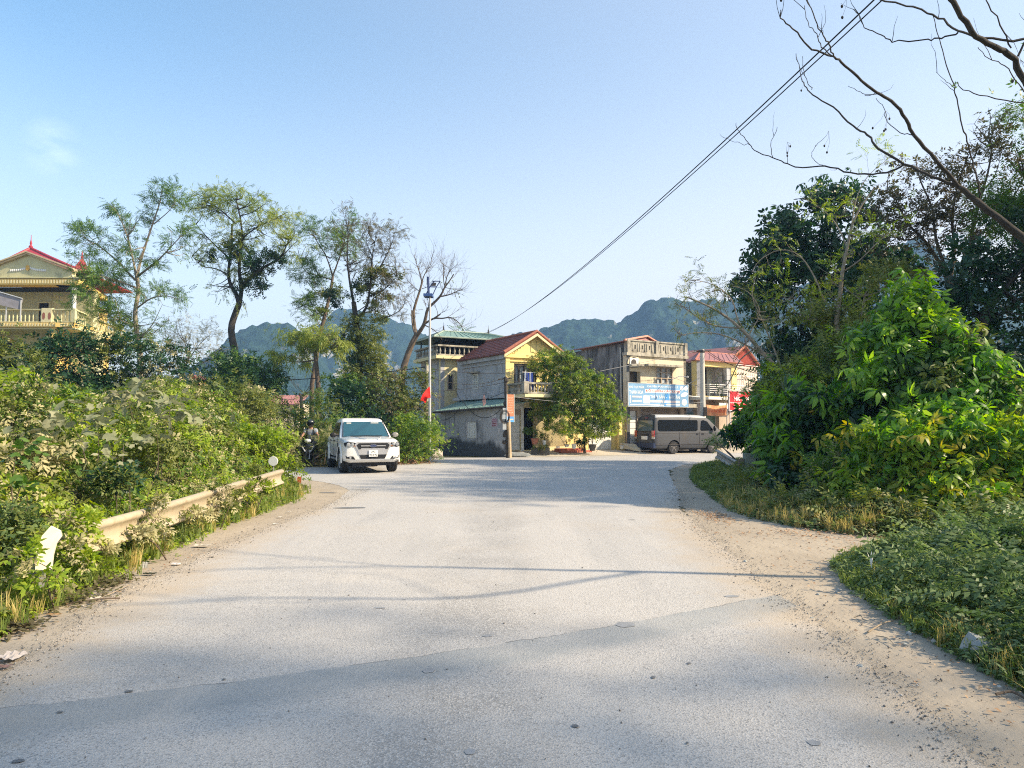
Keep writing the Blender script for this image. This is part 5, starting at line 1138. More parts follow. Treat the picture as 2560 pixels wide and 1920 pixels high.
# palm tuft over the tower roof
make_tree('palm', 'small palm top showing above the green roof of the tower house', 58, [([(1158, 1000, 0), (1158, 834, 0)], .12, .1, 0)], M['bark'], LM['green'], T_pinnate(9, .16, .05, .5), 1.0, blobs=[(1158, 832, 0, 12, 6, 1, 6)], bdens=8, per_tip=0, tw=(0, 1, 0, 0), seed=3, reach=0, crown='fronds')
# ------------------------------------------------------------------ mid bushes
def gb(px, top, D, wpx, deep=1.0, low=0.0):
    """bush blob standing on the ground with its top at pixel row top"""
    z = P(px, top, D).z; k = D/1800; x = P(px, 1000, D).x
    return (x, D, (z+low)/2+.05, wpx/2*k, wpx/2*k*deep, (z-low)/2*1.0, 1)
def stackb(px, top, D, wpx, n=2, deep=.9, seed=0):
    """column of blobs from the ground to the top"""
    rg = random.Random(seed); z = P(px, top, D).z; k = D/1800; r = wpx/2*k; out = []
    x = P(px, 1000, D).x
    for i in range(n):
        zz = z*(i+.5)/n; rr = r*(1-.25*(i/(max(1, n-1)))**2)
        out.append((x+rg.gauss(0, .12)*r, D+rg.gauss(0, .1), zz, rr*rg.uniform(.9, 1.1), rr*deep, z/n*.72, 1))
    return out
grp = 'bushes behind the left verge'
defs = [
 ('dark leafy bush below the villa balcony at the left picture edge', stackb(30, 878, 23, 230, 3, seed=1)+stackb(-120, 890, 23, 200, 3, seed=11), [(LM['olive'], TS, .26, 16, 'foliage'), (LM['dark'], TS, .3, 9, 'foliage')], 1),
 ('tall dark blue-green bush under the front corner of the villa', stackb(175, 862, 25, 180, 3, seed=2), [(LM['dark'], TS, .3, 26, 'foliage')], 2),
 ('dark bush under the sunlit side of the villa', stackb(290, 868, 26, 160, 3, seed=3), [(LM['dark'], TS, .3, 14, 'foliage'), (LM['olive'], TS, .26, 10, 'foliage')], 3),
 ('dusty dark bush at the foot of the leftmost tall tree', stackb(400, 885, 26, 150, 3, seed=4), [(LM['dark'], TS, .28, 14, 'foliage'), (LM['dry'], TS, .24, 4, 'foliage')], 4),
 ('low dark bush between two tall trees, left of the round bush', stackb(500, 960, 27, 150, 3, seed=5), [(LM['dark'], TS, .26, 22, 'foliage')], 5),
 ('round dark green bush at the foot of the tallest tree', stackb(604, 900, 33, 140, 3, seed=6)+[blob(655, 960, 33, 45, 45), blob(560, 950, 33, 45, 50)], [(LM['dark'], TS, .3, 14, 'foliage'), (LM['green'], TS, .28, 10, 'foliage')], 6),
 ('olive bush in front of the round dark bush', stackb(575, 985, 26, 170, 2, seed=7)+stackb(655, 1000, 26.5, 120, 2, seed=17), [(LM['olive'], TS, .26, 20, 'foliage'), (LM['dry'], TS, .22, 4, 'foliage')], 7),
 ('dull olive bush below the red-roofed farmhouse', stackb(735, 1032, 28.5, 130, 2, seed=8), [(LM['olive'], TS, .26, 14, 'foliage'), (LM['dark'], TS, .26, 8, 'foliage')], 8),
 ('green bush behind the motorcyclist', stackb(805, 1010, 29.2, 120, 2, seed=9), [(LM['green'], TS, .26, 10, 'foliage'), (LM['olive'], TP, .3, 9, 'foliage')], 9),
 ('dark glossy bush directly behind the white pickup', stackb(880, 975, 31, 150, 3, seed=10), [(LM['dark'], TS, .3, 18, 'foliage'), (LM['green'], TS, .28, 5, 'foliage')], 10),
 ('olive brown bush behind the pickup, left of the flag', stackb(970, 950, 31.5, 130, 3, seed=12)+stackb(1035, 945, 32.3, 90, 3, seed=13), [(LM['olive'], TS, .25, 16, 'foliage'), (LM['brown'], TS, .24, 8, 'foliage')], 12),
 ('low light green shrub by the road in front of the lamp post', stackb(1040, 1068, 29.3, 110, 1, seed=14)+stackb(1000, 1050, 29.6, 70, 2, seed=15), [(LM['green'], TS, .2, 26, 'foliage'), (LM['vine'], TS, .18, 14, 'foliage')], 14),
]
for lb, bl, pr, sd in defs: bush('bush', lb, bl, [(a, b, c*.92, d*(1.8 if sd < 8 else 1.8), e) for a, b, c, d, e in pr], group=grp, seed=sd, per=20, sig=.3, shell=.55)
bush('bush', 'dry grey-brown bank of stalks and leaves behind the motorcyclist', stackb(700, 1095, 26.7, 120, 1, seed=31)+stackb(815, 1100, 27.6, 110, 1, seed=32)+stackb(870, 1100, 28.4, 90, 1, seed=33), [(LM['dry'], TP, .22, 16, 'foliage'), (LM['olive'], TP, .24, 16, 'foliage')], seed=34, group=grp)
# dead leaves heaped under the shrub
ground_leaves_ = None
def ground_leaves(name, lb, pts, n, sz, m, seed, zs=.05):
    rn = np.random.default_rng(seed); c = np.array(pts); k = rn.integers(0, len(c), n); p = np.zeros((n, 3))
    p[:, 0] = c[k, 0]+rn.normal(size=n)*c[k, 2]; p[:, 1] = c[k, 1]+rn.normal(size=n)*c[k, 3]; d2 = ((p[:, 0]-c[k, 0])/c[k, 2])**2+((p[:, 1]-c[k, 1])/c[k, 3])**2
    p[:, 2] = .012+np.exp(-d2/2)*c[k, 4]*rn.random(n)
    o = scatter(name, p, unit(rn, n)*np.array([1, 1, .25]), unit(rn, n)*.5+np.array([0, 0, 1]), sz*rn.uniform(.5, 1.3, n), TL, m); tag(o, lb, kind='stuff'); return o
ground_leaves('leaf_litter', None, [(-4.6, 29.4, .5, .25, .35), (-5.2, 28.9, .5, .2, .22), (-4.0, 30.3, .3, .3, .25), (-5.9, 28.3, .6, .15, .1)], 2600, .12, LM['litter'], 5)
# ------------------------------------------------------------------ left verge: creeper-covered bank
def interp(x, xs, ys): return np.interp(x, xs, ys)
FX = np.array([2, 4.5, 5.5, 7.4, 9.4, 11.5, 13.5, 15.6, 17.2, 18.6, 19.8, 20.8, 21.6]); FY = np.array([-4.0, -3.98, -3.92, -4.12, -4.33, -4.5, -4.5, -4.55, -4.95, -5.6, -6.6, -8.0, -10.])
def bankH(x, y):
    d = interp(y, FX, FY)-x; d = d*np.interp(y, [13, 17, 20], [1, 1.5, 2.0])
    h = np.interp(d, [0, .3, .7, 1.1, 1.6, 2.3, 3.4, 6], [.02, .10, .24, .55, 1.0, 1.45, 1.85, 2.05])
    return h*(.50+1.08*fbm(x*.85+3, y*.85, 4, 77)), d
def bank(name, n, sel, tmpl, size, m, seed, lift=.0, x0=-10.5, y0=3.0, y1=21.5, thick=.35, kind='stuff', axis_up=0):
    rn = np.random.default_rng(seed); out = []
    x = rn.uniform(x0, -3.7, n*2); y = rn.uniform(y0**.5, y1**.5, n*2)**2
    h, d = bankH(x, y); nz_ = fbm(x*1.6+9, y*1.6+sel[2], 3, sel[3]); ok = (d > sel[0][0]) & (d < sel[0][1]) & (nz_ > sel[1][0]) & (nz_ < sel[1][1])
    x, y, h, d = x[ok], y[ok], h[ok], d[ok]; k = len(x)
    z = h-rn.random(k)**1.6*np.minimum(thick, h)+lift+rn.normal(size=k)*.04
    p = np.stack([x+rn.normal(size=k)*.08, y+rn.normal(size=k)*.08, np.maximum(z, .01)], 1)
    g = .25; hx = (bankH(x+g, y)[0]-h)/g; hy = (bankH(x, y+g)[0]-h)/g
    nn = np.stack([-hx, -hy, np.ones(k)], 1)+unit(rn, k)*.7
    ax = unit(rn, k)+np.array([.35, -.1, -.2+axis_up])
    if axis_up >= 2: ax = np.array([[0, 0, 1.]])+unit(rn, k)*.18; nn = unit(rn, k); 
    return p, ax, nn, rn.uniform(.6, 1.3, k)*size
def bank_obj(name, *a, **k):
    tm, m = a[2], a[4]; p, ax, nn, s = bank(name, *a, **k)
    if k.get('axis_up', 0) >= 2:  # tufts: local z is the blade direction
        ax, nn = np.cross(ax, unit(np.random.default_rng(1), len(ax))), ax
    o = scatter(name, p, ax, nn, s, tm, m); tag(o, kind='stuff'); return o
bank_obj('creeper_cover', 17000, ((.55, 9), (.0, .56), 0, 5), TS, .17, LM['vine'], 1)
bank_obj('creeper_cover', 22000, ((.45, 9), (.36, 1), 0, 5), TS, .15, LM['olive'], 2)
bank_obj('dusty_creeper', 15000, ((.4, 9), (.50, 1), 7, 15), TS, .15, LM['dry'], 3)
bank_obj('leafy_undergrowth', 9000, ((.2, 3.5), (.42, 1), 3, 25), TSF, .19, LM['green'], 4)
bank_obj('verge_weeds', 22000, ((.02, 1.15), (0, 1), 3, 25), TS, .10, LM['vine'], 6, thick=.2)
bank_obj('verge_weeds', 12000, ((.1, .9), (0, 1), 3, 25), TS, .09, LM['olive'], 16, thick=.3, lift=.08)
bank_obj('verge_weeds', 7000, ((.1, 1.3), (.42, 1), 13, 35), TS, .11, LM['bright'], 7, thick=.2)
bank_obj('verge_grass', 3800, ((-.06, .9), (0, 1), 3, 45), TT, .2, LM['grass'], 8, thick=.3, axis_up=2)
bank_obj('dry_verge_grass', 1500, ((-.1, .6), (.5, 1), 3, 46), TT2, .22, LM['drygrass'], 9, thick=.3, axis_up=2)
# soil bank under the leaves
xs = np.linspace(-3.9, -14, 60); ys = np.linspace(2, 22, 90); XX, YY = np.meshgrid(xs, ys); HH, DD = bankH(XX, YY)
V = np.stack([XX, YY, np.where(DD > 0, HH*.72-.03, -.05)], -1).reshape(-1, 3); i = np.arange(60*89).reshape(89, 60)[:, :-1].ravel()
npmesh('bank', V, np.stack([i, i+60, i+61, i+1], 1), M['soil'], smooth=True)['kind'] = 'structure'
# big dusty broad-leaved shrubs rising out of the creeper
def broad(label, spots, seed, n=46, sz=.34, h=.5, m='dust'):
    bl = [blob(px, py, D, r*1.1, r*.85) for px, py, D, r in spots]
    bush('broadleaf_shrub', label, bl, [(LM[m], TB, sz*.56, 12 if m == 'dust' else 18, 'foliage')], base=(bl[0][0], bl[0][1], .3), cat='shrub', group='dusty broad-leaved shrubs on the left bank', seed=seed, stems=3, sig=.2, shell=.45, per=9, up=.9, droop=.3)
broad('big pale dusty leaves at the left picture edge above the bank', [(20, 960, 11.5, 50), (75, 985, 11.5, 40), (30, 1010, 11, 50), (90, 1030, 11, 30)], 5, 44, .30)
broad('tall dusty broad leaves below the dark villa bushes', [(325, 990, 13.5, 36), (350, 1015, 13.5, 36), (300, 1010, 13.5, 25)], 6, 44, .33)
broad('pale dusty leaves in the middle of the bank crest', [(430, 1015, 13, 40), (400, 1030, 12.5, 36), (470, 1035, 14, 25)], 7, 44, .33)
broad('small group of dusty leaves toward the right end of the bank', [(560, 1060, 16, 22), (600, 1075, 16.5, 15)], 8, 30, .30)
broad('dusty leaves low in the middle of the bank', [(190, 1070, 10, 50), (240, 1050, 10.5, 50), (130, 1090, 9.5, 40), (60, 1110, 9, 45), (250, 1090, 10, 35)], 9, 44, .26)
broad('dusty leaves above the first guardrail beam', [(330, 1110, 10.5, 40), (400, 1080, 11, 35), (290, 1150, 9.6, 30)], 10, 36, .2)
broad('green broad leaves among the creeper at the left picture edge', [(20, 1180, 7.6, 50), (60, 1140, 8, 40), (40, 1230, 7.2, 40)], 14, 40, .2, m='green')
# grey leafy hanging vines over the guardrail
def vb(px, py, D, rx, ry, w_=1): return blob(px, py, D, rx, ry, .8, w_)
bush('creeper_clump', 'creeper hanging over the near end of the guardrail', [vb(110, 1440, 6.3, 45, 24), vb(62, 1410, 6.4, 30, 40), vb(200, 1325, 7.3, 44, 50), vb(160, 1400, 7.0, 60, 40), vb(230, 1400, 7.6, 50, 40)], [(LM['vine'], TS, .13, 120, 'foliage'), (LM['dry'], TS, .12, 60, 'foliage')], cat='creeper', seed=3, stems=4, group='creeper clumps over the guardrail', sig=.12)
bush('creeper_clump', 'creeper between the first and second guardrail stretches', [vb(395, 1290, 8.9, 22, 42), vb(390, 1340, 8.7, 42, 22), vb(340, 1345, 8.3, 40, 14)], [(LM['dry'], TS, .12, 130, 'foliage'), (LM['olive'], TS, .12, 60, 'foliage')], cat='creeper', seed=4, stems=4, group='creeper clumps over the guardrail', sig=.12)
bush('creeper_clump', 'creeper between the second and third guardrail stretches', [vb(545, 1240, 11.1, 20, 38), vb(560, 1275, 11.1, 36, 18), vb(480, 1290, 10, 40, 14)], [(LM['dry'], TS, .12, 110, 'foliage'), (LM['olive'], TS, .12, 60, 'foliage')], cat='creeper', seed=5, stems=4, group='creeper clumps over the guardrail', sig=.12)
bush('creeper_clump', 'creeper before the far tip of the left guardrail', [vb(632, 1200, 12.9, 18, 34), vb(650, 1228, 12.9, 34, 18), vb(600, 1245, 12, 36, 12)], [(LM['olive'], TS, .12, 110, 'foliage'), (LM['vine'], TS, .12, 60, 'foliage')], cat='creeper', seed=6, stems=4, group='creeper clumps over the guardrail', sig=.12)
bush('creeper_clump', 'tall yellow-green creeper mound at the end of the left bank', [vb(700, 1140, 17, 40, 50), vb(660, 1120, 16.5, 45, 45), vb(715, 1190, 17.2, 34, 40), vb(610, 1110, 16, 45, 40)], [(LM['vine'], TS, .16, 60, 'foliage'), (LM['olive'], TS, .16, 30, 'foliage')], cat='creeper', seed=7, stems=4, group='creeper clumps over the guardrail', sig=.2)

rgb_ = random.Random(8)
for i, (lb, px, py, D, rx, ry, lf) in enumerate([('dusty pale creeper mound at the left edge, below the broad leaves', 90, 1150, 9.2, 105, 60, 'dry'), ('bright green creeper mound behind the broad leaves at the far left', 200, 1010, 13.5, 75, 40, 'green'), ('tall yellow-green creeper column in the middle of the bank', 470, 1110, 13.5, 48, 62, 'vine'), ('dark hollow thicket between the creeper mounds of the bank', 290, 1200, 9.6, 60, 50, 'dark'), ('olive creeper mound left of the yellow-green creeper column', 380, 1120, 12, 50, 55, 'olive'), ('yellow-green creeper mound above the middle guardrail beam', 560, 1130, 15, 45, 50, 'vine'), ('dark leafy weeds at the left picture edge below the creeper', 30, 1330, 6.9, 60, 80, 'cover')]):
    bush('creeper_mound', lb, [vb(px+rgb_.uniform(-.5, .5)*rx, py+rgb_.uniform(-.3, .4)*ry, D, rx*.55, ry*.6) for k in range(6)], [(LM[lf], TS if lf != 'cover' else TSF, .17 if D > 8 else .14, 26 if D > 8 else 60, 'foliage'), (LM['olive'], TS, .15, 10, 'foliage')], cat='creeper', seed=120+i, stems=3, group='creeper mounds on the left bank', sig=.2)
# ------------------------------------------------------------------ right side vegetation
def inpoly(x, y, poly):
    c = np.zeros(len(x), bool); n = len(poly)
    for i in range(n):
        x1, y1 = poly[i]; x2, y2 = poly[(i+1) % n]
        if y1 == y2: continue
        c ^= ((y1 > y) != (y2 > y)) & (x < (x2-x1)*(y-y1)/(y2-y1)+x1)
    return c
def pldist(x, y, pl):
    d = np.full(len(x), 1e9)
    for (x1, y1), (x2, y2) in zip(pl, pl[1:]):
        vx, vy = x2-x1, y2-y1; t = np.clip(((x-x1)*vx+(y-y1)*vy)/(vx*vx+vy*vy), 0, 1)
        d = np.minimum(d, np.hypot(x-x1-t*vx, y-y1-t*vy))
    return d
E1 = [(3.0, 1.5), (3.0, 3.3), (3.05, 5), (3.1, 5.8), (3.25, 7), (3.5, 8), (3.85, 8.6), (4.6, 9.35), (5.7, 9.95)]
P1 = E1+[(12, 10), (12, 1.5)]
E2 = [(5.7, 9.95), (4.95, 10.45), (4.45, 11.2), (4.1, 12.2), (4.05, 13.4), (4.25, 15), (4.55, 17), (5.05, 20.5), (5.7, 23), (6.4, 25.8), (7.5, 28.2), (9.2, 30.6)]
P2 = E2+[(14, 31), (14, 9.95)]
def cover(name, poly, edge, prof, n, tmpl, size, m, seed, rng_=(0, 99), msk=(0, 1, 0), up=False, thick=.5, nearpow=1.6, clipx=None, yr=None):
    rn = np.random.default_rng(seed); pa = np.array(poly); x0, y0 = pa.min(0); x1, y1 = pa.max(0)
    x = rn.uniform(x0, min(x1, clipx or x1), n*3); y = y0+(y1-y0)*rn.random(n*3)**nearpow
    ok = inpoly(x, y, poly); x, y = x[ok], y[ok]; d = pldist(x, y, edge); nz_ = fbm(x*1.3+4, y*1.3+2, 3, msk[2])
    ok = (d > rng_[0]) & (d < rng_[1]) & (nz_ > msk[0]) & (nz_ < msk[1])
    if yr: ok &= (y > yr[0]) & (y < yr[1])
    x, y, d = x[ok][:n], y[ok][:n], d[ok][:n]; k = len(x)
    h = np.interp(d, prof[0], prof[1])*(.3+1.4*fbm(x*1.6, y*1.6, 4, 91)); h = h*np.interp(y, [16, 21.5], [1, .5]); z = h*(1-thick*rn.random(k)**1.3)
    if up:
        p = np.stack([x, y, np.zeros(k)], 1); a = np.array([[0, 0, 1.]])+unit(rn, k)*.2
        o = scatter(name, p, np.cross(a, unit(rn, k)), a, size*rn.uniform(.5, 1.3, k)*(.5+h/ max(prof[1])), tmpl, m)
    else:
        p = np.stack([x, y, np.maximum(z, .01)], 1); o = scatter(name, p, unit(rn, k)+np.array([-.2, -.2, -.15]), np.array([[0, 0, 1.]])+unit(rn, k)*.6, size*rn.uniform(.6, 1.3, k), tmpl, m)
    tag(o, kind='stuff'); return o
PR1 = ([0, .2, .6, 1.4, 3.2, 5], [.05, .16, .32, .45, .62, .78]); PR2 = ([0, .2, .6, 1.2, 2.4, 4], [.04, .16, .32, .45, .6, .7])
cover('ground_cover', P1, E1, PR1, 30000, TS, .105, LM['cover'], 1, clipx=7.5)
cover('ground_cover', P1, E1, PR1, 6000, TSF, .12, LM['green'], 2, (.5, 9), (.5, 1, 4), clipx=8); cover('weed_stalks', P1, E1, PR1, 2600, TP, .3, LM['cover'], 62, (.3, 9), (.4, 1, 9), clipx=7, thick=.05); cover('weed_stalks', P2, E2, PR2, 2600, TP, .34, LM['olive'], 63, (.3, 3), (.45, 1, 9), clipx=9, yr=(9.9, 20), thick=.05)
cover('ground_cover', P1, E1, PR1, 7000, TS, .12, LM['olive'], 12, (1.4, 9), (.42, 1, 8), clipx=8)
cover('verge_grass', P1, E1, PR1, 3200, TT, .26, LM['grass'], 3, (0, 1.2), up=True, clipx=7)
cover('dry_verge_grass', P1, E1, PR1, 1800, TT2, .26, LM['drygrass'], 4, (-.1, .6), (.48, 1, 5), up=True, clipx=7)
cover('ground_cover', P2, E2, PR2, 22000, TS, .15, LM['cover'], 5, nearpow=1.2, clipx=11)
cover('ground_cover', P2, E2, PR2, 13000, TS, .13, LM['olive'], 6, (.15, 4), (.3, 1, 6), nearpow=1.5, clipx=12, yr=(9.9, 15.2)); cover('ground_cover', P2, E2, PR2, 9000, TS, .12, LM['dry'], 61, (.0, 3), (.42, 1, 7), nearpow=1.5, clipx=12, yr=(9.9, 15.5), thick=.3)
cover('verge_grass', P2, E2, PR2, 4200, TT2, .36, LM['drygrass'], 7, (0, .9), up=True, nearpow=1.5, clipx=9, yr=(10.5, 15.5))
cover('verge_grass', P2, E2, PR2, 2600, TT2, .34, LM['grass'], 8, (0, 1.0), up=True, nearpow=1.0, clipx=9, yr=(14, 31))
M['petal'] = mat('white_petals', (.75, .75, .72), .8)
cover('wild_flowers', P2, E2, PR2, 900, TL, .035, M['petal'], 9, (.1, 3), (.45, 1, 3), nearpow=1, clipx=9, yr=(14, 26), thick=.05)
cover('wild_flowers', P1, E1, PR1, 260, TL, .022, M['petal'], 10, (.2, 3), (.5, 1, 3), clipx=6, thick=.05)
def RB(*a): return [blob(*b) for b in a]
# bright compound-leaved bushes (front row)
g2 = 'bright compound-leaved bushes on the right'
bush('compound_leaf_bush', 'bright green hanging-leaved bush at the left end of the right thicket, above the guardrail', RB((1910, 1065, 24.6, 66, 50), (1852, 1088, 25, 28, 24), (1950, 1015, 24, 66, 45), (1922, 1005, 24.4, 30, 24), (1960, 1100, 23.6, 80, 60), (1950, 1135, 24.2, 60, 36)), [(LM['bright'], TW, 0.44, 18.0, 'foliage'), (LM['dark'], TW, 0.40, 8.3, 'foliage'), (LM['yellow'], TW, 0.29, 1.0, 'yellow_leaves')], base=(*plan(1920, 24), 0), seed=71, group=g2, sig=.26, per=18)
bush('compound_leaf_bush', 'bright green hanging-leaved bush in the middle of the right thicket, above the yellow grass', RB((1985, 1060, 15.6, 60, 50), (2070, 1040, 14.9, 100, 60), (2080, 1130, 14.6, 120, 70), (1990, 1130, 15.0, 70, 60), (2160, 1080, 14.4, 80, 70), (2020, 1200, 14.2, 80, 50), (2130, 1200, 14.0, 100, 55), (2000, 1190, 14.2, 60, 45), (2080, 1225, 13.8, 80, 36)), [(LM['bright'], TW, 0.40, 16.6, 'foliage'), (LM['dark'], TW, 0.37, 12.5, 'foliage'), (LM['yellow'], TW, 0.26, 0.5, 'yellow_leaves')], base=(*plan(2070, 14.7), 0), seed=72, group=g2, sig=.26, per=18)
bush('compound_leaf_bush', 'tallest bright green bush of the right thicket, its top lit by the sun', RB((2280, 770, 14.2, 58, 42), (2320, 820, 14.1, 50, 36), (2215, 860, 14.2, 62, 40), (2290, 850, 14.0, 75, 50), (2240, 940, 13.8, 90, 60), (2330, 930, 13.8, 60, 60), (2270, 1010, 13.8, 110, 60)), [(LM['bright'], TW, 0.37, 19.4, 'foliage'), (LM['green'], TW, 0.36, 8.3, 'foliage')], base=(*plan(2260, 14), 0), seed=73, group=g2, sig=.26, per=18)
bush('compound_leaf_bush', 'bright green bush on the right with lit top leaves, in front of the black-green thicket', RB((2400, 880, 13.1, 58, 34), (2460, 910, 13.0, 46, 40), (2400, 960, 12.8, 90, 60), (2470, 1000, 12.6, 70, 60), (2360, 1050, 12.6, 90, 60)), [(LM['bright'], TW, 0.34, 18.0, 'foliage'), (LM['olive'], TW, 0.30, 11.1, 'foliage')], base=(*plan(2420, 12.8), 0), seed=74, group=g2, sig=.26, per=18)
bush('compound_leaf_bush', 'low green bush with sunlit and yellow leaves at the right picture edge', RB((2360, 1140, 11.7, 110, 75), (2470, 1120, 11.5, 90, 80), (2290, 1180, 11.9, 80, 60), (2400, 1220, 11.3, 110, 55), (2540, 1160, 11.3, 60, 70), (2240, 1120, 12.3, 80, 60), (2250, 1215, 11.9, 100, 45), (2180, 1190, 12.6, 80, 50), (2460, 1230, 11.2, 100, 50), (2150, 1240, 12.3, 70, 30)), [(LM['bright'], TW, 0.29, 16.6, 'foliage'), (LM['vine'], TW, 0.26, 13.9, 'foliage'), (LM['yellow'], TW, 0.26, 3.0, 'yellow_leaves')], base=(*plan(2400, 11.6), 0), seed=75, group=g2, sig=.24, per=18)
bush('compound_leaf_bush', 'yellowing bush cut by the right picture edge', RB((2540, 1050, 12.4, 60, 45), (2570, 1110, 12.2, 60, 60), (2580, 1200, 11.8, 60, 70), (2620, 1080, 12.4, 70, 80)), [(LM['vine'], TW, 0.28, 16.6, 'foliage'), (LM['yellow'], TW, 0.26, 6.9, 'yellow_leaves')], base=(*plan(2570, 12.2), 0), seed=76, group=g2, sig=.24, per=18)
bush('shrub', 'olive and yellow-green shrub filling the gap between the compound-leaved bushes and the dark tree', RB((2030, 950, 18.5, 60, 45), (2110, 900, 18.5, 65, 50), (2180, 850, 18, 50, 45), (2090, 980, 18, 80, 50), (2000, 1010, 19, 60, 45), (2170, 940, 17.5, 60, 60), (1950, 950, 20, 45, 34)), [(LM['olive'], TP, .34, 26, 'foliage'), (LM['vine'], TW, .28, 12, 'foliage'), (LM['green'], TS, .26, 14, 'foliage')], base=(*plan(2090, 18.3), 0), seed=88, cat='shrub', sig=.26, per=16)
bush('sapling', 'pale green sapling with upright leaf sprays in front of the right thicket', RB((2085, 1180, 13.0, 30, 40), (2060, 1210, 13.0, 40, 25), (2110, 1215, 13.0, 36, 25)), [(LM['green'], TPF, .36, 18, 'foliage'), (LM['dry'], TPF, .3, 8, 'foliage')], base=(*plan(2085, 13), 0), seed=77, cat='sapling', sig=.16, per=10, droop=-.3)
bush('bush', 'blue-green shaded bush beside the concrete guardrail post', RB((1945, 1155, 23.4, 45, 32, .5), (1925, 1135, 23.6, 36, 26, .5), (1790, 1108, 27, 22, 16, .5)), [(LM['green'], TP, .3, 20, 'foliage'), (LM['cover'], TS, .26, 16, 'foliage')], base=(*plan(1935, 23.5), 0), seed=78, group=None, sig=.2)
# dark trees behind
make_tree('tree', 'big very dark green tree rising over the right thicket', 28,
 [([(2060, 1040, 0), (2055, 900, 0), (2050, 800, 0), (2045, 700, 0)], .3, .2, .2), ([(2045, 720, 0), (1990, 640, .4), (1950, 590, .6)], .13, .04, .6), ([(2045, 700, 0), (2080, 620, -.4), (2090, 540, -.5)], .13, .04, .6), ([(2045, 720, 0), (2130, 680, -.5), (2200, 640, -.8)], .12, .04, .6)],
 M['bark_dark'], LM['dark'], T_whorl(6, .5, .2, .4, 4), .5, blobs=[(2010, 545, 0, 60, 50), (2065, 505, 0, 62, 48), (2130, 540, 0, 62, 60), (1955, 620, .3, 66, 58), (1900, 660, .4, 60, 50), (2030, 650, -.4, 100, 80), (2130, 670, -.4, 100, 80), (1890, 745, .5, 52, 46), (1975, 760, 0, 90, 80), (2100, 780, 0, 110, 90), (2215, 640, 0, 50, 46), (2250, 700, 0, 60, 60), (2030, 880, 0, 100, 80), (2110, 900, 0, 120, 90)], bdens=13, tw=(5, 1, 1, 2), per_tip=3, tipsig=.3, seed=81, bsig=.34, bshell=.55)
make_tree('tree', 'black-green thicket tree filling the space behind the bushes at the right picture edge', 20,
 [([(2470, 1050, 0), (2465, 900, 0), (2455, 780, 0)], .22, .12, .2), ([(2455, 800, 0), (2400, 740, .3)], .08, .03, .6), ([(2455, 790, 0), (2530, 700, -.3)], .08, .03, .6)],
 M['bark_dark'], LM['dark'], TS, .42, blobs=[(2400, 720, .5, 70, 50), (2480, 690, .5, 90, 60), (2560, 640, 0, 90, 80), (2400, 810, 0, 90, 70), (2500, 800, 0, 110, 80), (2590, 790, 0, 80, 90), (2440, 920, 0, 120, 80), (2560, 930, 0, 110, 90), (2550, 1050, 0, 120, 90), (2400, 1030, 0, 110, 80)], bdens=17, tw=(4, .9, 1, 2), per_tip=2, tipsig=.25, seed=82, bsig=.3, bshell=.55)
make_tree('tree', 'dark tree with thin foliage at the upper right, behind the bare branches', 22,
 [([(2580, 1000, 0), (2575, 800, 0), (2560, 640, 0), (2555, 560, 0)], .2, .1, .2), ([(2560, 640, 0), (2520, 560, .2), (2490, 520, .3)], .07, .02, 1.2)],
 M['bark_dark'], LM['green'], TP, .4, blobs=[(2560, 560, 0, 60, 60), (2520, 620, 0, 50, 50), (2600, 480, 0, 60, 80), (2640, 620, 0, 80, 100)], bdens=16, tw=(8, .9, 1, 3), per_tip=5, tipsig=.25, seed=83, bsig=.28)
make_tree('tree', 'brownish open-crowned tree with several leaning trunks behind the right thicket', 25,
 [([(2390, 1050, 0), (2390, 850, 0), (2385, 740, 0), (2370, 690, 0)], .2, .12, .1), ([(2380, 725, 0), (2350, 660, .3), (2310, 600, .5), (2270, 560, .7), (2240, 500, .8)], .09, .02, 1.3), ([(2385, 735, 0), (2420, 650, -.3), (2430, 580, -.4), (2450, 500, -.5), (2470, 430, -.6), (2480, 370, -.6)], .1, .02, 1.5), ([(2375, 700, 0), (2385, 620, 0), (2380, 540, .1), (2395, 460, .1), (2420, 390, .1)], .08, .02, 1.5), ([(2430, 600, -.4), (2480, 560, -.7), (2530, 500, -1), (2560, 440, -1)], .06, .015, 1.4), ([(2370, 690, 0), (2340, 600, .2), (2330, 520, .3), (2300, 450, .4), (2290, 400, .4)], .07, .015, 1.4), ([(2300, 590, .5), (2260, 600, .7), (2200, 570, .9), (2180, 520, 1)], .04, .01, 1.3)],
 M['bark'], LM['brown'], TS, .27, blobs=[(2480, 350, -.5, 66, 50, 1, .7), (2420, 400, 0, 70, 50, 1, .6), (2320, 430, .3, 66, 44, 1, .5), (2250, 480, .6, 56, 44, 1, .6), (2380, 480, 0, 90, 50, 1, .6), (2480, 480, -.5, 80, 60, 1, .6), (2540, 400, -1, 60, 70, 1, .7), (2210, 530, .8, 50, 36, 1, .6), (2320, 540, .3, 80, 40, 1, .5), (2440, 590, -.4, 70, 40, 1, .35), (2540, 540, -.9, 60, 50, 1, .6)], bdens=11, tw=(10, .8, 1, 3), per_tip=3, tipsig=.16, seed=84, bsig=.22, bper=12,
 extra=[([(2540, 300, -1, 60, 36), (2500, 330, -.6, 44, 30), (2580, 360, -1, 50, 50)], LM['green'], TP, .34, 12, 'green_foliage')])
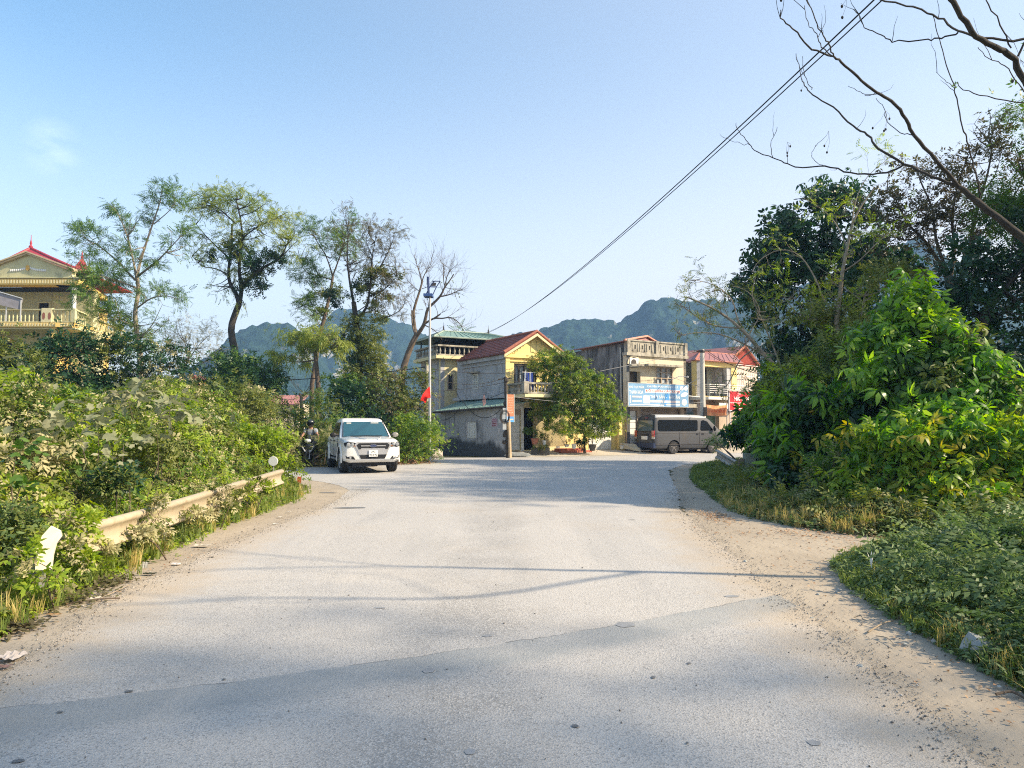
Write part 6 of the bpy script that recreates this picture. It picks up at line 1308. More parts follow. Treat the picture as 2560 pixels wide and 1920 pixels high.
make_tree('tree', 'slim pale tree with sparse yellow-green leaves in front of the big dark tree', 21.5,
 [([(2098, 1040, 0), (2096, 890, 0), (2092, 800, 0), (2100, 740, 0), (2106, 680, -.1), (2118, 620, -.2), (2128, 570, -.2), (2150, 520, -.2), (2185, 470, -.3)], .11, .02, .8), ([(2096, 860, 0), (2120, 820, -.3), (2150, 800, -.5), (2160, 740, -.6)], .04, .01, 1.2), ([(2095, 790, 0), (2060, 750, .3), (2040, 700, .4), (2000, 640, .5), (1950, 625, .6), (1900, 650, .6), (1880, 680, .6)], .035, .01, .9), ([(2106, 680, 0), (2150, 650, -.4), (2200, 600, -.6), (2230, 580, -.6)], .03, .008, .9), ([(2092, 780, 0), (2040, 800, .3), (1990, 780, .5), (1960, 740, .5)], .03, .008, 1.2), ([(2118, 620, -.2), (2090, 560, 0), (2050, 520, .1), (2000, 490, .2)], .025, .006, .8), ([(2128, 570, -.2), (2140, 500, -.3), (2170, 440, -.3), (2230, 390, -.3)], .02, .006, .8)],
 M['bark_pale'], LM['vine'], TP, .26, blobs=[(2075, 690, 0, 30, 60, 1, .8), (2100, 770, 0, 60, 40, 1, .7), (2040, 760, .3, 50, 30, 1, .6), (2150, 740, -.4, 60, 36, 1, .8), (2210, 720, -.5, 60, 40, 1, .7), (2120, 640, -.2, 26, 40, 1, .5), (2160, 580, -.4, 20, 14, 1, .4), (1980, 740, .5, 40, 26, 1, .5)], bdens=10, tw=(9, .6, 1, 3), per_tip=1, tipsig=.12, seed=85, twr=.012, bsig=.18, bper=10,
 extra=[([(2180, 700, -.4, 110, 50), (2280, 690, -.4, 60, 44), (2100, 800, -.2, 100, 50), (2010, 820, .2, 80, 50), (2160, 850, 0, 80, 60)], LM['olive'], TS, .25, 20, 'olive_foliage')])
make_tree('tree', 'leaning tree with arching grey branches and scattered leaves, before the red-gabled building', 21,
 [([(2030, 1080, 0), (2010, 1010, 0), (1960, 940, 0), (1905, 880, 0), (1860, 830, 0), (1820, 795, 0), (1770, 765, 0), (1715, 742, 0)], .10, .02, .9), ([(1920, 895, 0), (1860, 860, -.2), (1800, 836, -.4), (1740, 832, -.5), (1695, 840, -.5)], .035, .008, 1.1), ([(1880, 855, 0), (1845, 800, .2), (1830, 750, .3), (1790, 715, .3), (1740, 700, .3)], .03, .008, 1.2), ([(1850, 820, 0), (1790, 815, .2), (1740, 790, .3), (1700, 760, .3)], .03, .008, 1.2), ([(1890, 870, 0), (1850, 900, -.3), (1820, 960, -.5), (1780, 985, -.6)], .025, .008, .8), ([(1960, 940, 0), (1930, 860, .3), (1905, 800, .4), (1880, 740, .5), (1890, 690, .5)], .03, .008, 1), ([(1930, 900, 0), (1900, 960, -.3), (1860, 975, -.5)], .02, .006, .8), ([(1870, 840, 0), (1900, 780, .3), (1870, 730, .4), (1830, 715, .4)], .02, .006, .8)],
 M['bark_pale'], LM['olive'], TP, .25, blobs=[(1740, 705, .3, 44, 18, 1, .8), (1790, 740, .2, 36, 24, 1, .5), (1715, 760, .2, 30, 30, 1, .6), (1770, 800, 0, 40, 26, 1, .35), (1700, 830, -.4, 18, 26, 1, .5), (1880, 800, .3, 40, 30, 1, .6), (1860, 870, 0, 34, 22, 1, .3), (1930, 800, .3, 40, 44, 1, .7), (1920, 880, .2, 40, 30, 1, .8)], bdens=8, tw=(6, .55, 1, 3), per_tip=1, tipsig=.1, seed=86, twr=.011, bsig=.14, bper=8)
# bare tree reaching over the road from beyond the right edge
def A_(l, d0=0, d1=0): return [(x, y, d0+(d1-d0)*i/(len(l)-1)) for i, (x, y) in enumerate(l)]
BARE = [(A_([(2900, 1060), (2860, 900), (2790, 780), (2690, 690), (2560, 597), (2445, 503), (2395, 466)], 0, 0), .17, .055, 0),
  (A_([(2395, 466), (2340, 400), (2286, 338), (2257, 286), (2228, 253), (2192, 231), (2142, 192), (2102, 155), (2084, 141), (2030, 123), (1993, 80), (1957, 51), (1952, 25)], 0, -1.2), .045, .009, .35),
  (A_([(2084, 141), (2072, 110), (2058, 90), (2038, 45), (2015, 0), (2000, -40)], -.9, -1.2), .016, .008, .5), (A_([(2086, 143), (2055, 118), (2040, 87), (2020, 55), (2011, 14)], -.9, -.7), .013, .006, .4),
  (A_([(2395, 466), (2330, 440), (2261, 409), (2196, 372), (2170, 336), (2131, 315), (2084, 268), (2033, 239), (2012, 215), (2004, 195), (1990, 134)], 0, 1.2), .036, .008, .4), (A_([(2029, 224), (2018, 205), (2008, 175), (2006, 141)], 1.0, 1.1), .011, .006, .3),
  (A_([(2265, 411), (2230, 426), (2196, 434), (2127, 432), (2062, 416), (2008, 419), (1970, 410), (1932, 394), (1885, 376), (1870, 354), (1848, 330), (1840, 307)], .3, 1.0), .026, .007, .4), (A_([(1874, 362), (1845, 358), (1816, 343)], .9, 1.2), .008, .004, .3), (A_([(1932, 394), (1926, 365), (1943, 318)], .9, .7), .010, .006, .2), (A_([(2062, 416), (2036, 402), (2030, 385), (2040, 362)], .5, .5), .008, .005, .2),
  ([(2730, 715, 0), (2800, 600, -.5), (2790, 500, -1.1)]+A_([(2750, 420), (2650, 320), (2560, 206), (2528, 141), (2489, 119), (2442, 90), (2391, 22), (2366, -20)], -1.4, -2.0), .07, .04, .1), ([(2650, 320, -1.5), (2680, 200, -1.7)]+A_([(2640, 80), (2560, 98), (2452, 94), (2395, 76), (2344, 43), (2286, 18), (2196, -3), (2150, -20)], -1.8, -1.4), .028, .014, .3),
  (A_([(2395, 81), (2355, 96), (2315, 101), (2232, 103), (2203, 87), (2163, 69), (2145, 36), (2131, 22)], -1.6, -1.3), .016, .006, .5),
  (A_([(2449, 495), (2448, 470), (2442, 445), (2427, 390), (2418, 350), (2405, 318), (2391, 246), (2384, 217), (2362, 145), (2344, 83), (2333, 40)], 0, -.6), .022, .008, .3), ([(2750, 420, -1.4), (2750, 320, -1.0)]+A_([(2700, 250), (2620, 262), (2560, 258), (2467, 242), (2409, 224), (2391, 206)], -.6, -.4), .022, .008, .3),
  (A_([(2384, 219), (2360, 200), (2340, 180)], -.4, -.4), .008, .004, .2), (A_([(2560, 230), (2535, 190), (2505, 160), (2470, 145), (2445, 118)], -.9, -1.1), .013, .006, .3), (A_([(2192, 231), (2170, 240), (2150, 230), (2120, 215)], -.3, -.1), .009, .005, .3), (A_([(2545, 140), (2580, 70), (2600, 10)], -1.6, -1.7), .02, .012, .3), (A_([(2528, 120), (2500, 60), (2465, 0)], -1.7, -1.8), .014, .010, .2),
  (A_([(2286, 338), (2250, 330), (2220, 305), (2210, 270), (2190, 245)], -.1, .2), .012, .006, .3)]
def bare():
    D = 7; rg = random.Random(90)
    src = [l for l in BARE]
    pts0 = [P(q[0], q[1], D+q[2]) for q in src[0][0]]
    foot = Vector((6.7, 6.1, 0)); pts0 = [foot-Vector((0, 0, .2)), foot+Vector((0, 0, 1.2))]+pts0
    t = thing('bare_tree', 'leafless tree with long dark branches reaching in from the upper right corner', 'bare tree', foot)
    mb = MB(); tips = []; fruit = MB()
    def put(pts, r0, r1, tf):
        pts = smooth(pts, 4); n = len(pts)
        pts = [p+Vector((rg.gauss(0, .005), rg.gauss(0, .005), rg.gauss(0, .005))) if 0 < i < n-1 else p for i, p in enumerate(pts)]
        rad = [.43*(r0+(r1-r0)*i/(n-1))*(1+.05*math.sin(i*2.1)) for i in range(n)]; mb.tube(pts, rad, 7 if r0 > .03 else 5)
        for k in range(int(6*tf)):
            u = rg.uniform(.3, .98); i = min(n-2, int(u*(n-1))); d = (pts[i+1]-pts[i]).normalized(); o = Vector((rg.gauss(0, 1), rg.gauss(0, .6), rg.gauss(.4, .8))).normalized()
            tw_ = []; twig(mb, pts[i], d*.5+o*.8, rg.uniform(.15, .45), max(.0035, rad[i]*.32), 0, rg, tw_, .3, .5, 0, .2)
            if rg.random() < .3:
                q = tw_[0][0]
                for j in range(rg.randint(1, 4)):
                    e = q+Vector((rg.gauss(0, .05), rg.gauss(0, .05), -rg.uniform(.08, .22))); fruit.tube([q, (q+e)/2+Vector((.02, 0, 0)), e], .0012, 3); fruit.lathe([(.002, .012), (.009, .006), (.011, -.004), (.006, -.014)], 6, e)
    put(pts0, .2, .055, 0)
    for l in src[1:]: put([P(q[0], q[1], D+q[2]) for q in l[0]], l[1], l[2], l[3])
    mb.build('trunk', M['bark_dark'], t, smooth=60); fruit.build('dry_fruit', M['bark_dark'], t)
bare()
# trees beyond the right edge of the photograph whose shade falls on the near road
def shade_tree(label, x, y, h, r, seed, cz=.62):
    rn = np.random.default_rng(seed); rg = random.Random(seed); t = thing('tree', label, 'tree', (x, y, 0)); mb = MB()
    mb.tube([(x, y, -.1), (x+.1, y, h*.3), (x, y+.1, h*.6)], [.2, .15, .1], 8); bl = []
    for k in range(7): a = k*.9; bl.append((x+r*.45*math.cos(a), y+r*.45*math.sin(a), h*cz+rg.uniform(-.2, .25)*h*.8, r*.62, r*.62, h*.22)); mb.tube([(x, y, h*.35), bl[-1][:3]], [.08, .02], 5)
    bl.append((x, y, h*.82, r*.7, r*.7, h*.2)); mb.build('trunk', M['bark_dark'], t)
    a, b, c = clumps(rn, bl, 6.5, sig=.42, shell=.15, per=3); scatter('crown', a, b, c, .4*rn.uniform(.7, 1.3, len(a)), TS, LM['green'], t)
shade_tree('tall leafy tree well beyond the right edge, shading the near road', 24.5, -4.6, 20, 4.8, 101); shade_tree('second tall leafy tree beyond the right edge, behind the photographer', 24, -13, 20, 4.8, 102)
shade_tree('leafy tree hidden beyond the right edge, shading the far end of the near road', 18, 15.2, 14, 3.8, 104); shade_tree('leafy tree hidden beyond the right edge, shading the junction', 20.5, 20.5, 13.5, 4.2, 105)

TG = (np.array([(1, 0, 0), (0, .8, 0), (-1, 0, 0), (0, -.8, 0), (0, 0, .7), (0, 0, -.5)]), np.array([(0, 1, 4), (1, 2, 4), (2, 3, 4), (3, 0, 4), (1, 0, 5), (2, 1, 5), (3, 2, 5), (0, 3, 5)]))
def gravel(name, line, n, sig, size, m, seed, ymax=18):
    rn = np.random.default_rng(seed); L_ = np.array(line); y = 2+(ymax-2)*rn.random(n)**1.5; x = np.interp(y, L_[:, 1], L_[:, 0])+rn.normal(size=n)*sig
    p = np.stack([x, y, np.full(n, .004)], 1); o = scatter(name, p, unit(rn, n)*np.array([1, 1, .3]), np.array([[0, 0, 1.]])+unit(rn, n)*.4, size*rn.lognormal(0, .4, n), TG, m); tag(o, kind='stuff')
M['chips'] = mat('stone_chips', (.36, .34, .31), .9, var=.5, scale=40); M['darkchips'] = mat('dark_chips', (.17, .16, .15), .9, var=.4, scale=40)
LEL = [(x, y) for x, y in LE if y < 16]; REL = [(x, y) for x, y in RE[::-1] if y < 22]
gravel('gravel', LEL, 5000, .10, .0045, M['chips'], 1); gravel('gravel', REL, 6000, .11, .0045, M['chips'], 2); gravel('gravel', REL, 1500, .16, .0055, M['darkchips'], 3); gravel('gravel', LEL, 1300, .15, .0055, M['darkchips'], 4)
gravel('gravel', [(x+.5, y) for x, y in REL], 1800, .35, .0045, M['darkchips'], 5); gravel('gravel', [(-.2, 2), (-.2, 18)], 350, 1.5, .0045, M['darkchips'], 6)
gravel('gravel', [(x-.35, y) for x, y in LEL], 1300, .25, .0045, M['darkchips'], 7)
ground_leaves('leaf_litter', None, [(3.1, 5.5, .25, .9, .01), (2.9, 3.8, .2, .7, .01), (3.4, 8.0, .3, .7, .01), (-3.9, 8.5, .12, 1.2, .01), (-3.75, 5.3, .12, .8, .01)], 420, .035, LM['litter'], 19)
# ================================================================== villa on the left
VW = Wall(plan(-170, 50), plan(182, 50)); VS = Wall((plan(182, 50)), (plan(182, 50)[0]-2.9, 62)); VS2 = Wall(VS.A, VS.B)
Vl = thing('villa', 'large yellow villa with crimson roofs, a pediment and a balustraded balcony, at the left edge', 'house', (VW.B.x, VW.B.y, 0))
z_ = lambda py, D=50: P(100, py, D).z
vy = M['pale_yellow']; M['gold'] = mat('trim_and_sunlit_gold', (.70, .50, .16), .8, var=.06); M['shaded_yellow'] = mat('shaded_yellow_paint', (.55, .52, .30), .85, var=.1, scale=1.2, stain=(.30, .29, .18), stain_amt=.25)  # same villa paint: shade put into front's greenish tone, sunlight into side wall's gold
fy_ = M['shaded_yellow']
# side of the villa (receding): visible right face
class RW(Wall): pass
SVr = Wall((VS.A.x, VS.A.y), (VS.B.x, VS.B.y)); SVr.n = -SVr.n if SVr.n.x < 0 else SVr.n
mb = MB(); VW.box(mb, 0, VW.len, 0, z_(820), -3.6, -2.6)
VW.box(mb, 0, VW.len-.3, z_(805), z_(712), -3.2, -2.6)
mb.build('front_wall', fy_, Vl)
mb = MB()
for (za, zb, d0, d1) in ((0, z_(818), -1.6, -1.3), (z_(806), z_(712), -1.8, -1.5)): SVr.box(mb, 0.4 if za < 1 else 3.2, SVr.len, za, zb, d0, d1)
mb.build('side_wall', M['gold'], Vl)
mb = MB(); VW.box(mb, 0, VW.len-.2, z_(818), z_(807), -2.6, .05); SVr.box(mb, .15, SVr.len, z_(818), z_(807), -1.3, .05); mb.build('balcony_slab', M['gold'], Vl)
mb = MB()
for i in range(60): u = VW.len-.15-i*.2; VW.box(mb, u-.05, u+.05, z_(816), z_(809), .055, .09); VW.box(mb, u-.05, u+.05, z_(709), z_(700), .055, .09)
for i in range(50): u = .3+i*.22; SVr.box(mb, u-.05, u+.05, z_(816), z_(809), .055, .09)
mb.build('dentils', vy, Vl)
mb = MB(); VW.box(mb, 0, VW.len-.05, z_(818)-.12, z_(818)-.004, -2.6, -.1); mb.build('slab_soffit', fy_, Vl)
balustrade(Vl, VW, 0.1, VW.len-.1, z_(806), z_(772)-z_(806), 34, fy_, -.15, piers=(VW.uat(116, 790), VW.len-.2))
o = balustrade(Vl, SVr, .3, SVr.len, z_(806), z_(772)-z_(806), 30, fy_, -.15)
mb = MB(); uo = VW.uat(116, 790)
for s in (-.2, .2):
    c = VW.pt(uo+s*1.0, (z_(790)), -.005); vs = [VW.pt(uo+s+.11*math.cos(k*math.pi/8), z_(790)+.26*math.sin(k*math.pi/8), .0) for k in range(16)]; mb.add(vs, [tuple(range(16))])
pier = MB(); VW.box(pier, uo-.36, uo+.36, z_(806)+.003, z_(770), -.35, -.004); pier.build('balcony_pier', vy, Vl); mb.build('oval_relief', mat('rust_relief', (.32, .13, .09), .9), Vl)
# beam, pediment
mb = MB(); VW.box(mb, 0, VW.len+.1, z_(712), z_(697), -.9, .05); SVr.box(mb, .4, 7, z_(712), z_(697), -1.5, .0); mb.build('beam', M['gold'], Vl)
mb = MB(); VW.box(mb, 0, VW.len+.2, z_(696), z_(693), -.9, .12); mb.build('cornice', fy_, Vl)
ua, ub, uc_ = VW.uat(71, 660), VW.uat(180, 680), VW.uat(-38, 680)
mb = MB(); pz = z_(693); ze = z_(678); za = z_(637)
pts = [(uc_, pz), (ub, pz), (ub, ze), (ua, za), (uc_, ze)]
mb.add([VW.pt(u, z, 0) for u, z in pts]+[VW.pt(u, z, -.5) for u, z in pts], [(0, 1, 2, 3, 4), (9, 8, 7, 6, 5)]+[(i, i+5, (i+1) % 5+5, (i+1) % 5) for i in range(5)])
mb.build('pediment', fy_, Vl)
mb = MB()
for a, b in ((uc_-.2, ua), (ua, ub+.25)):
    z0_, z1_ = (ze-.05, za) if a < ua-.1 else (za, ze-.05)
    for k, (dz, dd, th) in enumerate(((.0, .22, .12), (.122, .32, .09))):
        mb.hexa([VW.pt(a, z0_+dz, dd), VW.pt(b, z1_+dz, dd), VW.pt(b, z1_+dz, -.3), VW.pt(a, z0_+dz, -.3), VW.pt(a, z0_+dz+th, dd), VW.pt(b, z1_+dz+th, dd), VW.pt(b, z1_+dz+th, -.3), VW.pt(a, z0_+dz+th, -.3)])
mb.build('raking_cornice', mat('tan_cornice', (.55, .44, .27), .85, var=.12), Vl)
# stucco ornament
mb = MB()
for i in range(-9, 10):
    u = ua+i*.135; h = .28*math.exp(-abs(i)/3.2)+.05
    mb.lathe([(.0, -.02), (.07, -.015), (.075, .0), (.04, .03), (.01, .04)], 8, (0, 0, 0)); k = len(mb.v)-40
    for q in range(40): x, y, z = mb.v[k+q]; mb.v[k+q] = VW.pt(u+x, z_(679)+h+y*1.3, .02+z)
mb.build('stucco_ornament', M['white'], Vl)
mb = MB(); mb.add([VW.pt(ua+.15*math.cos(k*math.pi/8), z_(670)+.19*math.sin(k*math.pi/8), .075) for k in range(16)], [tuple(range(16))]); mb.build('ornament_boss', mat('orange_boss', (.65, .38, .08), .6), Vl)
# veranda ceiling, columns, doorway
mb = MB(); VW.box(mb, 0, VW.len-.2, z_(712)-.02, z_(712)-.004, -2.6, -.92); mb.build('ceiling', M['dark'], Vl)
mb = MB()
for px, w_ in ((178, .17),): u = VW.uat(px, 740); mb.lathe([(.2, 0), (.2, .12), (.15, .16), (.14, 1.4), (.14, 2.3), (.19, 2.4), (.2, 2.5)], 12, VW.pt(u, z_(806)+.01, -.35))
mb.build('column', M['white'], Vl, smooth=40); mb = MB(); q = SVr.pt(5.5, z_(806), -.3); mb.lathe([(.2, 0), (.2, .12), (.15, .16), (.14, 2.3), (.2, 2.5)], 12, q)
mb.build('column', M['white'], Vl, smooth=40)
window(Vl, VW, (VW.uat(97, 750, -2.6), VW.uat(129, 750, -2.6), z_(804), z_(755, 52.6)), fy_, M['dark'], .1, 1, 1, d=-2.55, proud=-2.45, name='doorway')
# curved arches inside and at the ground floor
mb = MB(); ca = VW.uat(-2, 860, -2.6); 
for i in range(14):
    a0, a1 = math.pi*i/14, math.pi*(i+1)/14
    q = [VW.pt(ca+r_*math.cos(a), z_(872)+r_*math.sin(a)*.75, -2.45) for r_ in (1.35, 1.6) for a in (a0, a1)]; q2 = [VW.pt(ca+r_*math.cos(a), z_(872)+r_*math.sin(a)*.75, -2.62) for r_ in (1.35, 1.6) for a in (a0, a1)]
    mb.hexa([q[0], q[1], q[3], q[2], q2[0], q2[1], q2[3], q2[2]])
mb.build('arch_moulding', M['gold'], Vl)
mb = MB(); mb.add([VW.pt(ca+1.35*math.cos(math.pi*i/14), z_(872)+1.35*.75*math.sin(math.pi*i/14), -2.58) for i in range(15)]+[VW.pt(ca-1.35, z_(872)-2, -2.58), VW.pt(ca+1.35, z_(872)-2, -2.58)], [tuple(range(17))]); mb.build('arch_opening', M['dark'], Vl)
# roofs
mb = MB(); ap = P(77, 620, 53.5); e1 = Vector(VW.pt(uc_-1.0, ze-.1, -.55)); e2 = Vector(VW.pt(ub+.35, z_(675), -.55)); e3 = e2+Vector((-.6, 8, 0)); e4 = e1+Vector((0, 8, 0))
slab_roof(mb, e2, e3, ap+Vector((0, .4, 0)), ap, .08, 12, 'slope', .04, .05); slab_roof(mb, e1, e2, ap+Vector((.01, 0, 0)), ap, .08, 0); slab_roof(mb, e4, e1, ap, ap+Vector((0, .4, 0)), .08, 0); slab_roof(mb, e3, e4, ap+Vector((0, .4, 0)), ap+Vector((.01, .41, 0)), .08, 0)
mb.build('roof', M['brighttile'], Vl)
mb = MB(); mb.tube([e2, ap], .1, 6); mb.tube([e1, ap], .1, 6); mb.build('roof_hip', M['brighttile'], Vl)
MB().lathe([(.12, 0), (.15, .1), (.05, .25), (.09, .35), (.03, .6), (.015, 1.0)], 8, tuple(ap)).build('finial', M['brighttile'], Vl, smooth=40)
mb = MB(); ap2 = P(205, 645, 60); f1 = P(150, 712, 54.5); f2 = P(252, 720, 60.5); f3 = P(250, 720, 66); f4 = P(150, 712, 66)
slab_roof(mb, f1, f2, ap2+Vector((.01, 0, 0)), ap2, .08, 14, 'slope', .04, .05); slab_roof(mb, f2, f3, ap2, ap2+Vector((0, .01, 0)), .08, 0); slab_roof(mb, f3, f4, ap2, ap2+Vector((-.01, 0, 0)), .08, 0); slab_roof(mb, f4, f1, ap2, ap2+Vector((0, -.01, 0)), .08, 0)
mb.build('roof', M['brighttile'], Vl); MB().lathe([(.1, 0), (.12, .1), (.04, .2), (.07, .3), (.02, .6)], 8, tuple(ap2)).build('finial', M['brighttile'], Vl, smooth=40)
# grey awning at the picture edge
mb = MB(); a, b = P(-60, 714, 49), P(57, 748, 49.4); c, d = P(48, 774, 49.4), P(-60, 748, 49)
mb.hexa([a, b, c, d, a+Vector((0, .06, 0)), b+Vector((0, .06, 0)), c+Vector((0, .06, 0)), d+Vector((0, .06, 0))]); aw_ = mb.build('awning', mat('grey_tarpaulin', (.26, .25, .27), .7)); tag(aw_, 'grey sloping tarpaulin awning on the villa balcony at the left edge', 'awning')
mb = MB(); mb.tube([a+Vector((0, -.03, .03)), b+Vector((0, -.03, .03))], .05, 5)
for px in (14, 50): q = P(px, 760, 49.3); mb.tube([(q.x, q.y+.1, z_(806)), (q.x, q.y+.1, q.z+.3)], .05, 5)
mb.build('frame', M['steel'], aw_)
# farmhouse far behind, red brick hut
FH = Wall(plan(686, 74), plan(749, 74)); fh = thing('farmhouse', 'small distant house with red tiled roof and cream wall, seen over the bushes', 'house', (FH.A.x, 74, 0))
mb = MB(); FH.box(mb, -.8, FH.len, 0, P(700, 1009, 74).z, -5, 0); mb.build('wall', M['cream'], fh)
mb = MB(); a = Vector(FH.pt(-1, P(700, 1011, 74).z, .4)); b = Vector(FH.pt(FH.len+.1, P(700, 1011, 74).z, .4)); slab_roof(mb, a, b, b+Vector((0, 3.2, 1.05)), a+Vector((0, 3.2, 1.05)), .08, 22, 'slope', .04, .045); mb.build('roof', M['pinkroof'], fh)
BH = Wall(plan(473, 62), plan(495, 62)); bh = thing('brick_hut', 'small orange brick gable end far behind the left bushes', 'building', (BH.A.x, 62, 0)); q = lambda py: P(480, py, 62).z
mb = MB(); mb.add([BH.pt(0, 0), BH.pt(BH.len, 0), BH.pt(BH.len, q(950)), BH.pt(BH.len*.5, q(938)), BH.pt(0, q(942)), BH.pt(0, 0, -4), BH.pt(BH.len, 0, -4), BH.pt(BH.len, q(950), -4), BH.pt(BH.len*.5, q(938), -4), BH.pt(0, q(942), -4)], [(0, 1, 2, 3, 4), (5, 9, 8, 7, 6), (0, 4, 9, 5), (1, 6, 7, 2)]); mb.build('wall', mat('orange_brick', (.48, .17, .10), .9, var=.15), bh)
mb = MB(); slab_roof(mb, BH.pt(BH.len+.2, q(951), .2), BH.pt(BH.len+.2, q(951), -4.2), BH.pt(BH.len*.5, q(937), -4.2), BH.pt(BH.len*.5, q(937), .2), .06); slab_roof(mb, BH.pt(-.2, q(943), .2), BH.pt(-.2, q(943), -4.2), BH.pt(BH.len*.5-.01, q(937), -4.2), BH.pt(BH.len*.5-.01, q(937), .2), .06); mb.build('roof', M['redtile'], bh)
# ================================================================== guardrails
M['rail'] = mat('faded_cream_rail_paint', (.43, .36, .25), .55, var=.1, scale=3, stain=(.35, .25, .15), stain_amt=.22, stain_scale=(2, 2, 2), spec=.4)
M['zinc'] = mat('galvanised_rail', (.32, .32, .31), .5, metal=.5, var=.15, stain=(.25, .2, .16), stain_amt=.2)
PROF = [(0, .315), (.03, .312), (.06, .292), (.068, .265), (.055, .238), (.018, .212), (.01, .165), (.01, .12), (.022, .082), (.062, .055), (.072, .025), (.05, 0)]
def wbeam(mb, pts, side=1):
    """pts: rail line at the bottom edge; side: direction the face bulges"""
    pts = [Vector(p) for p in pts]; rows = []
    for i, p in enumerate(pts):
        t = (pts[min(i+1, len(pts)-1)]-pts[max(i-1, 0)]); t.z = 0; t.normalize(); n = Vector((t.y, -t.x, 0))*side
        rows.append([p+n*a+Vector((0, 0, b)) for a, b in PROF]+[p+n*(a-.006)+Vector((0, 0, b)) for a, b in PROF[::-1]])
    k = len(rows[0]); vs = [v for r in rows for v in r]; fs = []
    for i in range(len(pts)-1):
        for j in range(k): fs.append((i*k+j, i*k+(j+1) % k, (i+1)*k+(j+1) % k, (i+1)*k+j))
    fs.append(tuple(range(k))); fs.append(tuple((len(pts)-1)*k+j for j in range(k))[::-1]); mb.add(vs, fs)
def railp(y): return Vector((np.interp(y, [6.2, 8.85, 14.95, 18], [-4.28, -4.5, -4.86, -5.1]), y, np.interp(y, [6.2, 8.85, 14.95, 18], [.27, .25, .335, .33])))
gr_ = thing('guardrail', 'faded cream corrugated guardrail half buried in creeper along the left verge', 'guardrail', railp(9)*Vector((1, 1, 0)) if False else (-4.5, 9, 0))
segs = [(7.5, 9.3), (9.25, 11.6), (11.55, 13.4), (13.35, 15.25)]
for i, (a, b) in enumerate(segs):
    mb = MB(); off = Vector((.012*(i % 2), 0, .0)); wbeam(mb, [railp(a+(b-a)*k/6)+off for k in range(7)]); mb.build('beam', M['rail'], gr_, smooth=50)
for y in (7.7, 9.6, 11.6, 13.5, 15.1):
    p = railp(y); mb = MB(); mb.box(p.x-.14, p.x-.03, y-.05, y+.05, -.05, p.z+.2); mb.build('post', M['zinc'], gr_)
# fish-tail end piece
te = thing('guardrail_end', 'upright cream guardrail end piece with pointed top, at the near end of the left guardrail', 'guardrail end', (-4.3, 6.55, 0))
mb = MB(); ed = [P(88, 1400, 6.5), P(90, 1372, 6.5), P(100, 1345, 6.52), P(126, 1316, 6.58), P(150, 1328, 6.66), P(153, 1342, 6.68), P(140, 1360, 6.62), P(132, 1390, 6.6), P(128, 1425, 6.6), P(88, 1425, 6.5)]
k = len(ed); mb.add([tuple(v) for v in ed]+[(v.x-.02, v.y+.05, v.z) for v in ed], [tuple(range(k)), tuple(range(k, 2*k))[::-1]]+[(i, k+i, k+(i+1) % k, (i+1) % k) for i in range(k)]); mb.build('end_plate', mat('chalky_white_rail', (.66, .62, .48), .6, var=.12), te)
mb = MB(); mb.box(-4.38, -4.28, 6.6, 6.7, -.05, .5); mb.build('post', M['zinc'], te)
dsk = MB(); c = P(683, 1153, 15.6); rd = thing('road_reflector', 'round white reflector disc on a stake at the far end of the left guardrail', 'reflector', (c.x, c.y, 0))
dsk.lathe([(.0, -.012), (.1, -.012), (.105, 0), (.1, .012), (.0, .012)], 20, c, axis='y'); dsk.build('disc', M['white'], rd, smooth=30); MB().tube([(c.x, c.y+.02, 0), (c.x, c.y+.02, c.z)], .015, 5).build('stake', M['zinc'], rd)
gr2 = thing('guardrail', 'bent grey guardrail with a concrete post, poking out of the right thicket', 'guardrail', (7.3, 22.8, 0))
mb = MB(); a = P(1843, 1177, 22.6); b = P(1793, 1145, 26.5); n = 5; wbeam(mb, [b.lerp(a, i/n)-Vector((0, 0, 0)) for i in range(n+1)], 1); mb.build('beam', M['zinc'], gr2, smooth=50)
q0 = P(1862, 1188, 22.5); q1 = P(1887, 1134, 22.5); mb = MB(); mb.box(q0.x, q1.x, 22.4, 22.68, -.1, q1.z); mb.build('concrete_post', mat('mossy_concrete_post', (.20, .23, .19), .9, stain=(.15, .18, .13), stain_amt=.3), gr2)
q2 = P(1843, 1150, 22.6); mb = MB(); mb.box(q2.x, q0.x-.002, 22.5, 22.6, .2, .52); mb.build('spacer', mat('brown_spacer', (.24, .19, .15), .9), gr2)
# ================================================================== poles, lamp, flag, cables
def pole(name, label, base, h, r0, r1, m, cat='utility pole', lean=(0, 0)):
    t = thing(name, label, cat, base); top = (base[0]+lean[0], base[1]+lean[1], base[2]+h)
    MB().tube([(base[0], base[1], base[2]-.1), top], [r0, r1], 12).build('shaft', m, t, smooth=40); return t, Vector(top)
lx, ly = plan(1075, 31); lp = thing('street_lamp', 'tall white solar street lamp with blue head frame, beside the leafless tree', 'street lamp', (lx, ly, 0))
ztop = P(1073, 740, 31).z; MB().tube([(lx, ly, -.1), (lx-.03, ly, ztop)], [.065, .045], 12).build('shaft', mat('white_metal_pole', (.45, .45, .45), .5, var=.06), lp, smooth=40)
M['lampblue'] = mat('dark_blue_metal', (.03, .05, .14), .5); M['panelblue'] = mat('solar_panel_blue', (.04, .09, .26), .3)
f = lambda px, py, d=0: P(px, py, 31+d)
mb = MB(); mb.tube([f(1072, 745), f(1070, 692)], .05, 8); 
for dd in (0, .25):
    mb.tube(smooth([f(1065, 736, dd), f(1078, 712, dd), f(1086, 704, dd)]), .022, 5); mb.tube(smooth([f(1082, 737, dd), f(1092, 716, dd), f(1101, 703, dd)]), .022, 5)
mb.tube([f(1080, 703), f(1101, 703)], .022, 5); mb.tube([f(1072, 717), f(1090, 717)], .022, 5); mb.build('frame', M['lampblue'], lp)
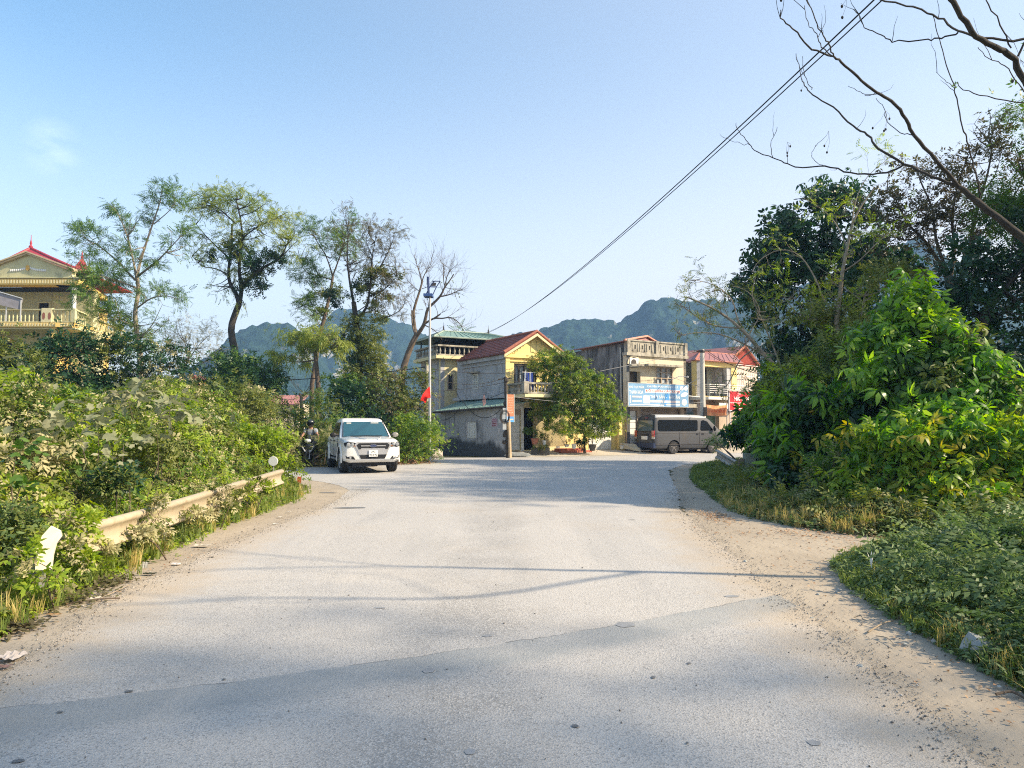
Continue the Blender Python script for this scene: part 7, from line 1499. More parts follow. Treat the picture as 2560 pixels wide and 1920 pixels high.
mb = MB(); a, b = f(1060, 741), f(1082, 737); mb.box(a.x, b.x, 30.75, 31.35, a.z-.02, a.z+.09); mb.build('solar_panel', M['panelblue'], lp)
mb = MB(); a = f(1078, 714, .1); b = f(1091, 707, .1); mb.hexa([f(1077, 715), f(1089, 715), f(1091, 707), f(1079, 707), f(1077, 715, .08), f(1089, 715, .08), f(1091, 707, .08), f(1079, 707, .08)]); mb.build('lamp_head', M['brown_frame'], lp)
mb = MB(); n = 10; vs = []; fs = []
A0_, A1_ = P(1074, 966, 30.9), P(1077, 994, 30.9); B0_, B1_ = P(1050, 1000, 30.7), P(1062, 1006, 30.9)
for j in range(7):
    for i in range(n+1):
        t, s = i/n, j/6; p_ = A0_.lerp(A1_, s).lerp(B0_.lerp(B1_, s), t); w1 = math.sin(t*7+s*2)*.05*t; vs.append((p_.x+w1*.4, p_.y+w1*1.6, p_.z+.05*math.sin(t*3.1)+.02*math.sin(s*6+t*5)))
for j in range(6):
    for i in range(n): q = j*(n+1)+i; fs.append((q, q+1, q+n+2, q+n+1))
mb.add(vs, fs); fo = mb.build('flag', mat('red_cloth', (.75, .02, .015), .7, var=.08), smooth=60); tag(fo, 'plain red flag hanging from the street lamp pole', 'flag')
M['wood'] = mat('dark_pole', (.075, .065, .055), .9, var=.3)
pl1, pt1 = pole('utility_pole', 'dark cable-laden utility pole at the corner of the grey outbuilding', (plan(1270, 34.3)[0], 34.3, 0), P(1263, 942, 34.3).z, .10, .08, M['wood'], lean=(-.12, 0))
bz = P(1270, 1096, 34.3).z
mb = MB(); mb.tube([(pl1.location.x+.1, 34.15, 0), (pl1.location.x+.04, 34.15, bz+.9)], .075, 8); mb.build('timber_brace', mat('pale_timber', (.50, .38, .24), .85, var=.2), pl1)
mb = MB(); rg = random.Random(7)
for i in range(9):
    z = rg.uniform(bz-.3, pt1.z-.1); mb.lathe([(.06+.02*rg.random(), -.1), (.12, -.04), (.11, .05), (.05, .1)], 6, (pt1.x+rg.uniform(-.05, .05), 34.3+rg.uniform(-.05, .05), z))
mb.tube([(pt1.x-.35, 34.3, pt1.z-.12), (pt1.x+.3, 34.3, pt1.z-.06)], .03, 5); mb.build('cable_clamp', M['wood'], pl1)
for k, (x0, y0, x1, y1, lb) in enumerate(((1257, 1020, 1266, 1034, 'box'), (1256, 1036, 1266, 1048, 'box'), (1257, 1056, 1266, 1074, 'box'))):
    a, b = P(x0, y1, 34.1), P(x1, y0, 34.1); mb = MB(); mb.box(a.x, b.x, 34.0, 34.2, a.z, b.z); mb.build('meter_box', M['white'], pl1)
mb = MB(); cc = P(1262, 1042, 33.95)
for k in range(4): mb.tube([(cc.x+(.17+.02*k)*math.cos(a*math.pi/8), 33.93-.02*k, cc.z+(.24+.03*k)*math.sin(a*math.pi/8)) for a in range(17)], .012, 4)
mb.build('coiled_cable', M['wood'], pl1)
pl2, pt2 = pole('utility_pole', 'pale round concrete pole in front of the yellow-trimmed house', (plan(1757, 40.6)[0], 40.6, .1), P(1757, 873, 40.6).z-.1, .17, .12, M['concrete_pole'])
mb = MB(); mb.tube([(pt2.x-.45, 40.6, pt2.z-.1), (pt2.x+.5, 40.6, pt2.z-.1)], .04, 5); mb.lathe([(.15, -.2), (.17, -.15), (.17, -.1), (.15, -.05)], 8, tuple(pt2)); a, b = P(1759, 1040, 40.35), P(1766, 1018, 40.35); mb.box(a.x, b.x, 40.2, 40.42, a.z, b.z); mb.build('crossarm', M['brown_frame'], pl2)
pl3, pt3 = pole('utility_pole', 'weathered concrete pole close behind the solar street lamp', (plan(1066, 32.6)[0], 32.6, 0), P(1066, 912, 32.6).z, .11, .09, M['old_concrete'])
mb = MB(); mb.tube([(pt3.x-.2, 32.6, pt3.z-.1), (pt3.x+.25, 32.6, pt3.z-.1)], .03, 5); mb.lathe([(.05, 0), (.08, .05), (.05, .12)], 6, tuple(pt3)); mb.build('crossarm', M['wood'], pl3)
# sign strapped to the dark pole
BSn = Wall(P(1268, 1000, 34.0)[:2], P(1285, 1000, 34.3)[:2]); bs = thing('pole_banner', 'narrow orange-brown vertical banner with blue foot on the dark utility pole', 'banner', (BSn.A.x, BSn.A.y, 2))
zz = lambda py: P(1276, py, 34.1).z
mb = MB(); BSn.box(mb, 0, BSn.len, zz(1041), zz(986), -.03, 0); mb.build('panel', mat('rusty_orange_print', (.42, .17, .09), .7, var=.1), bs)
mb = MB(); BSn.box(mb, 0, BSn.len, zz(1055), zz(1041)-.004, -.03, 0); mb.build('blue_panel', M['bbd'], bs)
mb = MB(); BSn.box(mb, -.02, 0, zz(1055), zz(985), -.035, .004); BSn.box(mb, BSn.len, BSn.len+.02, zz(1055), zz(985), -.035, .004); mb.build('frame', M['white'], bs)
mb = MB()
for i, s in enumerate(['NHÀ', 'NGHỈ', 'ĂN', 'UỐNG', 'GIẢI', 'KHÁT', 'HOA']): text_mb(mb, s, BSn, .06, BSn.len-.06, zz(996+i*6.2), zz(992.3+i*6.2), .004, bold=.01)
BSn.box(mb, .05, BSn.len-.05, zz(1050), zz(1047), .001, .004); mb.build('lettering', mat('pale_lettering', (.62, .45, .34), .8), bs)
M['cable'] = mat('black_cable', (.02, .02, .022), .6)
M['cablegrey'] = mat('grey_cable', (.30, .30, .30), .6)
def cable(label, a, b, sag, r=.012, m=None, n=18, group='overhead cables'):
    a, b = Vector(a), Vector(b); pts = [a.lerp(b, i/n)-Vector((0, 0, sag*4*(i/n)*(1-i/n))) for i in range(n+1)]
    o = MB().tube(pts, r, 5).build('cable', m or M['cable'], smooth=60); tag(o, label, 'cable', group); return o
c0 = P(1205, 838, 43.0)
def longc(py_off, name, D1=7.5, dx=0):
    b = P(2300+dx, -110+py_off, D1); return cable(name, c0+Vector((0, 0, py_off*.003)), b, .6, .008 if py_off else .010, n=40, group='long cables crossing the sky')
longc(0, 'upper of the two long black cables crossing the sky'); longc(22, 'lower of the two long black cables crossing the sky', 7.3)
tl = P(-60, 925, 60)
cable('black cable running left from the pole behind the street lamp, past the tall trees', (pt3.x, 32.6, pt3.z-.1), P(150, 915, 45), .8, .022)
cable('black cable between the lamp-side pole and the grey house corner pole', (pt3.x, 32.6, pt3.z-.15), P(1270, 932, 36), .1, .014)
cable('black cable from the yellow house across the creeper to the shop house', P(1270, 932, 36), P(1500, 928, 38), .25, .013)
cable('pale cable across the front of the shop house up to the concrete pole', P(1500, 928, 38), (pt2.x-.3, 40.6, pt2.z-.12), -.0, .012, M['cablegrey'])
cable('cable from the lamp-side pole down to the dark utility pole', (pt3.x, 32.6, pt3.z-.5), (pt1.x, 34.3, pt1.z-.05), .35, .012)
cable('lower slack cable from the lamp-side pole to the dark utility pole', (pt3.x, 32.6, pt3.z-1.2), (pt1.x, 34.3, pt1.z-.25), .1, .011)
cable('lowest slack cable reaching the dark utility pole from the left', P(1150, 1005, 36), (pt1.x, 34.3, pt1.z-.7), .15, .012)
cable('looped service cable drooping over the outbuilding wall', P(1155, 1000, 36.2), P(1262, 1012, 34.2), .75, .015)
cable('slack service cable hanging below the outbuilding roof at its left end', P(1103, 1050, 36.8), P(1150, 1020, 36), .18, .014)
cable('thin cable from the dark pole across the balcony of the yellow house', (pt1.x, 34.3, pt1.z-.1), P(1330, 958, 35), .05, .01)
cable('long low cable from the dark pole to the concrete pole, over the billboard', (pt1.x, 34.3, pt1.z-.9), (pt2.x, 40.4, pt2.z-3.0), .3, .010, M['cablegrey'])
cable('cable from the tower house corner down to the outbuilding roof', P(1108, 893, 41), P(1150, 1000, 37.5), .05, .012)
cable('cable slanting down to the right from the concrete pole', (pt2.x+.3, 40.6, pt2.z-.1), P(1900, 935, 38), .2, .016)
cable('second cable slanting right from the concrete pole into the trees', (pt2.x+.3, 40.6, pt2.z-.2), P(1920, 890, 38), .6, .014)
cable('pale cable from the concrete pole down to the pole beside the shop sign', (pt2.x, 40.5, pt2.z-2.2), P(1600, 905, 41), .1, .010, M['cablegrey'])
cable('white bracket pipe across the shop house eave to the yellow-trimmed house', P(1722, 990, 42), P(1752, 993, 42.2), 0, .03, M['white'])
cable('fence wire at the far left between bare poles behind the bushes', P(690, 995, 40), P(880, 1000, 40), .1, .012)
mb = MB(); pts = [P(755, 1030, 32), P(753, 990, 32), P(748, 983, 32)]; db = thing('dead_stump', 'short dead stump with a snapped fork, right of the distant farmhouse', 'stump', (pts[0].x, 32, 0)); mb.tube([(pts[0].x, 32, -.1)]+pts, [.1, .09, .07, .04], 7); mb.tube([pts[1], P(765, 983, 32), P(776, 979, 32)], [.06, .05, .02], 6)
rg = random.Random(3)
for k in range(7): twig(mb, P(760, 984, 32), Vector((rg.gauss(0, 1), rg.gauss(0, .5), rg.uniform(.2, 1))), .9, .012, 1, rg, [], .2, .5, 3)
mb.build('trunk', M['bark_dark'], db)
# plastic kite-like rag on the cable over the outbuilding
mb = MB(); q = [P(1210, 984, 35.2), P(1214, 998, 35.2), P(1215, 1008, 35.2), P(1209, 1016, 35.2), P(1206, 1002, 35.25)]; mb.add([tuple(v) for v in q]+[(v.x, v.y+.03, v.z) for v in q], [(0, 1, 2, 3, 4), (9, 8, 7, 6, 5)]+[(i, i+5, (i+1) % 5+5, (i+1) % 5) for i in range(5)]); o = mb.build('rag', mat('pink_white_rag', (.70, .38, .32), .8, var=.4, scale=9)); tag(o, 'pink and white rag caught on a cable over the outbuilding roof', 'rag')
# ================================================================== vehicles
def bool_cut(o, cutters):
    for c in cutters:
        m = o.modifiers.new('b', 'BOOLEAN'); m.operation = 'DIFFERENCE'; m.object = c; m.solver = 'EXACT'
    bpy.context.view_layer.update()
    me = bpy.data.meshes.new_from_object(o.evaluated_get(bpy.context.evaluated_depsgraph_get())); old = o.data
    o.modifiers.clear(); o.data = me; me.name = old.name+'_cut'
    for c in cutters: bpy.data.objects.remove(c)
def loft(mb, rings, capa=True, capb=True):
    k = len(rings[0]); vs = [v for r in rings for v in r]; fs = []
    for i in range(len(rings)-1):
        for j in range(k): fs.append((i*k+j, i*k+(j+1) % k, (i+1)*k+(j+1) % k, (i+1)*k+j))
    if capa: fs.append(tuple(range(k))[::-1])
    if capb: fs.append(tuple((len(rings)-1)*k+j for j in range(k)))
    mb.add(vs, fs)
def mirror_ring(half, y):
    """half: (x,z) from the bottom centre up the +x side to the top centre"""
    return [(x, y(z) if callable(y) else y, z) for x, z in half]+[(-x, y(z) if callable(y) else y, z) for x, z in half[::-1] if x > 1e-6]
M['white_car'] = mat('white_car_paint', (.78, .77, .74), .3, var=.03, scale=2, spec=.5, coat=.7)
M['silver_trim'] = mat('satin_silver', (.48, .48, .49), .35, metal=.5, var=.03); M['black_plastic'] = mat('black_plastic', (.018, .018, .02), .5, var=.1)
M['tyre'] = mat('tyre_rubber', (.035, .035, .036), .85, var=.25, scale=9); M['alloy'] = mat('alloy_rim', (.45, .46, .48), .35, metal=.8); M['chrome'] = mat('chrome', (.7, .7, .7), .15, metal=1, var=.02)
M['windscreen'] = glassmat('teal_reflection_windscreen', (.015, .075, .10), .05, .9); M['darkglass'] = glassmat('dark_glass', (.006, .008, .010), .15, .12); M['darkglass'].node_tree.nodes['Principled BSDF'].inputs['Coat Weight'].default_value = .0  # windscreen's teal is its reflection put into the glass colour
M['lens'] = glassmat('clear_lens', (.30, .31, .32), .1, .9); M['amber'] = glassmat('amber_lens', (.5, .16, .02), .2); M['redlens'] = glassmat('red_lens', (.35, .01, .015), .15); M['plate'] = mat('number_plate', (.8, .8, .78), .4, var=.02)
def wheel(parent, x, y, r, w_, rim_m, side, spokes=6):
    t = MB(); rr = r
    prof = [(rr*.62, -w_/2+.01), (rr*.9, -w_/2), (rr*.985, -w_/2+.03), (rr, -w_*.25)]
    for k in range(-2, 3): prof += [(rr, k*w_/9-.012), (rr-.008, k*w_/9-.006), (rr-.008, k*w_/9+.006), (rr, k*w_/9+.012)]
    prof += [(rr*.985, w_/2-.03), (rr*.9, w_/2), (rr*.62, w_/2-.01)]
    t.lathe(prof, 28, (x, y, r), axis='x'); o = t.build('wheel', M['tyre'], parent, smooth=40, world=False)
    s = side; b = MB(); b.lathe([(rr*.60, s*(w_/2-.035)), (rr*.61, s*(w_/2-.02)), (rr*.64, s*(w_/2-.006)), (rr*.66, s*(w_/2-.012))], 28, (x, y, r), axis='x')
    b.lathe([(.07, s*(w_/2-.045)), (.065, s*(w_/2-.008)), (.03, s*(w_/2-.002))], 12, (x, y, r), axis='x')
    for i in range(spokes):
        a = 2*math.pi*i/spokes+.3
        for da in (-.09, .09):
            p0 = (x+s*(w_/2-.02), y+.05*math.cos(a), r+.05*math.sin(a)); p1 = (x+s*(w_/2-.012), y+rr*.6*math.cos(a+da), r+rr*.6*math.sin(a+da)); b.tube([p0, p1], [.022, .018], 5)
    b.build('rim', rim_m, o, smooth=40, world=False); return o
def unworld(o): return o
def truck():
    gx, gy = plan(934, 23.3); T = thing('pickup_truck', 'white double-cab pickup truck turning out of the side road', 'pickup', (gx, gy, 0), R(21))
    Bld = lambda mb, n, m, par=T, s=None: mb.build(n, m, par, smooth=s, world=False)
    st = [(0.0, .70, .47, 1.00), (.05, .83, .40, 1.055), (.16, .90, .36, 1.085), (.45, .93, .34, 1.11), (.9, .945, .40, 1.14), (1.3, .94, .40, 1.17), (1.6, .93, .42, 1.14), (2.6, .93, .42, 1.13), (3.6, .93, .42, 1.13), (3.75, .93, .42, 1.16), (4.8, .93, .45, 1.17), (5.22, .92, .5, 1.16), (5.3, .87, .54, 1.10)]
    rings = []
    for y, w_, zb, zt in st:
        h = [(0, zb), (w_*.8, zb), (w_*.96, zb+.07), (w_, zb+.2), (w_*1.0, zb+(zt-zb)*.55), (w_*.985, zt-.17), (w_*.955, zt-.07), (w_*.88, zt-.012), (w_*.6, zt+.012), (w_*.4, zt+.002), (0, zt+.012)]
        rings.append(mirror_ring(h, y))
    mb = MB(); loft(mb, rings); body = Bld(mb, 'body', [M['white_car'], M['black_plastic']], s=35)
    cut = []
    for yy in (.95, 4.17):
        c = MB().lathe([(.455, -1.2), (.455, 1.2)], 32, (0, yy, .40), axis='x').build('cut', M['black_plastic'], T, world=False)
        for p in c.data.polygons: pass
        c.data.materials.clear(); c.data.materials.append(M['white_car']); c.data.materials.append(M['black_plastic'])
        for p in c.data.polygons: p.material_index = 1
        cut.append(c)
    bed = MB(); bed.box(-.78, .78, 3.9, 5.18, .75, 1.4); cb = bed.build('cut', M['white_car'], T, world=False); cb.data.materials.append(M['black_plastic']); cut.append(cb)
    for p in cb.data.polygons: p.material_index = 1
    bool_cut(body, cut); body.data.shade_smooth(); body.data.set_sharp_from_angle(angle=R(35))
    # fender flares
    for s in (-1, 1):
        for yy in (.95, 4.17):
            mb = MB(); n = 16; vs = []
            for i in range(n+1):
                a = math.pi*(-.03+1.06*i/n)
                for r_, xx in ((.455, .955), (.475, .972), (.54, .955), (.56, .925)): vs.append((s*xx, yy+r_*math.cos(a), .40+r_*math.sin(a)))
            fs = [(i*4+j, i*4+j+1, i*4+j+5, i*4+j+4) for i in range(n) for j in range(3)]; mb.add(vs, fs); Bld(mb, 'fender_flare', M['white_car'], body, 50)
    # cabin
    def cabring(z, hx, ya, yb, r):
        out = []
        for cx, cy, a0 in ((hx-r, yb-r, 0), (-hx+r, yb-r, 90), (-hx+r, ya+r, 180), (hx-r, ya+r, 270)):
            for k in range(5): a = R(a0+k*22.5); out.append((cx+r*math.cos(a), cy+r*math.sin(a), z))
        return out
    mb = MB(); loft(mb, [cabring(1.08, .89, 1.25, 3.72, .1), cabring(1.15, .875, 1.36, 3.70, .1), cabring(1.42, .81, 1.72, 3.62, .11), cabring(1.66, .735, 2.06, 3.5, .12), cabring(1.755, .69, 2.22, 3.42, .14), cabring(1.80, .62, 2.42, 3.3, .16), cabring(1.815, .45, 2.7, 3.1, .15)]); cab = Bld(mb, 'cabin', M['white_car'], s=38)
    wy = lambda z: 1.36+(z-1.15)*1.36
    def ws(z, hx, bow): n = 8; return [(-hx+2*hx*i/n, wy(z)-.028-bow*(1-((2*i/n)-1)**2), z+.006) for i in range(n+1)]
    rows = [ws(1.17, .76, .05), ws(1.30, .735, .05), ws(1.50, .70, .045), ws(1.675, .655, .04)]; k = 9
    mb = MB(); mb.add([v for r in rows for v in r]+[(x, y+.05, z-.02) for r in rows for x, y, z in r], [(i*k+j, i*k+j+1, (i+1)*k+j+1, (i+1)*k+j) for i in range(3) for j in range(8)]+[(36+i*k+j, 36+(i+1)*k+j, 36+(i+1)*k+j+1, 36+i*k+j+1) for i in range(3) for j in range(8)]); wsn = Bld(mb, 'windscreen', M['windscreen'], cab, 60)
    mb = MB(); mb.tube([(-.79, wy(1.15)-.02, 1.16), (-.4, wy(1.15)-.075, 1.165), (0, wy(1.15)-.09, 1.165), (.4, wy(1.15)-.075, 1.165), (.79, wy(1.15)-.02, 1.16)], .018, 6)
    for s in (-1, 1): mb.tube([(s*.79, wy(1.15)-.02, 1.16), (s*.68, wy(1.69)-.02, 1.69)], .012, 5)
    Bld(mb, 'window_seal', M['black_plastic'], cab)
    mb = MB(); mb.box(.25, .52, wy(1.63)-.085, wy(1.63)-.078, 1.625, 1.655); mb.box(-.58, -.42, wy(1.62)-.07, wy(1.62)-.063, 1.615, 1.65); Bld(mb, 'windscreen_sticker', M['white'], wsn)
    mb = MB(); mb.tube([(-.55, wy(1.2)-.08, 1.2), (.02, wy(1.2)-.105, 1.21), (.3, wy(1.19)-.1, 1.20)], .009, 4); mb.tube([(-.05, wy(1.2)-.105, 1.2), (.55, wy(1.2)-.08, 1.205)], .009, 4); Bld(mb, 'wiper', M['black_plastic'], cab)
    sx = lambda z: .875-(z-1.15)*.265
    for s in (-1, 1):
        for pg in ([(1.62, 1.18), (2.52, 1.18), (2.52, 1.66), (2.14, 1.66)], [(2.60, 1.18), (3.42, 1.18), (3.38, 1.55), (3.22, 1.65), (2.60, 1.66)]):
            mb = MB(); k = len(pg); mb.add([(s*(sx(z)+.012), y, z) for y, z in pg]+[(s*(sx(z)-.01), y, z) for y, z in pg], [tuple(range(k)), tuple(range(k, 2*k))[::-1]]+[(i, k+i, k+(i+1) % k, (i+1) % k) for i in range(k)]); Bld(mb, 'side_window', M['darkglass'], cab)
        mb = MB()
        for yy in (1.55, 2.56, 3.55): mb.box(s*.931-.003, s*.931+.003, yy-.005, yy+.005, .5, 1.1)
        Bld(mb, 'door_gap', M['black_plastic'], body)
        for yy in (2.38, 3.36): mb = MB(); mb.box(s*.935-.018, s*.935+.018, yy-.09, yy+.09, 1.0, 1.04); Bld(mb, 'door_handle', M['black_plastic'], body)
        mb = MB(); mb.box(s*.945-.01, s*.945+.01, 1.30, 1.40, .84, .98); Bld(mb, 'fender_vent', M['black_plastic'], body)
        mb = MB(); mb.box(s*.80-.1, s*.80+.1, 1.55, 3.55, .36, .42); Bld(mb, 'running_board', M['silver_trim'])
        mb = MB(); cx = s*1.06; mb.lathe([(.02, -.05), (.09, -.045), (.112, -.02), (.108, .03), (.05, .06), (.01, .065)], 14, (cx, 1.66, 1.23), axis='y', squash=.78); mi = Bld(mb, 'wing_mirror', M['black_plastic'] if s < 0 else mat('sunlit_mirror_cap', (.25, .24, .22), .35), s=50); mb = MB(); mb.tube([(s*.88, 1.62, 1.2), (cx, 1.66, 1.22)], .03, 6); Bld(mb, 'mirror_arm', M['black_plastic'], mi)  # shaded side's mirror coloured black, lit side's grey, to carry the light
    MB().lathe([(.03, 0), (.028, .02), (.012, .06), (.004, .10)], 8, (0, 2.5, 1.806)).build('aerial', M['black_plastic'], cab, world=False)
    # nose
    fy = lambda x: float(np.interp(abs(x), [0, .7, .83, .9, .93], [0, 0, .05, .16, .4]))
    def patch(pg, off, m, name, par=body, th=.05):
        mb = MB(); k = len(pg); mb.add([(x, fy(x)-off, z) for x, z in pg]+[(x, fy(x)+th, z) for x, z in pg], [tuple(range(k)), tuple(range(k, 2*k))[::-1]]+[(i, k+i, k+(i+1) % k, (i+1) % k) for i in range(k)]); return Bld(mb, name, m, par)
    mir = lambda pg: [(-x, z) for x, z in pg[::-1]]
    gf = patch([(-.50, .77), (-.60, .93), (-.52, 1.02), (.52, 1.02), (.60, .93), (.50, .77), (.44, .62), (-.44, .62)], .035, M['silver_trim'], 'grille_frame')
    patch([(-.46, .79), (-.53, .92), (-.46, .985), (.46, .985), (.53, .92), (.46, .79), (.40, .795), (.38, .83), (-.38, .83), (-.40, .795)], .045, M['black_plastic'], 'grille', gf)
    mb = MB(); mb.box(-.40, -.115, -.062, -.045, .885, .915); mb.box(.115, .40, -.062, -.045, .885, .915); Bld(mb, 'grille_bar', M['silver_trim'], gf)
    mb = MB(); vs = [(.115*math.cos(k*math.pi/12), -.066, .90+.05*math.sin(k*math.pi/12)) for k in range(24)]; mb.add(vs+[(x, -.04, z) for x, y, z in vs], [tuple(range(24))]+[(i, 24+i, 24+(i+1) % 24, (i+1) % 24) for i in range(24)]); ov = Bld(mb, 'oval_badge', M['chrome'], gf)
    mb = MB(); vs = [(.1*math.cos(k*math.pi/12), -.070, .90+.040*math.sin(k*math.pi/12)) for k in range(24)]; mb.add(vs, [tuple(range(24))]); Bld(mb, 'blue_oval', mat('badge_blue', (.01, .03, .15), .3), ov)
    class L: 
        def pt(s, u, z, d): return (u, -d, z)
    mb = MB(); text_mb(mb, 'Ford', L(), -.065, .065, .872, .928, .073, ital=.3, bold=.01); Bld(mb, 'script', M['chrome'], ov)
    patch([(-.44, .61), (.44, .61), (.47, .625), (.44, .60), (.38, .485), (-.38, .485), (-.44, .60)][1:], .02, M['black_plastic'], 'lower_intake')
    patch([(-.52, .44), (.52, .44), (.50, .475), (-.50, .475)], .02, M['silver_trim'], 'skid_trim'); 
    mb = MB(); mb.box(-.62, .62, .22, .5, .25, .40); mb.box(-.8, .8, .3, 3.9, .30, .42); mb.tube([(-.75, .95, .38), (.75, .95, .38)], .05, 8); mb.tube([(-.75, 4.17, .38), (.75, 4.17, .38)], .06, 8); mb.lathe([(.02, -.14), (.13, -.1), (.13, .1), (.02, .14)], 10, (.05, 4.17, .36)); Bld(mb, 'underbody', M['black_plastic'])
    for s in (-1, 1):
        pg = [(.50, .87), (.57, 1.005), (.80, 1.03), (.905, .99), (.885, .885), (.80, .86)]
        pg = pg if s > 0 else mir(pg)
        hl = patch(pg, .022, M['black_plastic'], 'headlight'); 
        for cx, r_ in ((.78, .062), (.66, .05)):
            mb = MB(); mb.lathe([(r_, .0), (r_*.9, -.012), (r_*.5, -.02), (.002, -.022)], 14, (s*cx, fy(cx)-.024, .945), axis='y'); Bld(mb, 'lamp', M['lens'], hl, 40)
        pl = [(.515, .875), (.59, .995), (.80, 1.02), (.895, .985), (.88, .895), (.80, .87)]; 
        mb = MB(); mb.box(s*.59-.035, s*.59+.035, fy(.6)-.035, fy(.6)-.02, .885, .905); Bld(mb, 'indicator', M['amber'], hl)
        pg = [(.56, .46), (.63, .565), (.86, .585), (.84, .50)]; pg = pg if s > 0 else mir(pg)
        fg = patch(pg, .02, M['black_plastic'], 'fog_lamp_recess'); mb = MB(); mb.lathe([(.035, 0), (.033, -.012), (.002, -.016)], 12, (s*.72, fy(.72)-.022, .52), axis='y'); Bld(mb, 'fog_lamp', M['lens'], fg, 40)
    mb = MB(); mb.box(-.14, .14, -.075, -.058, .555, .765); pl = Bld(mb, 'number_plate', M['plate'])
    mb = MB(); text_mb(mb, '29C', L(), -.07, .065, .68, .745, .078, bold=.01); text_mb(mb, '934.92', L(), -.125, .125, .575, .645, .078, bold=.01); Bld(mb, 'lettering', M['black_plastic'], pl)
    mb = MB()
    for s in (-1, 1):
        pts = [(s*.18, .1, 1.118), (s*.33, .6, 1.135), (s*.45, 1.15, 1.165)]; mb.tube(pts, .012, 5)
    Bld(mb, 'bonnet_crease', M['white_car'], body)
    for s in (-1, 1):
        for yy in (.95, 4.17): wheel(T, s*.80, yy, .39, .27, M['alloy'], s)
truck()
def van():
    t0 = Vector((11.48, 40.6)); T = thing('minibus', 'dusty grey minibus parked along the pavement in front of the shop house, seen from behind', 'minibus', (t0.x, t0.y, .01), R(113.9))
    Bld = lambda mb, n, m, par=T, s=None: mb.build(n, m, par, smooth=s, world=False)
    M['van_paint'] = mat('dusty_grey_van_paint', (.080, .083, .09), .55, var=.08, scale=1.5, stain=(.10, .09, .08), stain_amt=.2, spec=.2); M['van_roof'] = mat('pale_van_roof', (.45, .46, .46), .4, var=.04, spec=.5, coat=.3)
    zs = [.30, .30, .42, .60, .95, 1.15, 1.22, 1.5, 1.80, 1.93, 2.03, 2.08, 2.10]; xs = [0, .82, .90, .93, .945, .94, .925, .885, .84, .80, .70, .5, 0]
    fr = lambda z: float(np.interp(z, [.3, .6, .9, 1.12, 1.9, 2.02, 2.1], [.05, .0, .06, .28, 1.16, 1.42, 1.8])); re = lambda z: float(np.interp(z, [.3, 1.15, 1.85, 2.0, 2.1], [4.80, 4.80, 4.70, 4.60, 4.4]))
    rings = []
    for t, sc_ in ((0, .80), (.006, .90), (.02, .965), (.05, 1), (.12, 1), (.25, 1), (.5, 1), (.75, 1), (.95, 1), (.985, .985), (.996, .95), (1, .90)):
        rings.append(mirror_ring([(x*sc_, z) for x, z in zip(xs, zs)], lambda z: fr(z)*(1-t)+re(z)*t))
    mb = MB(); loft(mb, rings); body = Bld(mb, 'body', [M['van_paint'], M['black_plastic'], M['van_roof']], s=32)
    cuts = []
    for yy in (.98, 3.55):
        c = MB().lathe([(.405, -1.2), (.405, 1.2)], 30, (0, yy, .34), axis='x').build('cut', M['van_paint'], T, world=False); c.data.materials.append(M['black_plastic']); cuts.append(c)
        for p in c.data.polygons: p.material_index = 1
    bool_cut(body, cuts)
    for p in body.data.polygons:
        if p.center.z > 1.9 and p.material_index == 0: p.material_index = 2
    body.data.shade_smooth(); body.data.set_sharp_from_angle(angle=R(32))
    sx = lambda z: float(np.interp(z, zs[3:], xs[3:]))
    def side(pg, s, off, m, name, par=body):
        # subdivide so the panel follows the flank
        mb = MB(); k = len(pg); mb.add([(s*(sx(z)+off), y, z) for y, z in pg]+[(s*(sx(z)-.03), y, z) for y, z in pg], [tuple(range(k)), tuple(range(k, 2*k))[::-1]]+[(i, k+i, k+(i+1) % k, (i+1) % k) for i in range(k)]); return Bld(mb, name, m, par)
    for s in (-1, 1):
        side([(2.02, 1.27), (2.10, 1.22), (4.44, 1.22), (4.55, 1.28), (4.52, 1.74), (4.44, 1.81), (2.02, 1.80), (1.96, 1.75)], s, .028, M['darkglass'], 'side_window')
        side([(.98, 1.26), (1.72, 1.24), (1.80, 1.3), (1.70, 1.76), (1.58, 1.80), (1.32, 1.72)], s, .028, M['darkglass'], 'front_door_window')
        mb = MB()
        for yy, z0, z1 in ((1.88, .45, 1.85), (3.2, .45, 1.18), (.82, .7, 1.2)): mb.box(s*.95-.004, s*.95+.004, yy-.006, yy+.006, z0, min(z1, 1.15))
        for a, b, z in ((1.0, 4.75, 1.10), (.9, 4.7, .52)): mb.box(s*.944-.008, s*.944+.008, a, b, z-.008, z+.008)
        Bld(mb, 'body_seam', mat('van_seam', (.10, .09, .09), .6), body)
        for yy in (2.05, 1.68): mb = MB(); mb.box(s*.95-.015, s*.95+.02, yy-.07, yy+.07, 1.02, 1.08); Bld(mb, 'door_handle', M['black_plastic'], body)
        mb = MB(); mb.add([(s*.95, 1.95, 1.85), (s*.95, 4.6, 1.85)], []); mb = MB(); mb.tube([(s*.80, 1.7, 1.945), (s*.80, 3.2, 1.965), (s*.79, 4.45, 1.955)], .02, 5); Bld(mb, 'rain_gutter', M['van_roof'], body)
        pgs = [(4.62, .82), (4.80, .80), (4.80, 1.24), (4.70, 1.26)]
        mb = MB(); mb.box(s*.80-.10, s*.80+.12, 4.70, 4.815, .92, 1.24); tl = Bld(mb, 'tail_light', M['redlens']); mb = MB(); mb.box(s*.80-.101, s*.80+.121, 4.70, 4.816, .80, .918); Bld(mb, 'reverse_lamp', M['lens'], tl); mb = MB(); mb.box(s*.80-.09, s*.80+.122, 4.71, 4.818, .90, .96); Bld(mb, 'indicator', M['amber'], tl)
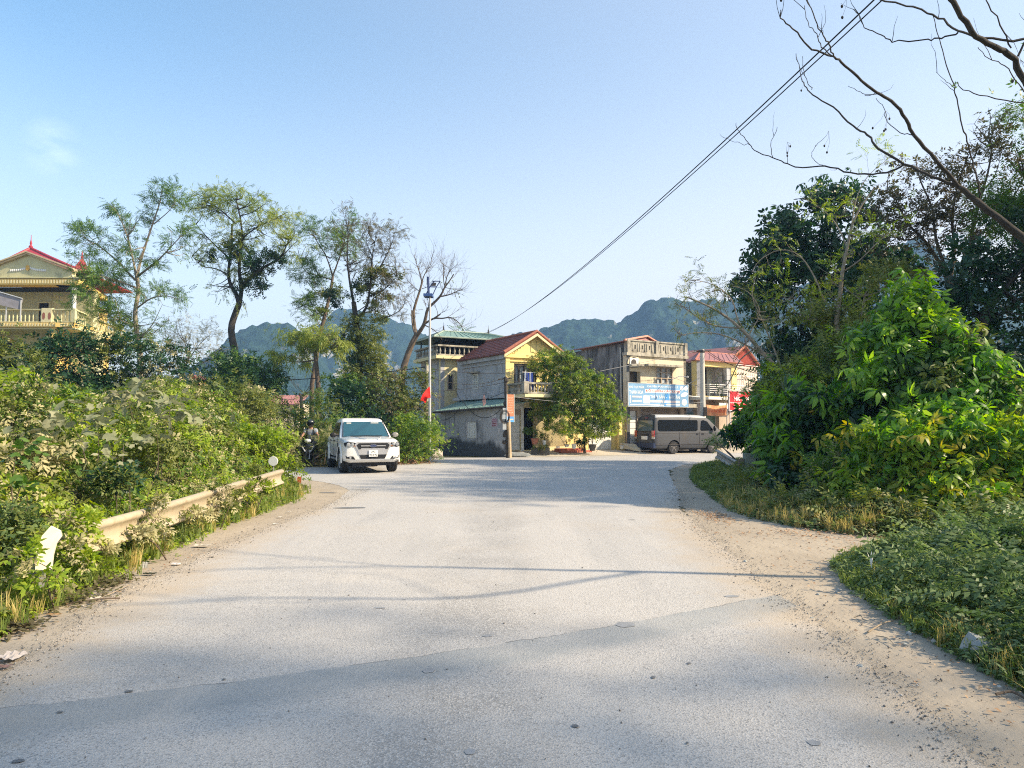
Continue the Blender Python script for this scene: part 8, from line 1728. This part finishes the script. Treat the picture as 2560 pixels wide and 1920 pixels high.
    mb = MB(); mb.lathe([(.02, -.05), (.09, -.04), (.1, .03), (.02, .06)], 10, (-1.05, .95, 1.35), axis='y', squash=1.5); Bld(mb, 'wing_mirror', M['black_plastic'], s=40)
    mb = MB(); mb.lathe([(.02, -.05), (.09, -.04), (.1, .03), (.02, .06)], 10, (1.05, .95, 1.35), axis='y', squash=1.5); Bld(mb, 'wing_mirror', M['black_plastic'], s=40)
    # rear
    def rear(pg, off, m, name, par=body):
        mb = MB(); k = len(pg); mb.add([(x, re(z)+off, z) for x, z in pg]+[(x, re(z)-.05, z) for x, z in pg], [tuple(range(k)), tuple(range(k, 2*k))[::-1]]+[(i, k+i, k+(i+1) % k, (i+1) % k) for i in range(k)]); return Bld(mb, name, m, par)
    rear([(-.70, 1.22), (.70, 1.22), (.74, 1.28), (.70, 1.72), (.64, 1.78), (-.64, 1.78), (-.70, 1.72), (-.74, 1.28)], .022, glassmat('rear_glass', (.04, .08, .09), .06, .8), 'rear_window')
    rear([(-.92, .33), (.92, .33), (.93, .58), (-.93, .58)], .07, mat('dark_blue_bumper', (.02, .035, .085), .5), 'rear_bumper')
    rear([(-.30, .98), (.30, .98), (.30, 1.04), (-.30, 1.04)], .03, M['black_plastic'], 'tailgate_handle'); rear([(-.26, .76), (.26, .76), (.26, .95), (-.26, .95)], .02, M['plate'], 'number_plate')
    mb = MB(); mb.box(-.12, .12, re(1.93)-.02, re(1.93)+.035, 1.90, 1.93); Bld(mb, 'brake_lamp', M['redlens'])
    mb = MB()
    for s in (-1, 1): mb.box(s*.76-.004, s*.76+.004, 4.79, 4.808, .62, 1.15)
    Bld(mb, 'tailgate_gap', M['black_plastic'], body)
    # windscreen and grille (front, hidden from the photo's side)
    mb = MB(); mb.add([(-.74, fr(1.22)-.02, 1.22), (.74, fr(1.22)-.02, 1.22), (.66, fr(1.84)-.02, 1.84), (-.66, fr(1.84)-.02, 1.84), (-.74, fr(1.22)+.1, 1.2), (.74, fr(1.22)+.1, 1.2), (.66, fr(1.84)+.1, 1.82), (-.66, fr(1.84)+.1, 1.82)], [(0, 1, 2, 3), (7, 6, 5, 4), (0, 4, 5, 1), (1, 5, 6, 2), (2, 6, 7, 3), (3, 7, 4, 0)]); Bld(mb, 'windscreen', M['darkglass'], body)
    mb = MB(); mb.box(-.5, .5, -.02, .05, .62, .82); Bld(mb, 'grille', M['black_plastic'], body)
    mb = MB(); mb.box(-.7, .7, .5, 4.5, .2, .32); mb.tube([(-.7, .98, .33), (.7, .98, .33)], .05, 8); mb.tube([(-.7, 3.55, .33), (.7, 3.55, .33)], .06, 8); Bld(mb, 'underbody', M['black_plastic'])
    for s in (-1, 1):
        for yy in (.98, 3.55): wheel(T, s*.80, yy, .34, .2, mat('dusty_steel_rim', (.14, .13, .125), .7), s, 5)
van()
# ------------------------------------------------------------------ motorcycle and rider
def skin(chains, sub=2):
    """chains: list of (points, radii); returns a mesh grown round them"""
    out = MB()
    for pts, rad in chains:
        me = bpy.data.meshes.new('s'); me.from_pydata([tuple(p) for p in pts[0]], pts[1], []); o = bpy.data.objects.new('s', me); C.objects.link(o)
        m = o.modifiers.new('k', 'SKIN'); sv = me.skin_vertices[0].data
        for i, r_ in enumerate(rad): sv[i].radius = (r_, r_) if not hasattr(r_, '__len__') else r_
        sv[0].use_root = True; m.use_smooth_shade = True
        m2 = o.modifiers.new('u', 'SUBSURF'); m2.levels = sub; m2.render_levels = sub
        bpy.context.view_layer.update(); e = bpy.data.meshes.new_from_object(o.evaluated_get(bpy.context.evaluated_depsgraph_get()))
        out.add([tuple(v.co) for v in e.vertices], [tuple(p.vertices) for p in e.polygons]); bpy.data.objects.remove(o); bpy.data.meshes.remove(me); bpy.data.meshes.remove(e)
    return out
def bike():
    gx, gy = plan(767, 26.9); T = thing('motorcycle', 'black and silver motor scooter ridden toward the camera beside the pickup', 'motorcycle', (gx, gy, 0), R(7))
    Bld = lambda mb, n, m, par=T, s=None: mb.build(n, m, par, smooth=s, world=False)
    blk = mat('glossy_black', (.02, .022, .025), .25, var=.05, coat=.6); slv = mat('silver_plastic', (.55, .56, .58), .35, var=.05, coat=.4)
    for yy in (.3, 1.55):
        mb = MB(); mb.lathe([(.20, -.035), (.255, -.05), (.285, -.03), (.29, 0), (.285, .03), (.255, .05), (.20, .035)], 26, (0, yy, .29), axis='x'); w_ = Bld(mb, 'wheel', M['tyre'], s=50)
        mb = MB(); mb.lathe([(.205, -.03), (.205, .03), (.19, .03), (.19, -.03)], 22, (0, yy, .29), axis='x'); mb.lathe([(.04, -.06), (.04, .06)], 10, (0, yy, .29), axis='x')
        for i in range(5): a = i*1.2566; mb.tube([(0, yy, .29), (0, yy+.2*math.cos(a), .29+.2*math.sin(a))], .014, 5)
        Bld(mb, 'rim', M['alloy'], w_)
    mb = MB()
    for s in (-1, 1): mb.tube([(s*.075, .3, .29), (s*.07, .42, .62)], .022, 8)
    Bld(mb, 'fork', slv, s=40)
    loftr = lambda ys: [[(x*w_, y, z) for x, z in ((-1, z0), (-.9, z0+(z1-z0)*.5), (-.5, z1), (.5, z1), (.9, z0+(z1-z0)*.5), (1, z0), (0, z0-.02))] for y, w_, z0, z1 in ys]
    mb = MB(); loft(mb, loftr([(.02, .03, .36, .50), (.12, .06, .50, .58), (.3, .075, .58, .62), (.52, .07, .50, .60), (.60, .05, .42, .52)])); Bld(mb, 'front_mudguard', blk, s=50)
    # leg shield with V silver trim
    mb = MB(); loft(mb, [[(x*w_, y+abs(x)*.10, z) for x in (-1, -.6, 0, .6, 1)]+[(x*w_*.9, y+.16+abs(x)*.05, z) for x in (1, .6, 0, -.6, -1)] for z, w_, y in ((.40, .12, .50), (.55, .2, .46), (.75, .25, .44), (.88, .24, .46), (.95, .17, .50))]); sh = Bld(mb, 'leg_shield', blk, s=50)
    mb = MB()
    for s in (-1, 1): mb.tube([(0, .405, .52), (s*.10, .41, .56), (s*.2, .43, .72), (s*.225, .44, .80)], [.03, .03, .026, .012], 6)
    Bld(mb, 'silver_trim', slv, sh, 50)
    mb = MB(); loft(mb, [[(x*w_, y+abs(x)*.08, z) for x in (-1, -.5, 0, .5, 1)]+[(x*w_, y+.2, z) for x in (1, 0, -1)] for z, w_, y in ((.88, .12, .42), (.94, .18, .36), (1.02, .2, .36), (1.07, .12, .42))]); hd = Bld(mb, 'handlebar_cowl', blk, s=50)
    mb = MB(); mb.lathe([(.12, .0), (.11, -.03), (.06, -.05), (.002, -.055)], 16, (0, .385, .965), axis='y', squash=.62); Bld(mb, 'headlight', mat('bright_lens', (.85, .86, .88), .15), hd, 50)
    mb = MB(); mb.tube([(-.33, .62, 1.0), (-.2, .52, 1.0), (0, .48, 1.0), (.2, .52, 1.0), (.33, .62, 1.0)], .014, 6); mb.tube([(-.34, .64, 1.0), (-.24, .555, 1.0)], .022, 8); mb.tube([(.34, .64, 1.0), (.24, .555, 1.0)], .022, 8); Bld(mb, 'handlebar', M['black_plastic'], s=40)
    for s in (-1, 1): mb = MB(); mb.tube([(s*.2, .52, 1.0), (s*.27, .53, 1.16)], .007, 5); mb.lathe([(.04, -.012), (.055, 0), (.04, .012)], 12, (s*.29, .53, 1.19), axis='y', squash=.7); Bld(mb, 'mirror', M['black_plastic'])
    mb = MB(); loft(mb, loftr([(.85, .10, .55, .70), (1.0, .14, .48, .76), (1.3, .15, .48, .80), (1.7, .12, .58, .80), (1.9, .06, .68, .78)])); Bld(mb, 'rear_body', blk, s=50)
    mb = MB(); loft(mb, loftr([(.85, .10, .72, .76), (1.1, .14, .77, .83), (1.5, .14, .80, .86), (1.75, .10, .80, .84)])); Bld(mb, 'seat', M['black_plastic'], s=50)
    mb = MB(); mb.box(-.11, .11, .6, .95, .34, .42); mb.tube([(.16, 1.0, .3), (.17, 1.75, .42)], .05, 8); Bld(mb, 'footboard', M['black_plastic'])
    # rider
    rt = thing('person', 'person in grey T-shirt, dark trousers and black helmet, with a backpack, riding the scooter', 'person', (gx, gy, 0), R(7))
    skinm = mat('skin', (.36, .20, .14), .6, var=.05, spec=.3); hipz = .86
    V_ = [(0, 1.22, hipz), (0, 1.18, 1.05), (0, 1.12, 1.22), (0, 1.06, 1.36), (0, 1.03, 1.45), (0, 1.0, 1.56), (0, .99, 1.66),
          (-.18, 1.06, 1.34), (.18, 1.06, 1.34), (-.30, .92, 1.14), (.30, .92, 1.14), (-.33, .68, 1.03), (.33, .68, 1.03),
          (-.11, 1.2, hipz-.02), (.11, 1.2, hipz-.02), (-.19, .80, .86), (.22, .80, .86), (-.16, .86, .46), (.27, .92, .40), (-.16, .76, .41), (.29, .80, .34)]
    E_ = [(0, 1), (1, 2), (2, 3), (3, 4), (4, 5), (5, 6), (3, 7), (3, 8), (7, 9), (8, 10), (9, 11), (10, 12), (0, 13), (0, 14), (13, 15), (14, 16), (15, 17), (16, 18), (17, 19), (18, 20)]
    Rr = [.11, .09, .10, .09, .055, .085, .08, .065, .065, .045, .045, .03, .03, .09, .09, .07, .07, .042, .042, .035, .035]
    ch = [((V_, E_), Rr)]
    for s in (-1, 1):
        hx, hy, hz = s*.33, .65, 1.03; ch.append((([(hx, .69, 1.03), (hx-s*.01, .645, 1.035)], [(0, 1)]), [(.034, .02), (.036, .02)]))
        for k, l_ in enumerate((.9, 1.0, .95, .8)):
            ox = s*(.29+.022*k); ch.append((([(ox, .66, 1.045), (ox, .625, 1.04), (ox, .605, 1.01), (ox, .625, .985)], [(0, 1), (1, 2), (2, 3)]), [.0095, .009, .0085, .0075]))
        ch.append((([(s*.30, .67, 1.02), (s*.275, .655, 1.0), (s*.265, .63, .985)], [(0, 1), (1, 2)]), [.011, .0095, .008]))
    body = Bld(skin(ch), 'body', skinm, rt)
    body.data.shade_smooth()
    # face
    mb = MB(); mb.lathe([(.012, 0), (.016, -.01), (.004, -.03)], 8, (0, .915, 1.60), axis='y'); Bld(mb, 'nose', skinm, body, 50)
    shirt = skin([(([(0, 1.21, .90), (0, 1.17, 1.08), (0, 1.11, 1.24), (0, 1.06, 1.37), (-.18, 1.06, 1.345), (.18, 1.06, 1.345), (-.25, .985, 1.23), (.25, .985, 1.23)], [(0, 1), (1, 2), (2, 3), (3, 4), (3, 5), (4, 6), (5, 7)]), [(.20, .15), (.20, .15), (.21, .16), (.17, .14), .11, .11, .085, .085])])
    Bld(shirt, 't_shirt', mat('grey_cotton', (.30, .33, .38), .9, var=.1), rt, 60)
    tr_ = skin([(([(0, 1.23, .90), (-.11, 1.2, hipz-.02), (.11, 1.2, hipz-.02), (-.19, .80, .87), (.22, .80, .87), (-.165, .86, .50), (.27, .92, .45)], [(0, 1), (0, 2), (1, 3), (2, 4), (3, 5), (4, 6)]), [.14, .11, .11, .09, .09, .065, .065])])
    Bld(tr_, 'trousers', mat('black_cotton', (.035, .04, .045), .9, var=.15), rt, 60)
    mb = MB()
    for s in (-1, 1): mb.tube([(s*.11, 1.13, 1.45), (s*.12, .975, 1.40), (s*.125, .95, 1.25), (s*.14, 1.02, 1.08), (s*.15, 1.2, 1.02)], .024, 6)
    Bld(mb, 'backpack_strap', M['black_plastic'], rt, 50); mb = MB(); mb.lathe([(.02, -.2), (.13, -.17), (.15, 0), (.12, .17), (.02, .2)], 14, (0, 1.3, 1.22), squash=.6); Bld(mb, 'backpack', M['black_plastic'], rt, 50)
    mb = MB(); mb.lathe([(.118, -.06), (.135, .0), (.132, .05), (.105, .11), (.055, .145), (.004, .155)], 20, (0, 1.0, 1.63), squash=1.1); hl = Bld(mb, 'helmet', mat('black_helmet', (.03, .035, .04), .2, coat=.8), rt, 60)
    mb = MB(); mb.lathe([(.105, -.12), (.115, -.06), (.115, .0)], 16, (0, .985, 1.625), squash=1.05); Bld(mb, 'face_mask', M['black_plastic'], rt, 50)
    mb = MB(); mb.lathe([(.128, -.045), (.139, 0), (.137, .04)], 16, (0, .992, 1.625), squash=1.1); Bld(mb, 'visor', M['darkglass'], hl, 50)
    for s, (fx, fy2, fz) in ((-1, (-.16, .80, .42)), (1, (.29, .86, .35))): mb = MB(); mb.box(fx-.045, fx+.045, fy2-.13, fy2+.12, fz-.055, fz-.035); mb.tube([(fx-.045, fy2-.03, fz-.03), (fx, fy2-.04, fz+.03), (fx+.045, fy2-.03, fz-.03)], .01, 5); Bld(mb, 'sandal', M['tan'], rt)
bike()
# ================================================================== pots and small things
def apw(px, py, D): return P(px, py, D)
M['terracotta'] = mat('terracotta', (.40, .17, .11), .85, var=.15); M['pot_dark'] = mat('dark_concrete_pot', (.10, .095, .085), .9, var=.3, scale=9)
def pot(label, px, pyb, D, r, h, m, plant, seed, lf='green', tm=None, sz=.14, spikes=False, z0=None):
    q = P(px, pyb, D); z = q.z if z0 is None else z0; t = thing('potted_plant', label, 'potted plant', (q.x, q.y, z), 0, 'potted plants before the yellow house')
    MB().lathe([(a*r, b*h) for a, b in POT], 16, (q.x, q.y, z)).build('pot', m, t, smooth=35)
    if plant:
        rn = np.random.default_rng(seed); bl = [(q.x+dx, q.y+dy, z+h+dz, rx, rx, rz) for dx, dy, dz, rx, rz in plant]; a, b, c = clumps(rn, bl, 55, sig=.12, shell=.4, per=10, zmin=z); scatter('foliage', a, b, c, sz*rn.uniform(.6, 1.3, len(a)), tm or TS, LM[lf], t)
        mb = MB(); rg = random.Random(seed)
        for k in range(7): e = Vector((q.x+rg.gauss(0, .3)*plant[0][3], q.y+rg.gauss(0, .2)*plant[0][3], z+h+plant[0][2]+rg.uniform(-.1, .6)*plant[0][4])); mb.tube([(q.x, q.y, z+h*.9), Vector((q.x, q.y, z+h)).lerp(e, .5)+Vector((rg.gauss(0, .03), 0, 0)), e], [.014, .01, .006], 4)
        mb.build('stem', M['bark'], t)
pot('large leafy plant in a terracotta pot by the dark doorway', 1337, 1111, 36.4, .2, .3, M['terracotta'], [(0, 0, .3, .45, .3), (-.25, 0, .3, .3, .25), (.3, 0, .2, .3, .2)], 1)
pot('plant with pale blossoms in a white pot, right of the terracotta pot', 1361, 1114, 36.4, .1, .26, M['white'], [(0, 0, .25, .25, .25), (.15, 0, .2, .2, .2)], 2, 'olive')
pot('low white bowl planter on the red steps', 1417, 1117, 37.2, .14, .13, M['white'], [(0, 0, .18, .14, .2)], 3, 'dark')
pot('tapered white pot at the left of the planter row on the steps', 1435, 1122, 37.0, .13, .26, M['white'], [(0, 0, .2, .22, .18)], 4, 'green')
pot('tall bamboo-like plant in the big dark concrete pot before the gate', 1481, 1127, 37.0, .21, .33, M['pot_dark'], [(0, 0, .75, .3, .35), (0, 0, .4, .2, .3)], 5, 'lime', TWIL, .2)
pot('small white tub at the foot of the yellow gate pier', 1554, 1123, 39.0, .12, .2, M['white'], [], 6)
bush('flower_bed', 'dark leafy flower bed between the steps and the big dark pot', RB((1459, 1110, 37.2, 12, 14), (1450, 1114, 37.2, 8, 8)), [(LM['dark'], TS, .2, 60, 'foliage')], base=P(1459, 1124, 37.2), cat='flower bed', sig=.12, stems=3)
bush('flower_bed', 'overgrown stone planter left of the red steps', RB((1345, 1123, 36.0, 14, 7), (1365, 1121, 36.0, 12, 7)), [(LM['olive'], TS, .14, 60, 'foliage')], base=P(1350, 1128, 36.0), cat='planter', sig=.1, stems=3)
mb = MB(); a, b = P(1328, 1130, 36.2), P(1374, 1117, 36.2); mb.box(a.x, b.x, 36.1, 36.5, 0, b.z-.05); o = mb.build('planter_box', M['pot_dark']); tag(o, 'mossy stone planter box left of the red steps', 'planter')
# creeper over the balcony
cpoly = [(1322, 905), (1345, 885), (1400, 880), (1440, 905), (1480, 935), (1520, 960), (1540, 1000), (1552, 1055), (1535, 1080), (1515, 1062), (1502, 1100), (1470, 1112), (1448, 1080), (1428, 1092), (1400, 1062), (1372, 1070), (1345, 1048), (1338, 1000), (1352, 975), (1365, 955), (1330, 945)]
rnc = np.random.default_rng(4); cx_ = rnc.uniform(1320, 1548, 900); cy_ = rnc.uniform(880, 1100, 900); okc = inpoly(cx_, cy_, cpoly); cre = []
for x, y in zip(cx_[okc], cy_[okc]):
    if all((x-b[0])**2+(y-b[1])**2 > 15**2 for b in cre): cre.append((x, y))
cre = [blob(x, y, 36.7+(x-1340)/200*1.6+rnc.uniform(-.35, .35)-1.35*min(1, max(0, (x-1362)/40)), 18, 17, .9) for x, y in cre]
CR = bush('creeper', 'huge green creeper hanging over the balcony and front of the yellow house', cre, [(LM['vine'], TS, .2, 17, 'foliage'), (LM['olive'], TS, .2, 16, 'foliage'), (LM['green'], TS, .2, 14, 'foliage')], base=(*plan(1462, 37.4), .2), cat='creeper', seed=5, stems=5, sig=.16, shell=.5, per=12, droop=.7, up=.3)
q = plan(1463, 37.5); mb = MB()
for k in range(3): mb.tube(smooth([Vector((q[0]+.06*k-.1, q[1], .1)), Vector((q[0]+.05*math.sin(k*2)-.05, q[1]-.1, 1.1)), Vector((q[0]+.2*math.sin(k), q[1]-.3, 2.2)), Vector((q[0]+.6*math.sin(k*1.7), q[1]-.6, 3.2))]), .035, 5)
mb.build('trunk', M['bark'], CR)
# loose boards, stones, rubble, litter
def lump(name, label, c, r, m, seed=0, cat=None, group=None, sq=(1, 1, .6)):
    rg = random.Random(seed); bm = bmesh.new(); bmesh.ops.create_icosphere(bm, subdivisions=2, radius=1)
    for v in bm.verts:
        k = 1+.22*math.sin(v.co.x*3+seed)+.16*math.sin(v.co.y*5+seed*2)+rg.uniform(-.1, .1); v.co = Vector((v.co.x*k*r*sq[0], v.co.y*k*r*sq[1], max(-.25, v.co.z)*k*r*sq[2]))
    me = bpy.data.meshes.new(name); bm.to_mesh(me); bm.free(); me.shade_smooth(); me.set_sharp_from_angle(angle=R(28)); me.materials.append(m)
    o = bpy.data.objects.new(name, me); C.objects.link(o); o.location = c; tag(o, label, cat or name.replace('_', ' '), group); return o
M['stone'] = mat('grey_stone', (.34, .35, .33), .9, var=.2, scale=8, bump=.4); M['palestone'] = mat('pale_stone', (.52, .45, .36), .9, var=.15)
def gp(px, py): q = G(px, py); return (q.x, q.y, 0.0)
lump('stone', 'big pale grey stone half in the grass at the lower right', (*gp(2462, 1648)[:2], .06), .115, M['stone'], 3, sq=(1.1, .8, .8))
lump('stone', 'flat grey stone between dirt and grass, left of the big stone', (*gp(2360, 1610)[:2], .02), .09, M['stone'], 7, sq=(1.2, .7, .5))
lump('stone', 'cream boulder beside the dead leaves at the foot of the outbuilding', (*plan(1088, 32.8), .15), .45, M['palestone'], 4, sq=(.7, .6, .8))
lump('rubble', 'dark broken kerb stone at the foot of the dark utility pole', (*plan(1292, 35.0), .08), .36, M['stone'], 5, sq=(1.5, .5, .5))
PEB = ['largest grey', 'small round, just below the plume,', 'flat, left of the plume foot,', 'second largest, right of the forked twig,', 'tiny, level with the thin twig,', 'lone, nearest the asphalt edge low down,', 'highest and farthest, near the asphalt crack,', 'tiny, touching the grass edge,', 'half hidden in the grass edge,', 'dark, deepest in the weeds edge']
for i, (x, y, r) in enumerate([(2272, 1585, .028), (2046, 1486, .018), (2100, 1475, .022), (2260, 1610, .02), (2030, 1545, .016), (2150, 1665, .02), (1862, 1404, .025), (2092, 1480, .015), (2255, 1470, .02), (2310, 1500, .025)]): lump('pebble', PEB[i]+' pebble on the right dirt shoulder', gp(x, y), r, M['stone'], 20+i, 'pebble', 'pebbles on the right dirt shoulder')
rg = random.Random(5)
def stick(label, a, b, r, m, bend=.03):
    a, b = Vector(gp(*a))+Vector((0, 0, .015)), Vector(gp(*b))+Vector((0, 0, .012)); o = MB().tube(smooth([a, a.lerp(b, .5)+Vector((bend, bend, .015)), b]), [r*(1-.05*i) for i in range(7)], 5).build('twig', m, smooth=60); tag(o, label, 'twig', 'twigs on the dirt'); return o
M['drystick'] = mat('dry_stick', (.34, .27, .19), .9, var=.2)
stick('thick forked twig on the right dirt shoulder', (2170, 1585), (2235, 1555), .008, M['drystick']); stick('long thin twig below the forked twig on the right shoulder', (2190, 1595), (2240, 1622), .004, M['drystick']); stick('dark twig at the lower right picture edge', (2490, 1742), (2560, 1750), .009, M['bark']); stick('pale twig lying across the right dirt near the asphalt', (2135, 1548), (2158, 1552), .006, M['drystick'])
stick('long curved dry stem in the left verge litter', (268, 1492), (325, 1465), .005, M['drystick']); stick('arched dry stem sticking out of the left verge grass', (30, 1500), (110, 1460), .006, M['drystick'], .02); stick('dark stick by the dead weeds on the left verge', (300, 1500), (175, 1512), .008, M['bark'], .01)
def scrap(label, px, py, w_, h_, col, seed, cat='litter', z=.0, upright=0.0, nm='paper_scrap'):
    rg = random.Random(seed); c = Vector(gp(px, py))+Vector((0, 0, z+.012)); n = 5; w_ *= .8; h_ *= .8; vs = []; fs = []
    for j in range(n+1):
        for i in range(n+1):
            u, v = (i/n-.5)*w_, (j/n-.5)*h_; zz = (.25*min(w_, h_))*abs(math.sin(i*1.7+seed)*math.cos(j*1.3+seed*.7))+rg.uniform(0, .1)*min(w_, h_)
            vs.append((c.x+u+rg.uniform(-.1, .1)*w_/n, c.y+v*(1-upright), c.z+zz+(v+h_/2)*upright))
    for j in range(n):
        for i in range(n): q = j*(n+1)+i; fs.append((q, q+1, q+n+2, q+n+1))
    mb = MB(); mb.add(vs, fs); o = mb.build(nm, mat('litter_'+nm, tuple(c*.78 for c in col), .8, var=.2, scale=20)); tag(o, label, cat); return o
scrap('crumpled whitish plastic bag with a brown strap at the left picture edge', 28, 1650, .16, .2, (.62, .55, .50), 1, nm='plastic_bag'); scrap('brown strap of the torn bag at the left picture edge', 12, 1672, .1, .06, (.30, .18, .15), 2, nm='strap')
scrap('cream crumpled paper in the dry weeds of the left verge', 240, 1501, .14, .1, (.60, .52, .42), 3); scrap('torn white paper on the grass edge, above the crumpled cream paper', 288, 1456, .12, .08, (.68, .64, .52), 4)
scrap('dark green plastic sheet with white tip on the left shoulder edge', 375, 1438, .16, .08, (.09, .10, .07), 5, nm='plastic_sheet'); scrap('upright white plastic tip by the dark plastic sheet', 362, 1424, .08, .1, (.66, .66, .62), 6, upright=.8)
scrap('white scrap of paper between the plastic sheet and the cardboard', 440, 1413, .12, .08, (.68, .64, .62), 7); scrap('pale flattened cardboard on the left verge, below the second guardrail beam', 505, 1368, .24, .12, (.60, .55, .46), 8, nm='cardboard')
scrap('pinkish rag hanging in the grass at the left edge', 90, 1478, .05, .16, (.66, .50, .42), 9, upright=.95, nm='rag'); scrap('red plastic stick end standing in the left verge', 140, 1512, .02, .07, (.62, .16, .12), 10, upright=.95, nm='plastic_stick')
scrap('orange-red plastic scrap at the far end of the left bank', 748, 1211, .14, .26, (.62, .14, .05), 11, upright=.9, nm='plastic_scrap'); scrap('dry brown leaf sheath near the left shoulder', 135, 1540, .16, .05, (.42, .26, .13), 12, nm='leaf_sheath')
q = G(2180, 1468); o = scatter('plume', np.array([[q.x, q.y, .18]]*6), np.array([[0, 0, 1.]])+unit(RG, 6)*.12, unit(RG, 6), .17, join([_leaf2((0, 0, 0), (1, 0, 0), 1, .14)]), M['petal']); tag(o, 'white feather-like plume standing in the right ground cover', 'plume'); scrap('white scrap low in the grass at the lower right', 2498, 1722, .03, .03, (.7, .7, .66), 14)
for i, (x, y) in enumerate([(690, 1312), (700, 1295), (722, 1282), (38, 1577)]): scrap(['farthest but one pale scrap', 'pale scrap beside the grass tip', 'farthest pale scrap', 'nearest pale scrap'][i]+' of litter along the left grass edge', x, y, .1, .06, (.62, .6, .55), 30+i)['group'] = 'small scraps along the left grass edge'
ground_leaves('dead_weeds', None, [(-3.95, 6.6, .12, .25, .06), (-3.9, 5.7, .1, .15, .05), (-4.05, 7.3, .1, .15, .05)], 900, .06, LM['brown'], 15)
ground_leaves('leaf_litter', None, [(4.6, 10.7, .8, .25, .03), (5.8, 10.2, .8, .25, .03), (3.5, 12.6, .15, .5, .03), (5.2, 9.2, .6, .2, .04)], 1500, .05, LM['litter'], 16)
M['board'] = mat('pale_plank', (.55, .47, .36), .8, var=.1)
mb = MB(); a = P(1556, 1118, 39.2); b = P(1600, 1124, 39.0); mb.hexa([(a.x-.1, 39.3, .3), (b.x, 38.8, .12), (b.x, 39.3, .12), (a.x, 39.8, .3), (a.x-.1, 39.3, .55), (b.x, 38.8, .16), (b.x, 39.3, .5), (a.x, 39.8, .55)]); o = mb.build('concrete_ramp', M['cream']); tag(o, 'small pale concrete ramp left of the parked minibus', 'ramp')
for k, (x0, y0, x1, y1) in enumerate(((1290, 1125, 1302, 1133), (1296, 1124, 1308, 1130))):
    a, b = P(x0, y0, 36.6), P(x1, y1, 35.7); o = MB().tube([Vector((a.x, a.y, .26)), Vector((b.x, b.y, .2))], .04, 4).build('timber', M['board']); tag(o, ['left', 'right'][k]+'-hand short pale timber lying before the white folding door', 'timber', 'timbers before the folding door')
